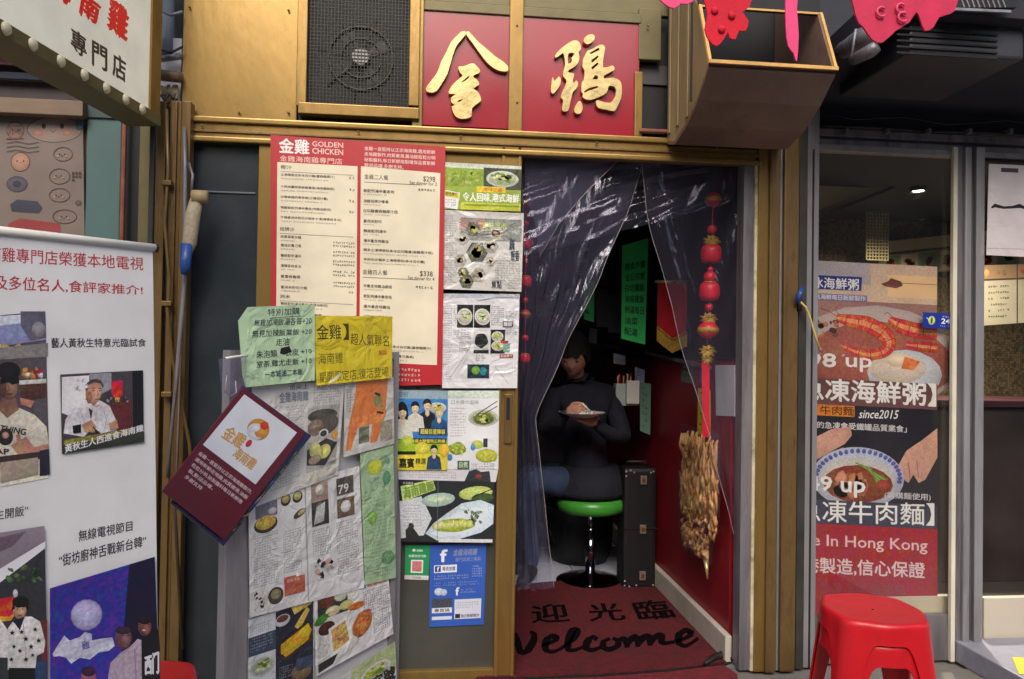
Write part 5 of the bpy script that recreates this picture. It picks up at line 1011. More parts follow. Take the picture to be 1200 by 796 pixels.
for pts in ([(-60, 330), (-20, 300), (0, 350), (10, 405), (40, 380), (62, 310)], [(55, 310), (70, 345), (85, 400), (115, 400), (150, 350), (152, 312), (132, 304)], [(195, 372), (250, 350), (265, 330), (240, 325), (212, 355), (215, 392), (250, 402), (292, 385)], [(290, 385), (350, 340), (372, 300), (352, 292), (330, 330), (325, 385), (352, 395), (410, 375)],
            [(470, 342), (450, 328), (420, 355), (418, 385), (450, 394), (502, 372)], [(535, 336), (505, 352), (503, 380), (530, 391), (570, 375), (576, 348), (548, 334)], [(560, 350), (610, 338), (622, 382)], [(620, 368), (650, 330), (670, 332), (676, 378)], [(676, 366), (710, 325), (732, 332), (736, 372)], [(736, 362), (768, 322), (792, 322), (800, 358), (860, 352)], [(868, 350), (925, 328), (940, 304), (912, 295), (880, 322), (884, 360), (920, 372), (978, 334)]):
    stroke([(ox + x * os_, oy + y * os_) for x, y in pts], 7.2)
for t, q in (('歡', ((560, 708), (596, 708), (590, 730), (552, 731))), ('迎', ((622, 709), (662, 707), (668, 728), (624, 730))), ('光', ((688, 708), (724, 706), (734, 726), (692, 728))), ('臨', ((740, 705), (778, 702), (792, 723), (750, 727)))):
    vs, fs = glyphs(t); 
    for dx, dy in ((0, 0), (1.1, 0), (0, .6), (-.9, .3)):
        _sz += 4e-5; pl = plZ(.0128 + _sz); L_.add([unp(bil(q, u, v)[0] + dx, bil(q, u, v)[1] + dy, pl) for u, v in vs], fs)
L_.build('lettering', mat('black_mat_pile', (14, 8, 12), 1, 0, .3, 60, .1, 240, spec=.05), wm)
fm = thing('entrance_carpet', tuple(pz(720, 800, 0)), 'worn maroon carpet strip just outside the doorway in front of the mat', 'carpet')
MB().prism([[Vector((p.x, p.y, .005)) for p in (pz(540, 797, .005), pz(700, 791, .005), pz(780, 786, .005), pz(848, 779, .005), pz(864, 790, .005), pz(880, 900, .005), pz(540, 900, .005))]], Vector((0, 0, 1)), .004).build('pile', CARPET, fm)
g = MB(); pts = [pz(x, y, .02) for x, y in ((826, 778), (836, 771), (846, 768), (856, 770), (864, 775))]
g.tube(pts, [.006, .014, .018, .014, .008], 10).build('curled_edge', MATEDGE, fm, smooth=True)

# green gas-lift stool
sx_, sy_ = .905, 4.16
gs = thing('bar_stool', (sx_, sy_, 0), 'green vinyl swivel stool on a chrome dish base, under the seated diner', 'stool')
MB().lathe((sx_, sy_, 0), [(.004, .052), (.03, .05), (.05, .036), (.12, .020), (.185, .010), (.195, .004), (.196, 0), (.004, 0)], 40).build('base', CHROME, gs, smooth=True)
MB().lathe((sx_, sy_, 0), [(.028, .04), (.027, .26), (.017, .262), (.016, .38), (.05, .385), (.06, .395)], 20).build('gas_column', CHROME, gs, smooth=True)
MB().lathe((sx_, sy_, 0), [(.003, .395), (.15, .395), (.185, .405), (.197, .43), (.197, .455), (.185, .475), (.15, .486), (.08, .478), (.003, .474)], 40).build('seat', GREENSEAT, gs, smooth=True)
# black drum-shaped bin behind
bb = thing('black_bin', (.86, 4.55, 0), 'low black round bin behind the green stool', 'bin')
MB().lathe((.93, 4.6, 0), [(.17, .0), (.2, .08), (.21, .25), (.215, .34), (.222, .345), (.222, .36), (.2, .36), (.195, .30)], 32).build('drum', CASE, bb, smooth=True)
MB().tube([(.73, 4.55, .30), (.71, 4.47, .22), (.75, 4.43, .15)], .008, 8).build('handle', MATEDGE, bb, smooth=True)
# upright black case with metal corners
cz = thing('instrument_case', (1.16, 4.04, 0), 'tall black flight case with metal latches beside the green stool', 'case')
MB().box(1.055, 1.24, 4.0, 4.16, .0, .665, .02).build('shell', CASE, cz)
MB().box(1.05, 1.245, 3.994, 4.0, .33, .336, .001).build('seam', MATEDGE, cz)
MB().tube([(1.09, 4.08, .665), (1.09, 4.08, .69), (1.2, 4.08, .69), (1.2, 4.08, .665)], .008, 8).build('handle', CASE, cz, smooth=True)
LATCH = mat('brushed_latch_metal', (190, 170, 156), .3, .7, .1, 20)
for z in (.60, .33, .075):
    lt = MB().box(1.145, 1.18, 3.988, 4.0, z - .024, z + .024, .003).build('latch', LATCH, cz)
    MB().box(1.154, 1.171, 3.985, 3.989, z - .012, z + .010, .001).build('latch_tongue', BRONZE, lt)
for x, z in ((1.065, .645), (1.09, .652), (1.065, .62), (1.22, .645), (1.11, .64), (1.065, .02), (1.09, .015), (1.065, .045), (1.225, .02), (1.13, .02), (1.205, .64)):
    MB().lathe((x, 3.998, z), [(.001, -.003), (.005, -.002), (.006, .001)], 10, 'Y').build('rivet', LATCH, cz, smooth=True)

# ------------------------------------------------------------------ seated diner
pe = thing('person', (sx_, sy_, .0), 'person in a black coat eating from a white plate on the green stool, head bowed', 'person')
def skin(name, pts, edges, m, parent, sub=2, root=0):
    base = wloc(parent); me = bpy.data.meshes.new(name)
    me.from_pydata([Vector(p[:3]) - base for p in pts], edges, []); me.materials.append(m)
    o = bpy.data.objects.new(name, me); col.objects.link(o); o.parent = parent
    md = o.modifiers.new('skin', 'SKIN'); md.use_smooth_shade = True
    for i, p in enumerate(pts):
        r = p[3]; o.data.skin_vertices[0].data[i].radius = (r if not isinstance(r, tuple) else r[0], r if not isinstance(r, tuple) else r[1])
        o.data.skin_vertices[0].data[i].use_root = (i == root)
    md = o.modifiers.new('sub', 'SUBSURF'); md.levels = sub; md.render_levels = sub
    return o
# torso turned toward the viewer's left; hips on the seat
hx, hy = sx_ - .02, sy_ + .02
B = [(hx, hy, .56, (.175, .15)), (hx - .01, hy + .0, .70, (.16, .13)), (hx - .03, hy - .01, .88, (.17, .125)), (hx - .05, hy - .03, 1.03, (.165, .11)), (hx - .06, hy - .05, 1.12, (.075, .07)), (hx - .075, hy - .08, 1.17, (.052, .052)),
     # arm on viewer's left (holds utensil)
     (hx - .21, hy - .07, 1.055, .062), (hx - .275, hy - .16, .86, .052), (hx - .235, hy - .33, .925, .040), (hx - .195, hy - .385, .985, .030),
     # arm on viewer's right (holds the plate)
     (hx + .12, hy - .04, 1.055, .062), (hx + .175, hy - .14, .83, .054), (hx + .06, hy - .30, .86, .042), (hx - .04, hy - .36, .93, .032)]
E = [(0, 1), (1, 2), (2, 3), (3, 4), (4, 5), (3, 6), (6, 7), (7, 8), (8, 9), (3, 10), (10, 11), (11, 12), (12, 13)]
skin('coat', B, E, BLACKCLOTH, pe)
# coat skirt over the seat
MB().lathe((hx + .01, hy - .0, 0), [(.165, .66), (.20, .58), (.215, .52), (.205, .492), (.17, .49)], 32).build('coat_skirt', BLACKCLOTH, pe, smooth=True)
Lg = [(hx - .08, hy - .05, .56, .10), (hx - .33, hy - .08, .59, .085), (hx - .37, hy - .06, .50, .07), (hx - .33, hy + .02, .30, .055), (hx - .30, hy + .04, .11, .042), (hx - .32, hy + .02, .05, .035)]
skin('trousers', Lg, [(i, i + 1) for i in range(5)], JEANS, pe)
Lg2 = [(hx - .06, hy + .08, .56, .10), (hx - .33, hy + .16, .58, .085), (hx - .36, hy + .2, .48, .068), (hx - .32, hy + .26, .28, .055), (hx - .30, hy + .26, .10, .042)]
skin('trousers', Lg2, [(i, i + 1) for i in range(4)], JEANS, pe)
for dx, dy in ((-.32, .0), (-.31, .24)):
    skin('shoe', [(hx + dx + .02, hy + dy + .05, .055, .042), (hx + dx - .02, hy + dy - .03, .045, .045), (hx + dx - .06, hy + dy - .12, .035, .036), (hx + dx - .075, hy + dy - .16, .03, .026)], [(0, 1), (1, 2), (2, 3)], MATEDGE, pe)
# head bowed over the plate
hc = Vector((hx - .115, hy - .13, 1.275)); HR = Matrix.Rotation(R(-20), 3, 'Z') @ Matrix.Rotation(R(24), 3, 'X')
def head_mesh():
    bm = bmesh.new(); bmesh.ops.create_uvsphere(bm, u_segments=32, v_segments=24, radius=1)
    for v in bm.verts:
        x, y, z = v.co
        w_ = .077 * (1 - .22 * max(0, -z) ** 1.5); d_ = .096 * (1 - .08 * max(0, -z)); h_ = .115
        X_, Y_, Z_ = x * w_, y * d_, z * h_
        if y < 0:
            Y_ += .006 * math.exp(-((x / .35) ** 2 + ((z - .05) / .12) ** 2)) * 1      # eye line hollow
            Y_ -= .020 * math.exp(-((x / .16) ** 2 + ((z + .16) / .14) ** 2))           # nose
            Y_ += .007 * math.exp(-(((abs(x) - .38) / .16) ** 2 + ((z - .06) / .10) ** 2))
            Y_ -= .007 * math.exp(-((x / .30) ** 2 + ((z + .52) / .09) ** 2))           # lips
            Y_ -= .010 * math.exp(-((x / .30) ** 2 + ((z + .85) / .16) ** 2))           # chin
        v.co = Vector((X_, Y_, Z_))
    bm.verts.index_update(); vs = [hc + HR @ v.co for v in bm.verts]; fs = [[v.index for v in f.verts] for f in bm.faces]; bm.free(); return vs, fs
vs, fs = head_mesh(); hd_ = mk('head', vs, fs, SKIN, pe, smooth=True)
def hp(x, y, z): return hc + HR @ Vector((x, y, z))
for s_ in (-1, 1):
    MB().tube([hp(s_ * .076, .005, .02), hp(s_ * .086, .014, .01), hp(s_ * .084, .012, -.02), hp(s_ * .076, .004, -.03)], [.006, .009, .008, .004], 8).build('ear', SKIN, hd_, smooth=True)
    MB().tube([hp(s_ * .045, -.078, .009), hp(s_ * .03, -.0845, .006), hp(s_ * .015, -.082, .006)], [.0015, .003, .0015], 6).build('eye', LETBLK, hd_, smooth=True)
    MB().tube([hp(s_ * .05, -.078, .030), hp(s_ * .03, -.089, .034), hp(s_ * .012, -.088, .029)], [.0015, .003, .0015], 6).build('eyebrow', HAIR, hd_, smooth=True)
MB().tube([hp(-.022, -.088, -.060), hp(0, -.094, -.062), hp(.022, -.088, -.060)], [.0015, .0035, .0015], 6).build('mouth', mat('lip_tone', (140, 78, 72), .5), hd_, smooth=True)
MB().tube([hp(0, .02, -.08), hp(0, .045, -.155)], [.05, .052], 14).build('neck', SKIN, hd_, smooth=True)
g = MB()
bm = bmesh.new(); bmesh.ops.create_uvsphere(bm, u_segments=36, v_segments=26, radius=1)
for v in bm.verts:
    x, y, z = v.co; n_ = 1 + .05 * math.sin(9 * x + 5 * z) + random.uniform(-.02, .02)
    Yy = y * .112 + .012; Zz = z * .125 + .022
    if y < -.1: Zz = max(Zz, .040 + .014 * math.sin(x * 13)) if abs(x) < .8 else max(Zz, -.03)
    elif z < -.55: Zz = max(Zz, -.07)
    v.co = Vector((x * .092 * n_, Yy * n_, Zz))
bm.verts.index_update(); g.add([hp(*v.co) for v in bm.verts], [[v.index for v in f.verts] for f in bm.faces]); bm.free()
g.build('hair', HAIR, pe, smooth=True)
# hands: palms with five fingers each
def hand(name, wrist, palm, tips, thumb):
    P = [(*wrist, .024), (*((Vector(wrist) + Vector(palm)) / 2), .026), (*palm, .027)]; Ed = [(0, 1), (1, 2)]
    for k, chain in enumerate(tips):
        prev = 2
        for j, q in enumerate(chain):
            P.append((*q, .0095 - .0012 * j)); Ed.append((prev, len(P) - 1)); prev = len(P) - 1
    prev = 1
    for j, q in enumerate(thumb): P.append((*q, .0105 - .0012 * j)); Ed.append((prev, len(P) - 1)); prev = len(P) - 1
    return skin(name, P, Ed, SKIN, pe, 2)
w1 = Vector((hx - .195, hy - .385, .985)); p1 = w1 + Vector((.04, -.035, .022))
hand('hand', w1, p1, [[p1 + Vector((.022, -.022, .022 - .014 * k)), p1 + Vector((.048, -.016, .018 - .016 * k)), p1 + Vector((.058, .006 - .002 * k, .006 - .014 * k))] for k in range(4)], [w1 + Vector((.03, -.02, .05)), w1 + Vector((.062, -.034, .052)), w1 + Vector((.085, -.045, .044))])
w2 = Vector((hx - .04, hy - .36, .93)); p2 = w2 + Vector((-.05, -.03, .012))
hand('hand', w2, p2, [[p2 + Vector((-.02, -.03 + .02 * k, .0)), p2 + Vector((-.045, -.034 + .022 * k, .006)), p2 + Vector((-.066, -.034 + .022 * k, .016))] for k in range(4)], [w2 + Vector((.01, -.04, .03)), w2 + Vector((-.005, -.06, .05)), w2 + Vector((-.02, -.065, .066))])
pl_c = w2 + Vector((-.075, -.03, .045))
dp = thing('dinner_plate', tuple(pl_c), 'white dinner plate of rice held up by the seated diner', 'plate')
MB().lathe(pl_c, [(.003, -.012), (.06, -.012), (.075, -.004), (.118, .012), (.122, .015), (.112, .012), (.07, .0), (.003, -.003)], 40).build('plate', PLASTICW, dp, smooth=True)
g = MB()
for i in range(70):
    a = random.uniform(0, 6.28); q = random.random() ** .5 * .075; c = pl_c + Vector((q * math.cos(a), q * math.sin(a), .004 + .026 * (1 - q / .08) + random.uniform(0, .006)))
    g.tube([c - Vector((.008, 0, 0)), c, c + Vector((.008, .003, 0))], [.002, .006, .002], 6)
tag(g.build('rice', mat('cooked_rice', (206, 202, 190), .6, 0, .12, 50), dp, smooth=True), kind='stuff')
sp = thing('spoon', tuple(pl_c + Vector((-.05, -.02, .05))), 'white spoon in the seated diner raised hand', 'spoon')
MB().tube([p1 + Vector((.03, -.02, .03)), p1 + Vector((.07, -.03, -.005)), pl_c + Vector((-.02, -.02, .03))], [.005, .006, .006], 8).build('handle', PLASTICW, sp, smooth=True)
MB().tube([pl_c + Vector((-.022, -.02, .031)), pl_c + Vector((-.005, -.022, .024)), pl_c + Vector((.015, -.024, .024))], [.006, .016, .004], 10).build('bowl', PLASTICW, sp, smooth=True)

# ------------------------------------------------------------------ things on the right inner wall and hanging inside
def notice(name, plane, q, base, label, cat, W, H, lines=None, **k):
    return Sheet(name, plane, q, base, label, cat, W=W, H=H, th=.002, mat=PRINTFLAT, **k)
S = notice('green_notice', plY(3.85), ((729, 288), (760, 279), (756, 404), (728, 397)), (60, 214, 110), 'long vivid green handwritten price strip hanging inside the doorway', 'notice', 30, 120)
for i, t in enumerate(('熟食外賣', '全日供應', '白切雞飯', '海南雞飯', '例湯每日', '油菜', '配湯')):
    S.text(t, (4, 24 + i * 13.4, 27 if i < 5 else 20, 33 + i * 13.4), (20, 60, 40), .02)
S.done()
S = notice('green_notice', plY(4.0), ((684, 334), (697, 328), (696, 378), (684, 374)), (60, 200, 110), 'small green notice half hidden left of the long green strip', 'notice', 12, 46)
for i in range(3): S.tiny(1, 8 + i * 12, 12, 6, (24, 60, 44), n=True)
S.done()
pn = thing('silk_pennant', tuple(unp(787, 380, plY(3.7))), 'red silk award pennant with gold fringe hanging inside behind the clear curtain', 'pennant')
PQ = plY(3.7)
MB().prism([[unp(*p, PQ) for p in ((771, 330), (806, 330), (804, 390), (788, 399), (770, 384))]], Vector((0, -1, 0)), .004).build('cloth', mat('red_silk', (186, 20, 34), .45, 0, .12, 16, .05), pn)
MB().tube([unp(768, 330, PQ), unp(809, 330, PQ)], .008, 10).build('rod', GOLDLET, pn, smooth=True)
MB().tube([unp(770, 383, plY(3.69)), unp(788, 398, plY(3.69)), unp(805, 389, plY(3.69))], .005, 8).build('braid', GOLDTHREAD, pn, smooth=True)
g = MB()
for i in range(44):
    t = i / 43; a = (770 + 35 * t, 384 + (14 * t / .5 if t < .5 else 14 - 8 * (t - .5) / .5)); g.tube([unp(a[0], a[1], plY(3.695)), unp(a[0] + random.uniform(-.5, .5), a[1] + 16, plY(3.695))], .0028, 5)
g.build('fringe', GOLDTHREAD, pn)
PX = (Vector((XR - .002, 0, 0)), Vector((-1, 0, 0)))
def wallnote(q, base, label, lines, W=20, H=30, cat='notice', ink=(70, 70, 80), px=None, name='wall_notice'):
    S = notice(name, px or PX, q, base, label, cat, W, H)
    for i in range(lines): S.tiny(2, 4 + i * (H - 6) / lines, W - 2, min(3.4, (H - 8) / lines * .6), ink, n=True)
    S.done(); return S.root
PB = plY(4.0)
fr = [(698, 338, 712, 383, (120, 130, 150)), (712, 346, 728, 390, (150, 150, 140)), (700, 312, 712, 334, (70, 78, 96)), (764, 338, 772, 366, (96, 104, 130)), (690, 384, 699, 402, (96, 116, 140)), (722, 300, 729, 330, (86, 76, 84))]
for i, (a, b_, c, d, k) in enumerate(fr):
    t = thing('framed_notice', tuple(unp(a, d, PB)), ['pale certificate in a dark frame left of the long green strip', 'grey framed price list touching the green strip', 'dim small frame high left of the green strip', 'pale oval-edged card between green strip and red pennant', 'bluish slip below the small green notice', 'dull brown card at the top left of the green strip'][i], 'framed notice')
    MB().quad(unp(a, b_, PB), unp(c, b_ + 2, PB), unp(c, d + 1, PB), unp(a, d, PB), th=.012).build('frame', BLACK, t)
    q = Sheet('sheet', off(PB, .003), ((a + 1.2, b_ + 1.4), (c - 1.2, b_ + 3), (c - 1.2, d - .5), (a + 1.2, d - 1.4)), k, W=12, H=40, parent=t, mat=PRINTFLAT, th=.002)
    for j in range(6): q.tiny(1.5, 3 + j * 6, 11, 2.6, (60, 64, 84), n=True)
    q.done()
sh = thing('wall_ledge', tuple(unp(760, 420, plY(4.3))), 'dark ledge rail running below the framed notices', 'shelf')
MB().tube([unp(690, 402, plY(4.75)), unp(745, 411, plY(4.42)), unp(832, 431, plX(XR - .01))], .012, 4).build('rail', mat('dull_grey_rail', (96, 90, 96), .5, 0, .2, 8), sh)
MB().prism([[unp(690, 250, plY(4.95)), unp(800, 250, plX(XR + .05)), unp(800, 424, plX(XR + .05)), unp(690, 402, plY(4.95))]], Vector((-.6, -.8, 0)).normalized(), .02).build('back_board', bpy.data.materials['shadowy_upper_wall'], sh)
# cup holder with chopsticks
ch = thing('chopstick_holder', tuple(unp(736, 470, plY(4.1))), 'white wall holder filled with paper-wrapped chopsticks beside the diner', 'holder')
ya = 4.08
MB().box(X(722, ya, 450), X(749, ya, 450), ya, ya + .07, Z(735, 476, ya), Z(735, 450, ya), .006).build('tray', mat('clear_grey_plastic', (176, 186, 184), .3, 0, .08, 9), ch)
MB().box(X(733, ya, 450), X(748, ya, 450), ya - .03, ya - .002, Z(735, 473, ya), Z(735, 446, ya), .004).build('box', WHITEP, ch)
for i in range(9):
    x = X(724 + i * 2.6, ya, 450); MB().tube([(x, ya + .03, Z(735, 460, ya)), (x + random.uniform(-.02, .02), ya + .03, Z(735, 434 + random.uniform(0, 8), ya))], .003, 6).build('chopstick', (PLYE, WHITEP, REDCLOTH)[i % 3], ch, smooth=True)
PC = plY(4.12)
wallnote(((719, 414), (733, 417), (733, 428), (719, 426)), (150, 160, 176), 'small bluish card above the chopstick holder', 3, 14, 11, px=PC)
wallnote(((744, 430), (756, 434), (755, 450), (744, 446)), (140, 160, 190), 'small pale blue card right of the chopstick holder', 3, 12, 16, px=PC)
S_ = wallnote(((750, 448), (763, 450), (762, 510), (750, 505)), (110, 150, 130), 'green and violet strip leaflet hung on the maroon wall', 7, 13, 58, px=PC)
wallnote(((798, 424), (812, 426), (811, 450), (798, 447)), (90, 110, 100), 'small dark green card on the maroon wall right of the pennant', 3, 12, 24, ink=(180, 190, 180))
wallnote(((818, 455), (832, 457), (832, 514), (817, 508)), (222, 208, 60), 'yellow strip notice behind the red ribbon on the maroon wall', 4, 14, 56)
wallnote(((838, 428), (861, 428), (861, 488), (839, 487)), (226, 226, 230), 'plain white sheet on the maroon wall nearest the jamb', 0, 22, 60)
wallnote(((820, 426), (830, 427), (830, 450), (820, 449)), (120, 120, 190), 'small violet-blue card between green card and white sheet', 2, 10, 24)
# bag of dried fish maw
bg_ = thing('dried_goods_bag', tuple(unp(820, 650, plX(XR - .07))), 'clear bag of crinkled golden dried goods hanging on the maroon wall', 'bag')
BX = plX(XR - .06)
def bagpt(u, v, d):
    l = 798 - 4 * math.sin(v * 3); r = 842 + 2 * math.sin(v * 4) - (6 if v > .8 else 0)
    yl, yr = 496 + v * (640 - 496), 508 + v * (664 - 508)
    return unp(l + (r - l) * u, yl + (yr - yl) * u, plX(XR - .05 - d))
g = MB(); nu, nv_ = 10, 16; vs = [bagpt(i / nu, j / nv_, .05 * math.sin(math.pi * i / nu) * (.3 + .7 * math.sin(math.pi * min(1, j / nv_ + .15))) + .02) for j in range(nv_ + 1) for i in range(nu + 1)]
g.add(vs, [(j * (nu + 1) + i, j * (nu + 1) + i + 1, (j + 1) * (nu + 1) + i + 1, (j + 1) * (nu + 1) + i) for j in range(nv_) for i in range(nu)])
g.build('plastic', FILM, bg_, smooth=True)
g = MB(); g2 = MB()
for i in range(420):
    u, v = random.uniform(.08, .92), random.uniform(.12, .97); c = bagpt(u, v, random.uniform(-.005, .02) * math.sin(math.pi * u))
    a = Vector((random.uniform(-.006, .006), random.uniform(-.02, .02), random.choice((-1, 1)) * random.uniform(.03, .06))) * (1.2 if v < .65 else .4)
    (g if random.random() < .6 else g2).tube([c - a, c + Vector((random.uniform(-.01, 0), random.uniform(-.01, .01), 0)), c + a], [.003, random.uniform(.006, .012), .003], 6)
tag(g.build('dried_pieces', mat('golden_dried_skin', (206, 148, 78), .4, 0, .3, 40, .3, 60), bg_, smooth=True), kind='stuff')
tag(g2.build('dried_pieces', mat('pale_dried_skin', (218, 176, 112), .45, 0, .3, 40, .3, 60), bg_, smooth=True), kind='stuff')
MB().tube([bagpt(.8, .98, .02), bagpt(.86, 1.12, .02)], [.012, .003], 8).build('dangling_tip', GOLDLET, bg_, smooth=True)

# ------------------------------------------------------------------ festive strings
def lantern_string(name, label, px, yy, items, y0, y1, parent_cord=True):
    t = thing(name, tuple(pp(px[0], y1, yy)), label, 'decoration', 'strings of red charms in the doorway')
    MB().tube([pp(px[0], y0, yy), pp(px[1], y1, yy)], .002, 6).build('cord', REDCLOTH, t, smooth=True)
    for kind, py, r in items:
        f = (py - y0) / (y1 - y0); c = pp(px[0] + (px[1] - px[0]) * f, py, yy)
        k = yy / FPX * 1.02; r *= k
        if kind == 'ball':
            o = MB().lathe(c, [(.15 * r, .85 * r), (.6 * r, .72 * r), (.95 * r, .35 * r), (r, 0), (.95 * r, -.35 * r), (.6 * r, -.72 * r), (.15 * r, -.85 * r)], 18).build('lantern', CLOTHR, t, smooth=True)
            MB().lathe(c, [(.9 * r, .28 * r), (1.03 * r, .2 * r), (1.04 * r, -.2 * r), (.9 * r, -.28 * r)], 18).build('gold_band', GOLDTHREAD, o, smooth=True)
        elif kind == 'drum':
            o = MB().lathe(c, [(.5 * r, .9 * r), (.85 * r, .8 * r), (r, .4 * r), (r, -.4 * r), (.85 * r, -.8 * r), (.5 * r, -.9 * r)], 18).build('drum', CLOTHR, t, smooth=True)
            MB().lathe(c + Vector((0, 0, .9 * r)), [(.6 * r, -.1 * r), (.75 * r, 0), (.6 * r, .1 * r)], 14).build('gold_trim', GOLDTHREAD, o)
        elif kind == 'bead':
            MB().lathe(c, [(.1 * r, r), (.8 * r, .6 * r), (r, 0), (.8 * r, -.6 * r), (.1 * r, -r)], 12).build('bead', CLOTHR, t, smooth=True)
        elif kind == 'bow':
            g = MB()
            for a in range(0, 360, 40): g.tube([c, c + Vector((math.cos(R(a)) * r, -.004, math.sin(R(a)) * r * .7)), c + Vector((math.cos(R(a + 24)) * r * .6, -.002, math.sin(R(a + 24)) * r * .5)), c], r * .13, 6)
            g.build('knot', GOLDTHREAD, t, smooth=True)
    return t
CLOTHR = mat('glossy_festive_red', (206, 20, 44), .4, 0, .12, 20, .05)
t = lantern_string('charm_string', 'long string of red lanterns and gold knots with a red ribbon, right side of doorway', (837, 828), 3.09,
    [('ball', 234, 10), ('bead', 269, 6), ('bow', 283, 11), ('drum', 298, 12), ('bead', 316, 4), ('bead', 325, 8), ('drum', 342, 12), ('bead', 360, 5), ('bow', 374, 11), ('ball', 387, 12), ('bow', 412, 11), ('bow', 421, 8)], 205, 428)
MB().quad(pp(822, 424, 3.09), pp(831, 424, 3.09), pp(832, 512, 3.09), pp(823, 512, 3.09), th=.003).build('ribbon', CLOTHR, t)
lantern_string('charm_string', 'shorter string of red charms showing dimly beside the left door stile', (617, 615), 3.16,
    [('ball', 238, 6), ('bead', 262, 3.5), ('drum', 286, 7), ('bead', 306, 3), ('drum', 330, 7), ('bead', 352, 3.5), ('ball', 368, 6), ('bead', 396, 4), ('drum', 420, 6)], 190, 440)

# ------------------------------------------------------------------ clear plastic curtains
def lerp_curve(pts, v):
    for (va, xa, ya), (vb, xb, yb) in zip(pts, pts[1:]):
        if v <= vb: t = (v - va) / (vb - va); t2 = t * t * (3 - 2 * t) * .3 + t * .7; return (xa + (xb - xa) * t2, ya + (yb - ya) * t)
    return pts[-1][1:]
def curtain(label, L, Rr, yy, folds, amp, nu=110, nv=90, seed=1, mat_=None, edge='both'):
    rnd = random.Random(seed); t = thing('plastic_curtain', tuple(pp(L[0][1], L[-1][2], yy)), label, 'curtain', 'clear plastic door curtains')
    ph = [rnd.uniform(0, 6.28) for _ in range(6)]; g = MB(); grid = []
    for j in range(nv + 1):
        v = j / nv; a, b_ = lerp_curve(L, v), lerp_curve(Rr, v); row = []
        for i in range(nu + 1):
            u = i / nu; x = a[0] + (b_[0] - a[0]) * u; y_ = a[1] + (b_[1] - a[1]) * u
            w1_ = noise.noise(Vector((u * folds * 1.3 + seed, v * 1.4, seed))); w2_ = noise.noise(Vector((u * folds * 3 - v * 2.2, v * 5, seed + 9)))
            dsp = amp * (1.4 * w1_ * (.4 + v) + .55 * (1 - abs(2 * abs(w2_) - .2)) * .5) + amp * .25 * (.25 + .75 * min(1, v * 1.6)) * (math.sin(u * folds * 6.283 + ph[0] + .8 * math.sin(v * 3 + ph[1])) + .4 * math.sin(u * folds * 2.3 * 6.283 + ph[2] + v * 2)) + .006 * math.sin(v * 17 + u * 8 + ph[3]) + .004 * math.sin(v * 41 + u * 23 + ph[4])
            p = pp(x, y_, yy); p = p + Vector((0, dsp, 0)); row.append(p)
        grid.append(row)
    g.add([p for r_ in grid for p in r_], [(j * (nu + 1) + i, j * (nu + 1) + i + 1, (j + 1) * (nu + 1) + i + 1, (j + 1) * (nu + 1) + i) for j in range(nv) for i in range(nu)])
    g.build('film', mat_ or FILM, t, smooth=True)
    for e in ((0, nu) if edge == 'both' else (nu,) if edge == 'right' else (0,)):
        MB().tube([r_[e] for r_ in grid], .0014, 6).build('hem', HEM, t, smooth=True)
    return t
HEM = mat('rolled_clear_hem', (150, 144, 142), .25, 0, .15, 20, .05, coat=.5)
curtain('left clear plastic curtain drawn aside and gathered along the golden stile', [(0, 612, 178), (.3, 608, 330), (.6, 604, 480), (1, 602, 692)],
        [(0, 752, 196), (.10, 741, 236), (.25, 706, 318), (.45, 662, 410), (.60, 628, 490), (.66, 633, 540), (.8, 640, 600), (1, 650, 690)], 3.03, 5, .022, seed=3, edge='right', mat_=FILM2)
curtain('right clear plastic curtain narrowing down from the lintel to the jamb', [(0, 752, 186), (.11, 757, 240), (.4, 790, 370), (.7, 834, 520), (1, 866, 652)],
        [(0, 870, 186), (.3, 868, 330), (.6, 868, 480), (1, 868, 656)], 3.01, 4, .014, seed=8, edge='left')
curtain('creased clear plastic pelmet sagging across the top of the doorway', [(0, 612, 176), (.5, 613, 230), (1, 614, 300)],
        [(0, 870, 186), (.5, 868, 205), (1, 866, 236)], 3.06, 3, .02, nv=40, seed=12, edge='none')
g = MB()
sg = thing('curtain_fold', tuple(pp(680, 240, 2.985)), 'triangular doubled flap of clear plastic at the top left of the doorway', 'curtain')
g.add([pp(*p, 2.985) for p in ((614, 178), (730, 183), (690, 222), (655, 262), (632, 302), (626, 260), (616, 230))], [(0, 1, 2, 3, 4, 5, 6)])
g.build('film', FILM2, sg)
MB().tube([pp(*p, 2.983) for p in ((730, 183), (690, 222), (655, 262), (632, 302))], .0013, 6).build('hem', HEM, sg, smooth=True)

# ================================================================== RIGHT-HAND SHOP
YR = 2.99
rs = thing('noodle_shopfront', (2.0, YR, 0), 'dull aluminium shopfront with a glazed door and dark shop interior at the right', 'shopfront')
def rstrip(n, a, b_, pt, pb, m, y=YR, dep=.05, foot=None, bev=.003): return strip(n, a, b_, pt, pb, m, y, dep, rs, bev, foot)
rstrip('outer_post', 943, 958, 105, 800, ALU, y=2.955, foot=0, dep=.08)
rstrip('post_groove', 950, 952, 175, 800, MATEDGE, y=2.952, dep=.01, foot=0, bev=.001)
def rrail(n, a, b_, pt, pb, m, y=YR, dep=.05): return rail(n, a, b_, pt, pb, m, y, dep, rs, .002)
rrail('head_rail', 957, 1240, 157, 165, ALUD, y=2.97)
rrail('head_rail', 957, 1240, 165, 170, mat('shadow_rail', (76, 74, 84), .5, .2, .2, 6), y=2.985)
rrail('head_rail', 957, 1240, 169, 175, ALUD, y=2.975)
rrail('head_rail', 957, 1240, 175, 182, ALU, y=2.98)
rrail('transom', 1155, 1240, 186, 191, MATEDGE, y=2.99)
rstrip('mid_post', 1116, 1121, 172, 800, mat('pale_bead', (214, 208, 190), .5), y=2.966, foot=0, dep=.02)
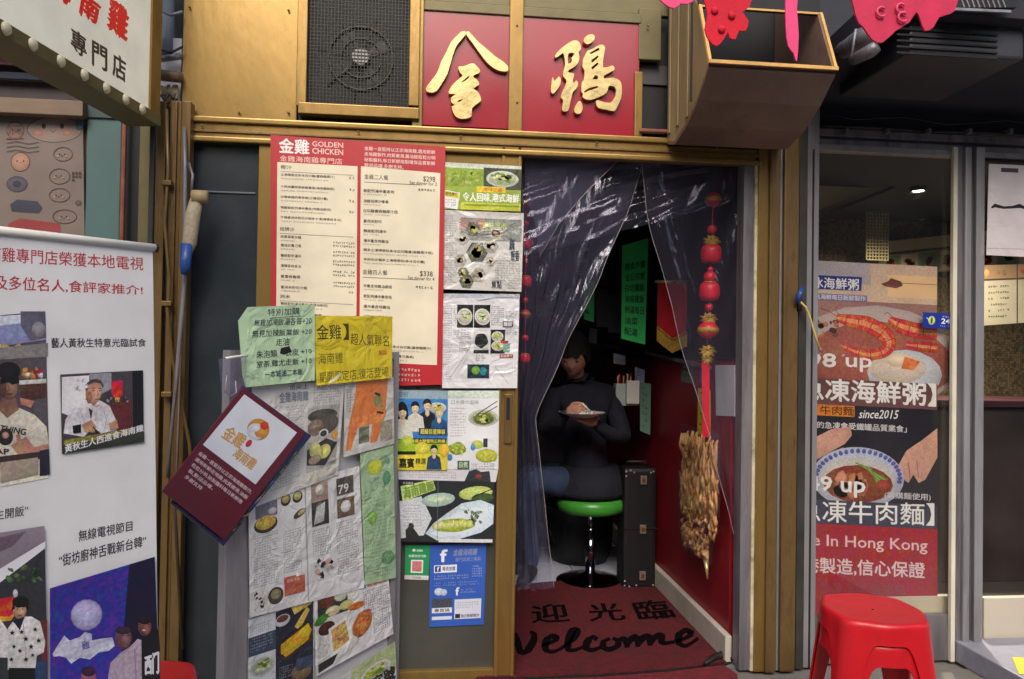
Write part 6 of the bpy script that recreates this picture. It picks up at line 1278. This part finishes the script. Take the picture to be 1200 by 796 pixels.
rstrip('mid_post', 1121, 1130, 172, 800, ALUD, y=2.972, foot=0)
rstrip('mid_post', 1130, 1138, 172, 800, ALU, y=2.955, foot=0, bev=.008)
rstrip('mid_post', 1138, 1143, 172, 800, ALUD, y=2.97, foot=0)
rstrip('mid_post', 1143, 1153, 172, 800, ALU, y=2.948, foot=0, bev=.004)
rstrip('glass_pane', 957, 1117, 180, 722, GLASS, y=3.0, dep=.006, bev=0)
rstrip('bottom_rail', 962, 1117, 722, 800, ALUD, y=2.985, dep=.03, foot=0.0)
rstrip('kick_panel', 1153, 1260, 700, 760, mat('beige_kick_panel', (196, 186, 168), .5, 0, .08, 4, .03, dirt=.3, dirtcol=(120, 104, 88)), y=3.0, dep=.03)
rstrip('kick_panel', 962, 1120, 700, 770, bpy.data.materials['beige_kick_panel'], y=3.02, dep=.03)
MB().box(X(1116, 2.99, 770), 4.5, 2.0, 2.99, 0, .09, .006).build('step', mat('pale_terrazzo_step', (140, 140, 152), .4, 0, .1, 30, .03), rs)
# floor poster
# interior shell
struct('shop_floor', MB().box(1.58, 6, 3.02, 6.3, -.01, .004), mat('dark_shop_floor', (60, 54, 48), .5, 0, .2, 3))
struct('shop_ceiling', MB().box(1.58, 6, 3.1, 6.3, 2.36, 2.42), mat('olive_shop_ceiling', (96, 90, 74), .6, 0, .1, 2))
ms = thing('mosaic_wall', (2.8, 5.2, 0), 'bronze mosaic tiled wall inside the right-hand shop', 'wall')
MB().box(1.60, 6, 5.2, 5.3, 0, 2.36).build('mosaic', MOSAIC, ms)
MB().box(1.585, 1.6, 3.1, 5.2, 0, 2.36).build('side_mosaic', MOSAIC, ms)
bk = thing('bulkhead', (2.6, 4.4, 2.1), 'beige boxed bulkhead slanting across the ceiling of the right-hand shop', 'bulkhead')
MB().prism([[unp(*p, plY(4.2)) for p in ((940, 205), (1110, 168), (1120, 196), (1040, 214), (940, 254))]], Vector((0, -1, 0)), .3).build('box', mat('beige_gypsum', (150, 138, 108), .6, 0, .08, 3), bk)
MB().tube([unp(940, 262, plY(4.16)), unp(1040, 222, plY(4.16)), unp(1130, 186, plY(4.16))], .012, 4).build('edge_trim', MATEDGE, bk)
# back shelves with photo menu strip
sv = thing('menu_shelf', (3.3, 5.1, 1.5), 'shelf band with a row of food pictures high on the mosaic wall', 'shelf')
MB().prism([[unp(*p, plY(5.1)) for p in ((1030, 284), (1240, 262), (1240, 274), (1030, 297))]], Vector((0, -1, 0)), .1).build('shelf_board', mat('pale_shelf', (170, 156, 116), .5, 0, .1, 8), sv)
tag_lit = MB().prism([[unp(*p, plY(5.08)) for p in ((1080, 252), (1122, 240), (1122, 247), (1080, 259))]], Vector((0, -1, 0)), .02).build('trim', GOLDLET, sv)
S = Sheet('food_picture_strip', plY(5.12), ((1030, 300), (1240, 278), (1240, 312), (1030, 322)), (150, 130, 100), 'strip of snack photographs under the pale shelf in the right-hand shop', 'picture', W=210, H=30, th=.004, mat=PRINTFLAT)
for i in range(9): S.rect(3 + i * 23, 2, 23 + i * 23, 28, (96, 130, 90) if i % 2 == 0 else (190, 176, 150)); S.mess(5 + i * 23, 5, 21 + i * 23, 26, [(196, 96, 50, .4), (214, 150, 90, .4), (150, 70, 40)], 8, (.2, .4))
S.done()
gp = thing('tile_grille', tuple(unp(1015, 300, plY(4.9))), 'pale gridded lattice panel inside the right-hand shop left of the lamp', 'lattice')
g = MB(); x0, x1, z0, z1 = X(1015, 4.9, 280), X(1040, 4.9, 280), Z(1028, 305, 4.9), Z(1028, 248, 4.9)
for i in range(8): xx = x0 + (x1 - x0) * i / 7; g.box(xx - .004, xx + .004, 4.89, 4.9, z0, z1)
for i in range(16): zz = z0 + (z1 - z0) * i / 15; g.box(x0, x1, 4.885, 4.889, zz - .004, zz + .004)
g.build('lattice', mat('pale_lattice', (128, 116, 84), .5, 0, .1, 9), gp)
# ceiling lamp, lit
lp = thing('spot_lamp', tuple(unp(1076, 224, plY(4.15))), 'lit round spot lamp shining inside the right-hand shop', 'lamp')
c = unp(1076, 224, plY(4.15))
MB().lathe(c, [(.001, 0), (.030, 0), (.030, .004)], 20).build('bulb', mat_emit('lit_lamp_glass', (255, 246, 226), 14), lp)
MB().lathe(c, [(.030, .006), (.036, .004), (.042, -.004), (.044, .0), (.044, .05), (.01, .06)], 20).build('housing', DARKWALL, lp)
MB().tube([c + Vector((0, 0, .05)), Vector((c.x, c.y, 2.37))], .008, 8).build('stem', DARKWALL, lp)
ld = bpy.data.lights.new('lamp_light', 'SPOT'); ld.energy = 260; ld.color = (1, .93, .78); ld.shadow_soft_size = .04; ld.spot_size = R(160); ld.spot_blend = .6
lo = bpy.data.objects.new('lamp_light', ld); col.objects.link(lo); lo.parent = lp; lo.location = (0, 0, -.01)
# menu boards and dark counter seen past the middle post
S = Sheet('price_board', plY(4.4), ((1120, 312), (1260, 308), (1260, 374), (1120, 384)), (176, 166, 140), 'pale wall price board with two columns right of the middle post', 'menu board', W=140, H=70, th=.01, mat=PRINTFLAT)
S.rect(0, 0, 140, 16, (150, 120, 90)); S.mess(2, 2, 138, 14, [(170, 90, 50, .4), (206, 150, 90, .3), (120, 110, 80)], 24, (.2, .4)); S.line([(72, 0), (72, 70)], 1.4, (80, 70, 60)); S.rect(0, 16, 140, 18, (70, 60, 50))
for i in range(6): S.tiny(38, 24 + i * 7, 62, 2.4, (60, 50, 46), n=True); S.tiny(80, 24 + i * 7, 110, 2.4, (60, 50, 46))
S.done()
ct = thing('dark_counter', tuple(unp(1200, 700, plY(4.2))), 'dark brown counter front inside the right-hand shop', 'counter')
MB().box(2.2, 6, 4.0, 4.4, 0, 1.02, .01).build('front', mat('dark_brown_laminate', (44, 34, 32), .5, 0, .3, 4), ct)
MB().box(2.2, 6, 3.96, 4.42, 1.02, 1.06, .006).build('worktop', mat('maroon_worktop', (60, 30, 34), .4, 0, .2, 6), ct)
# seafood poster
PO = Sheet('seafood_poster', plY(3.03), ((949, 305), (1099, 313), (1092, 722), (938, 718)), (120, 110, 120), 'tall shop poster of prawns and beef noodles behind the glass door reading since2015', 'poster', W=None, th=.002, mat=mat_print('poster_ink', .35, .03, .4))
def PR(a, b_, c, d, col_): PO.poly([(a, b_), (c, b_ + (c - a) * .05), (c, d + (c - a) * .05), (a, d)], col_)
PR(944, 305, 1098, 360, (222, 190, 170)); PR(944, 305, 1020, 330, (190, 180, 190)); PR(1040, 322, 1098, 348, (236, 196, 150)); PR(944, 350, 1098, 470, (160, 120, 116, .3)); PO.ell(1025, 420, 100, 62, (196, 178, 178, .2), .06); PO.ell(1030, 425, 88, 48, (170, 96, 84, .35), .06)
PO.ell(1060, 438, 44, 28, (206, 210, 224), .05); PO.ell(1052, 432, 34, 18, (224, 206, 190, .3)); PO.poly([(1032, 333), (1040, 330), (1044, 326), (1056, 330), (1058, 335), (1050, 338), (1038, 336)], (120, 70, 60, .4)); PO.line([(1056, 332), (1098, 334)], .8, (150, 100, 80))
# prawns
def prawn(cx, cy, s_, fl=1, rot=0, c=(214, 74, 44)):
    pts = []; ca, sa = math.cos(rot), math.sin(rot)
    for k in range(13):
        a = R(200 - k * 19); pts.append((math.cos(a) * 22 * s_ * fl, -math.sin(a) * 12 * s_))
    for k in range(13):
        a = R(-28 + k * 19); pts.append((math.cos(a) * 12 * s_ * fl, -math.sin(a) * 3.5 * s_ + 3 * s_))
    P = [(cx + x * ca - y * sa, cy + x * sa + y * ca) for x, y in pts]; PO.poly(P, (*c, .35))
    for k in range(2, 11): PO.line([P[k], P[24 - k]], .8 * s_, (236, 150, 110), n=(k == 2))
    PO.line([P[0], (P[0][0] - 16 * s_ * fl, P[0][1] - 8 * s_)], .7 * s_, (190, 70, 40)); PO.line([P[0], (P[0][0] - 18 * s_ * fl, P[0][1] + 2 * s_)], .7 * s_, (190, 70, 40))

def curl(pts, wd, c):
    P = smooth_loop(pts, 4, False); m = len(P); W_ = []
    for i in range(m):
        t = i / (m - 1) * (len(wd) - 1); k = min(int(t), len(wd) - 2); W_.append(wd[k] + (wd[k + 1] - wd[k]) * (t - k))
    PO.line(P, [v * 1.08 for v in W_], (150, 44, 30, .4)); PO.line(P, W_, (*c, .5)); PO.line(P, [v * .35 for v in W_], (236, 150, 110, .5))
    for i in range(3, m - 2, 3):
        dx, dy = P[i + 1][0] - P[i - 1][0], P[i + 1][1] - P[i - 1][1]; l = math.hypot(dx, dy); h = W_[i] / 2
        PO.line([(P[i][0] - dy / l * h, P[i][1] + dx / l * h), (P[i][0] + dy / l * h, P[i][1] - dx / l * h)], .8, (140, 40, 30), n=(i == 3))
curl([(980, 372), (996, 376), (1016, 380), (1034, 390), (1042, 402), (1036, 412), (1020, 416), (1002, 412), (986, 405)], [7, 14, 17, 17, 15, 13, 11, 8, 4], (216, 84, 54))
curl([(1042, 374), (1056, 382), (1076, 388), (1098, 390)], [6, 15, 17, 15], (206, 62, 44)); curl([(1062, 404), (1080, 406), (1098, 408)], [6, 10, 10], (196, 60, 44))
for q in (((982, 372), (970, 364), (962, 362)), ((984, 370), (978, 362), (986, 356)), ((1046, 372), (1040, 366), (1036, 368))): PO.line(list(q), .8, (170, 60, 40))
PO.mess(948, 372, 984, 400, [(130, 76, 56, .4), (190, 120, 80, .4), (90, 50, 44)], 16); PO.ell(1052, 422, 14, 8, (236, 216, 190)); PO.poly([(1060, 418), (1078, 424), (1070, 434), (1056, 432)], (222, 120, 70, .3)); PO.mess(948, 405, 990, 420, [(190, 170, 170, .2), (150, 110, 110, .3)], 12)
PO.poly([(944, 322), (1010, 325), (1009, 341), (944, 338)], (34, 52, 140)); WH = (240, 238, 240)
def pt(t, a, b_, c, d, col_=WH, bo=.02, sh=0, s_=.05): PO.text(t, None, col_, bo, shear=sh, quad=((a, b_), (c, b_ + (c - a) * s_), (c, d + (c - a) * s_), (a, d)))
pt('冰海鮮粥', 951, 324.5, 1006, 337.5); PR(944, 343, 1016, 350, (120, 120, 170)); pt('鮮活海鮮每日新鮮製作', 948, 344, 1014, 350, (226, 226, 240), .01)
pt('$98', 928, 413, 979, 431, WH, .04, s_=.03); pt('up', 991, 419, 1021, 435, WH, .03, s_=.03); pt('(海鮮套餐使用)', 1028, 432, 1075, 440, (226, 214, 214), .01)
PR(930, 442, 1098, 472, (110, 72, 72, .3)); pt('急凍海鮮粥】', 937, 442, 1096, 468, WH, .03)
PR(930, 472, 1098, 636, (38, 34, 46)); PR(944, 473, 1001, 486, (226, 140, 50)); pt('牛肉麵', 961, 475, 1000, 485.5, (90, 44, 20), .02); pt('since2015', 1006, 480, 1053, 490, WH, .015, .3, .02)
pt('「店的急凍會受鐵罐品質業食」', 944, 493, 1062, 501, (226, 222, 226), .015)
# hands and bowl
SK = (206, 156, 140)
PO.poly([(944, 530), (956, 512), (974, 503), (996, 500), (998, 510), (990, 520), (972, 530), (958, 538), (946, 544)], SK); PO.poly([(958, 540), (972, 532), (988, 524), (984, 534), (966, 544)], (190, 136, 120)); PO.poly([(1098, 502), (1080, 516), (1062, 528), (1052, 546), (1056, 560), (1064, 566), (1070, 556), (1076, 566), (1084, 562), (1098, 536)], SK); PO.line([(1064, 542), (1066, 560)], 1.2, (150, 100, 92)); PO.line([(1074, 540), (1076, 560)], 1, (150, 100, 92))
PO.ell(1005, 560, 54, 36, (196, 200, 226), .06, 36); PO.ell(1005, 563, 44, 27, (210, 206, 206), .06, 36)
for k in range(24):
    a = R(180 + k * 8.2); PO.ell(1005 + math.cos(a) * 49, 560 + math.sin(a) * 31.5, 3, 2.4, (84, 92, 170), a, 8, n=(k == 0))
PO.ell(1005, 567, 41, 22, (140, 66, 40, .4), .06); PO.mess(972, 552, 1020, 586, [(196, 120, 90, .4), (176, 96, 70, .4), (214, 150, 120, .3)], 22, (.2, .35))
for k in range(7): PO.line([(1002 + k * 3, 542 + k), (1040 - k * 2, 562 + k * 1.4)], 1.6, ((96, 140, 60), (150, 180, 90))[k % 2])
PO.ell(1034, 568, 8, 6, (170, 70, 50, .3))
pt('$49', 930, 557, 974, 576, WH, .04, s_=.03); pt('up', 985, 564, 1013, 582, WH, .04, s_=.03); PR(930, 584, 1098, 612, (58, 60, 84)); pt('(需購麵使用)', 1036, 576, 1090, 585, (214, 210, 220), .01); pt('急凍牛肉麵】', 933, 585, 1094, 611, WH, .01, s_=.03)
PR(930, 612, 1098, 718, (170, 24, 50)); pt('Made In Hong Kong', 916, 624, 1086, 641, (236, 200, 206), .015); pt('香港製造,信心保證', 920, 651, 1083, 670, (226, 206, 214), .02); pt('急凍海鮮 急凍麵', 960, 680, 1060, 700, (140, 60, 70), .01)
PO.done()
# blue payment sticker on the glass
S = Sheet('octopus_payment_sticker', plY(2.996), ((1082, 366), (1119, 368), (1118, 386), (1081, 384)), (20, 50, 150), 'small blue sticker with a yellow emblem and number 24 on the glass door', 'sticker', W=36, H=18, th=.0008, mat=PRINTFLAT)
S.ell(10, 9, 4, 5, (226, 220, 120)); S.ell(10, 9, 1.4, 4, (40, 120, 70)); S.text('24', (21, 6, 31, 12), (240, 240, 246), .04); S.tiny(22, 3, 31, 1.8, (220, 224, 240), n=True); S.tiny(20, 14, 32, 1.8, (200, 206, 230)); S.line([(4, 6), (6, 8)], .8, (230, 230, 240)); S.done()
# white notice with one brush stroke
wn = Sheet('brush_stroke_notice', plY(2.93), ((1159, 192), (1240, 196), (1240, 303), (1156, 299)), (214, 206, 208), 'white sheet bearing a single black brush stroke at the far right', 'notice', W=80, H=108, th=.002, mat=PRINT)
wn.line([(4, 52), (8, 49), (18, 51), (28, 50), (36, 48), (42, 50)], [2, 4.5, 3, 3, 5, 3], (22, 20, 24)); wn.rect(14, 4, 34, 9, (60, 54, 60)); wn.line([(0, 100), (80, 98)], .8, (180, 160, 160)); wn.done()
# floor notice in yellow
S = Sheet('floor_sticker', plZ(.0925), ((1186, 770), (1230, 772), (1240, 790), (1194, 790)), (214, 200, 50), 'yellow triangular warning sticker at the lower right corner', 'sticker', W=40, H=30, th=.001)
S.line([(12, 8), (20, 14), (10, 20)], 1.4, (40, 40, 30)); S.done()
S.root.location.z = S.root.location.z
# blue-taped yellow flex tied to the jamb
fx = thing('yellow_flex', tuple(pp(940, 345, 2.9)), 'pale yellow flex held by a blue tape loop on the dark jamb', 'cable')
MB().tube([pp(x, y_, 2.91) for x, y_ in ((938, 354), (944, 360), (949, 372), (955, 392), (960, 408))], .005, 8).build('flex', YWIRE, fx, smooth=True)
MB().tube([pp(934, 355, 2.9), pp(937, 346, 2.89), pp(940, 338, 2.9)], [.009, .011, .009], 10).build('tape', BLUETAPE, fx, smooth=True)
MB().tube([pp(936, 350, 2.92), pp(937, 365, 2.92)], .012, 8).build('knob', BLACK, fx, smooth=True)

# ------------------------------------------------------------------ dark soffit and clutter overhead at right
so_ = thing('canopy', (2.3, 2.4, 2.3), 'dark sloping canopy over the right-hand shopfront', 'canopy')
MB().prism([[Vector((1.50, 3.1, 2.36)), Vector((1.50, 2.7, 2.43)), Vector((1.50, 2.35, 2.48)), Vector((1.50, 2.35, 2.56)), Vector((1.50, 3.1, 2.5))]], Vector((-1, 0, 0)), 4.5).build('slab', SOFFIT, so_)
rail('fascia_board', 962, 1300, 40, 156, mat('blue_black_fascia', (34, 36, 50), .6, 0, .25, 3, .05), y=3.02, dep=.03, parent=so_)
pt_ = thing('duct_pipe', tuple(pp(1010, 60, 2.5)), 'grey elbow duct beside the timber hood under the dark canopy', 'duct')
MB().tube([pp(975, 62, 2.8), pp(995, 56, 2.6), pp(1010, 44, 2.5), pp(1030, 38, 2.45)], .035, 14).build('elbow', ALUD, pt_, smooth=True)
MB().tube([pp(1000, 70, 2.5), pp(1020, 60, 2.4), pp(1028, 54, 2.38)], [.02, .024, .02], 12).build('branch', ALUD, pt_, smooth=True)
MB().tube([pp(1003, 34, 2.4), pp(998, 66, 2.42)], .004, 6).build('wire', ALU, pt_, smooth=True)
vt = thing('louvre_vent', tuple(pp(1150, 5, 2.4)), 'grey slatted air vent at the top right under the canopy', 'vent')
for i in range(9): MB().tube([pp(1122 + i * 6, -12, 2.3), pp(1130 + i * 6, 9, 2.3)], .003, 5).build('slat', ALU, vt)
MB().tube([pp(1118, 11, 2.3), pp(1184, 14, 2.3)], .006, 4).build('vent_edge', ALU, vt)
MB().quad(pp(1114, -16, 2.32), pp(1186, -16, 2.32), pp(1186, 12, 2.32), pp(1114, 12, 2.32), th=.02).build('vent_box', BLACK, vt)
lt_ = thing('cable_tie', tuple(pp(1140, 52, 2.5)), 'pale strip end poking from the dark canopy', 'cable')
MB().tube([pp(1130, 58, 2.5), pp(1142, 54, 2.5), pp(1152, 44, 2.5)], [.004, .006, .004], 6).build('strip', ALU, lt_, smooth=True)

# pale papers and pictures on the rear wall, seen past the diner and through the clear plastic
PW = plY(5.585)
for i, (a, b_, c, d, k, lab) in enumerate(((622, 300, 640, 330, (206, 206, 214), 'pale blue-grey picture on the rear wall behind the left curtain'), (646, 292, 664, 324, (176, 130, 96), 'brown picture on the rear wall behind the left curtain'), (628, 345, 652, 372, (216, 208, 190), 'cream paper low on the rear wall behind the left curtain'),
        (664, 338, 682, 366, (150, 170, 200), 'light blue paper on the rear wall just left of the diner'), (700, 250, 720, 282, (180, 150, 110), 'tan picture high on the rear wall above the diner'), (672, 290, 692, 322, (210, 206, 200), 'white price paper high on the rear wall above the diner'))):
    S = Sheet('wall_paper', PW, ((a, b_), (c, b_ + 1), (c, d), (a, d)), k, lab, 'picture', W=20, H=30, th=.004)
    S.mess(2, 2, 18, 14, [(120, 96, 80, .4), (200, 180, 150, .3), (96, 120, 110)], 12, (.15, .35)); S.block(2, 17, 18, 29, 2, (90, 90, 100)); S.done()

cc_ = thing('conduit_run', tuple(pp(1100, 120, 2.9)), 'thin cables and a grimy conduit clipped along the dark fascia over the noodle shop', 'cables')
MB().tube([pp(x, y_, 2.98) for x, y_ in ((962, 148), (1020, 150), (1090, 155), (1150, 156), (1260, 162))], .008, 8).build('conduit', mat('sooty_conduit', (66, 62, 66), .6, .2, .4, 12, .2), cc_, smooth=True)
MB().tube([pp(x, y_, 2.96) for x, y_ in ((964, 132), (1000, 140), (1060, 137), (1110, 146), (1180, 141), (1260, 150))], .004, 6).build('cable', MATEDGE, cc_, smooth=True)
MB().tube([pp(x, y_, 2.9) for x, y_ in ((985, 86), (1040, 90), (1110, 88), (1180, 96), (1260, 95))], .006, 6).build('cable', mat('dusty_cable', (72, 72, 80), .6), cc_, smooth=True)
for i in range(5): MB().box(X(990 + i * 48, 2.96, 140), X(994 + i * 48, 2.96, 140), 2.95, 3.0, Z(992 + i * 48, 157, 2.96), Z(992 + i * 48, 151, 2.96), .002).build('clip', ALUD, cc_)
ub = thing('air_unit', tuple(pp(1060, 84, 2.5)), 'dark boxy air unit hung under the canopy behind the crimson cut-out', 'air conditioner')
MB().box(X(1045, 2.5, 60), X(1175, 2.5, 60), 2.4, 2.85, Z(1100, 78, 2.5), Z(1100, 20, 2.5), .01).build('casing', mat('sooty_grey_casing', (52, 52, 60), .5, .1, .3, 6, .05), ub)
for i in range(6): MB().box(X(1050, 2.4, 60), X(1168, 2.4, 60), 2.394, 2.4, Z(1100, 30 + i * 7, 2.4) - .004, Z(1100, 30 + i * 7, 2.4) + .003, .001).build('slat', MATEDGE, ub)
scw = mat('screw_head', (120, 104, 70), .4, .5, .2, 20)
for i, (x, y_) in enumerate(((222, 8), (222, 128), (338, 12), (338, 132), (280, 132), (606, 30), (606, 120), (760, 30), (489, 60), (354, 128), (484, 130), (236, 147), (420, 154), (540, 160), (700, 167), (840, 174))):
    p = pp(x, y_, YF - (.0005 if x < 340 and y_ < 140 else .018 if y_ < 140 else .0265))
    MB().lathe(p, [(.0005, -.0025), (.004, -.002), (.005, .003)], 10, 'Y').build('screw', scw, sf, smooth=True)
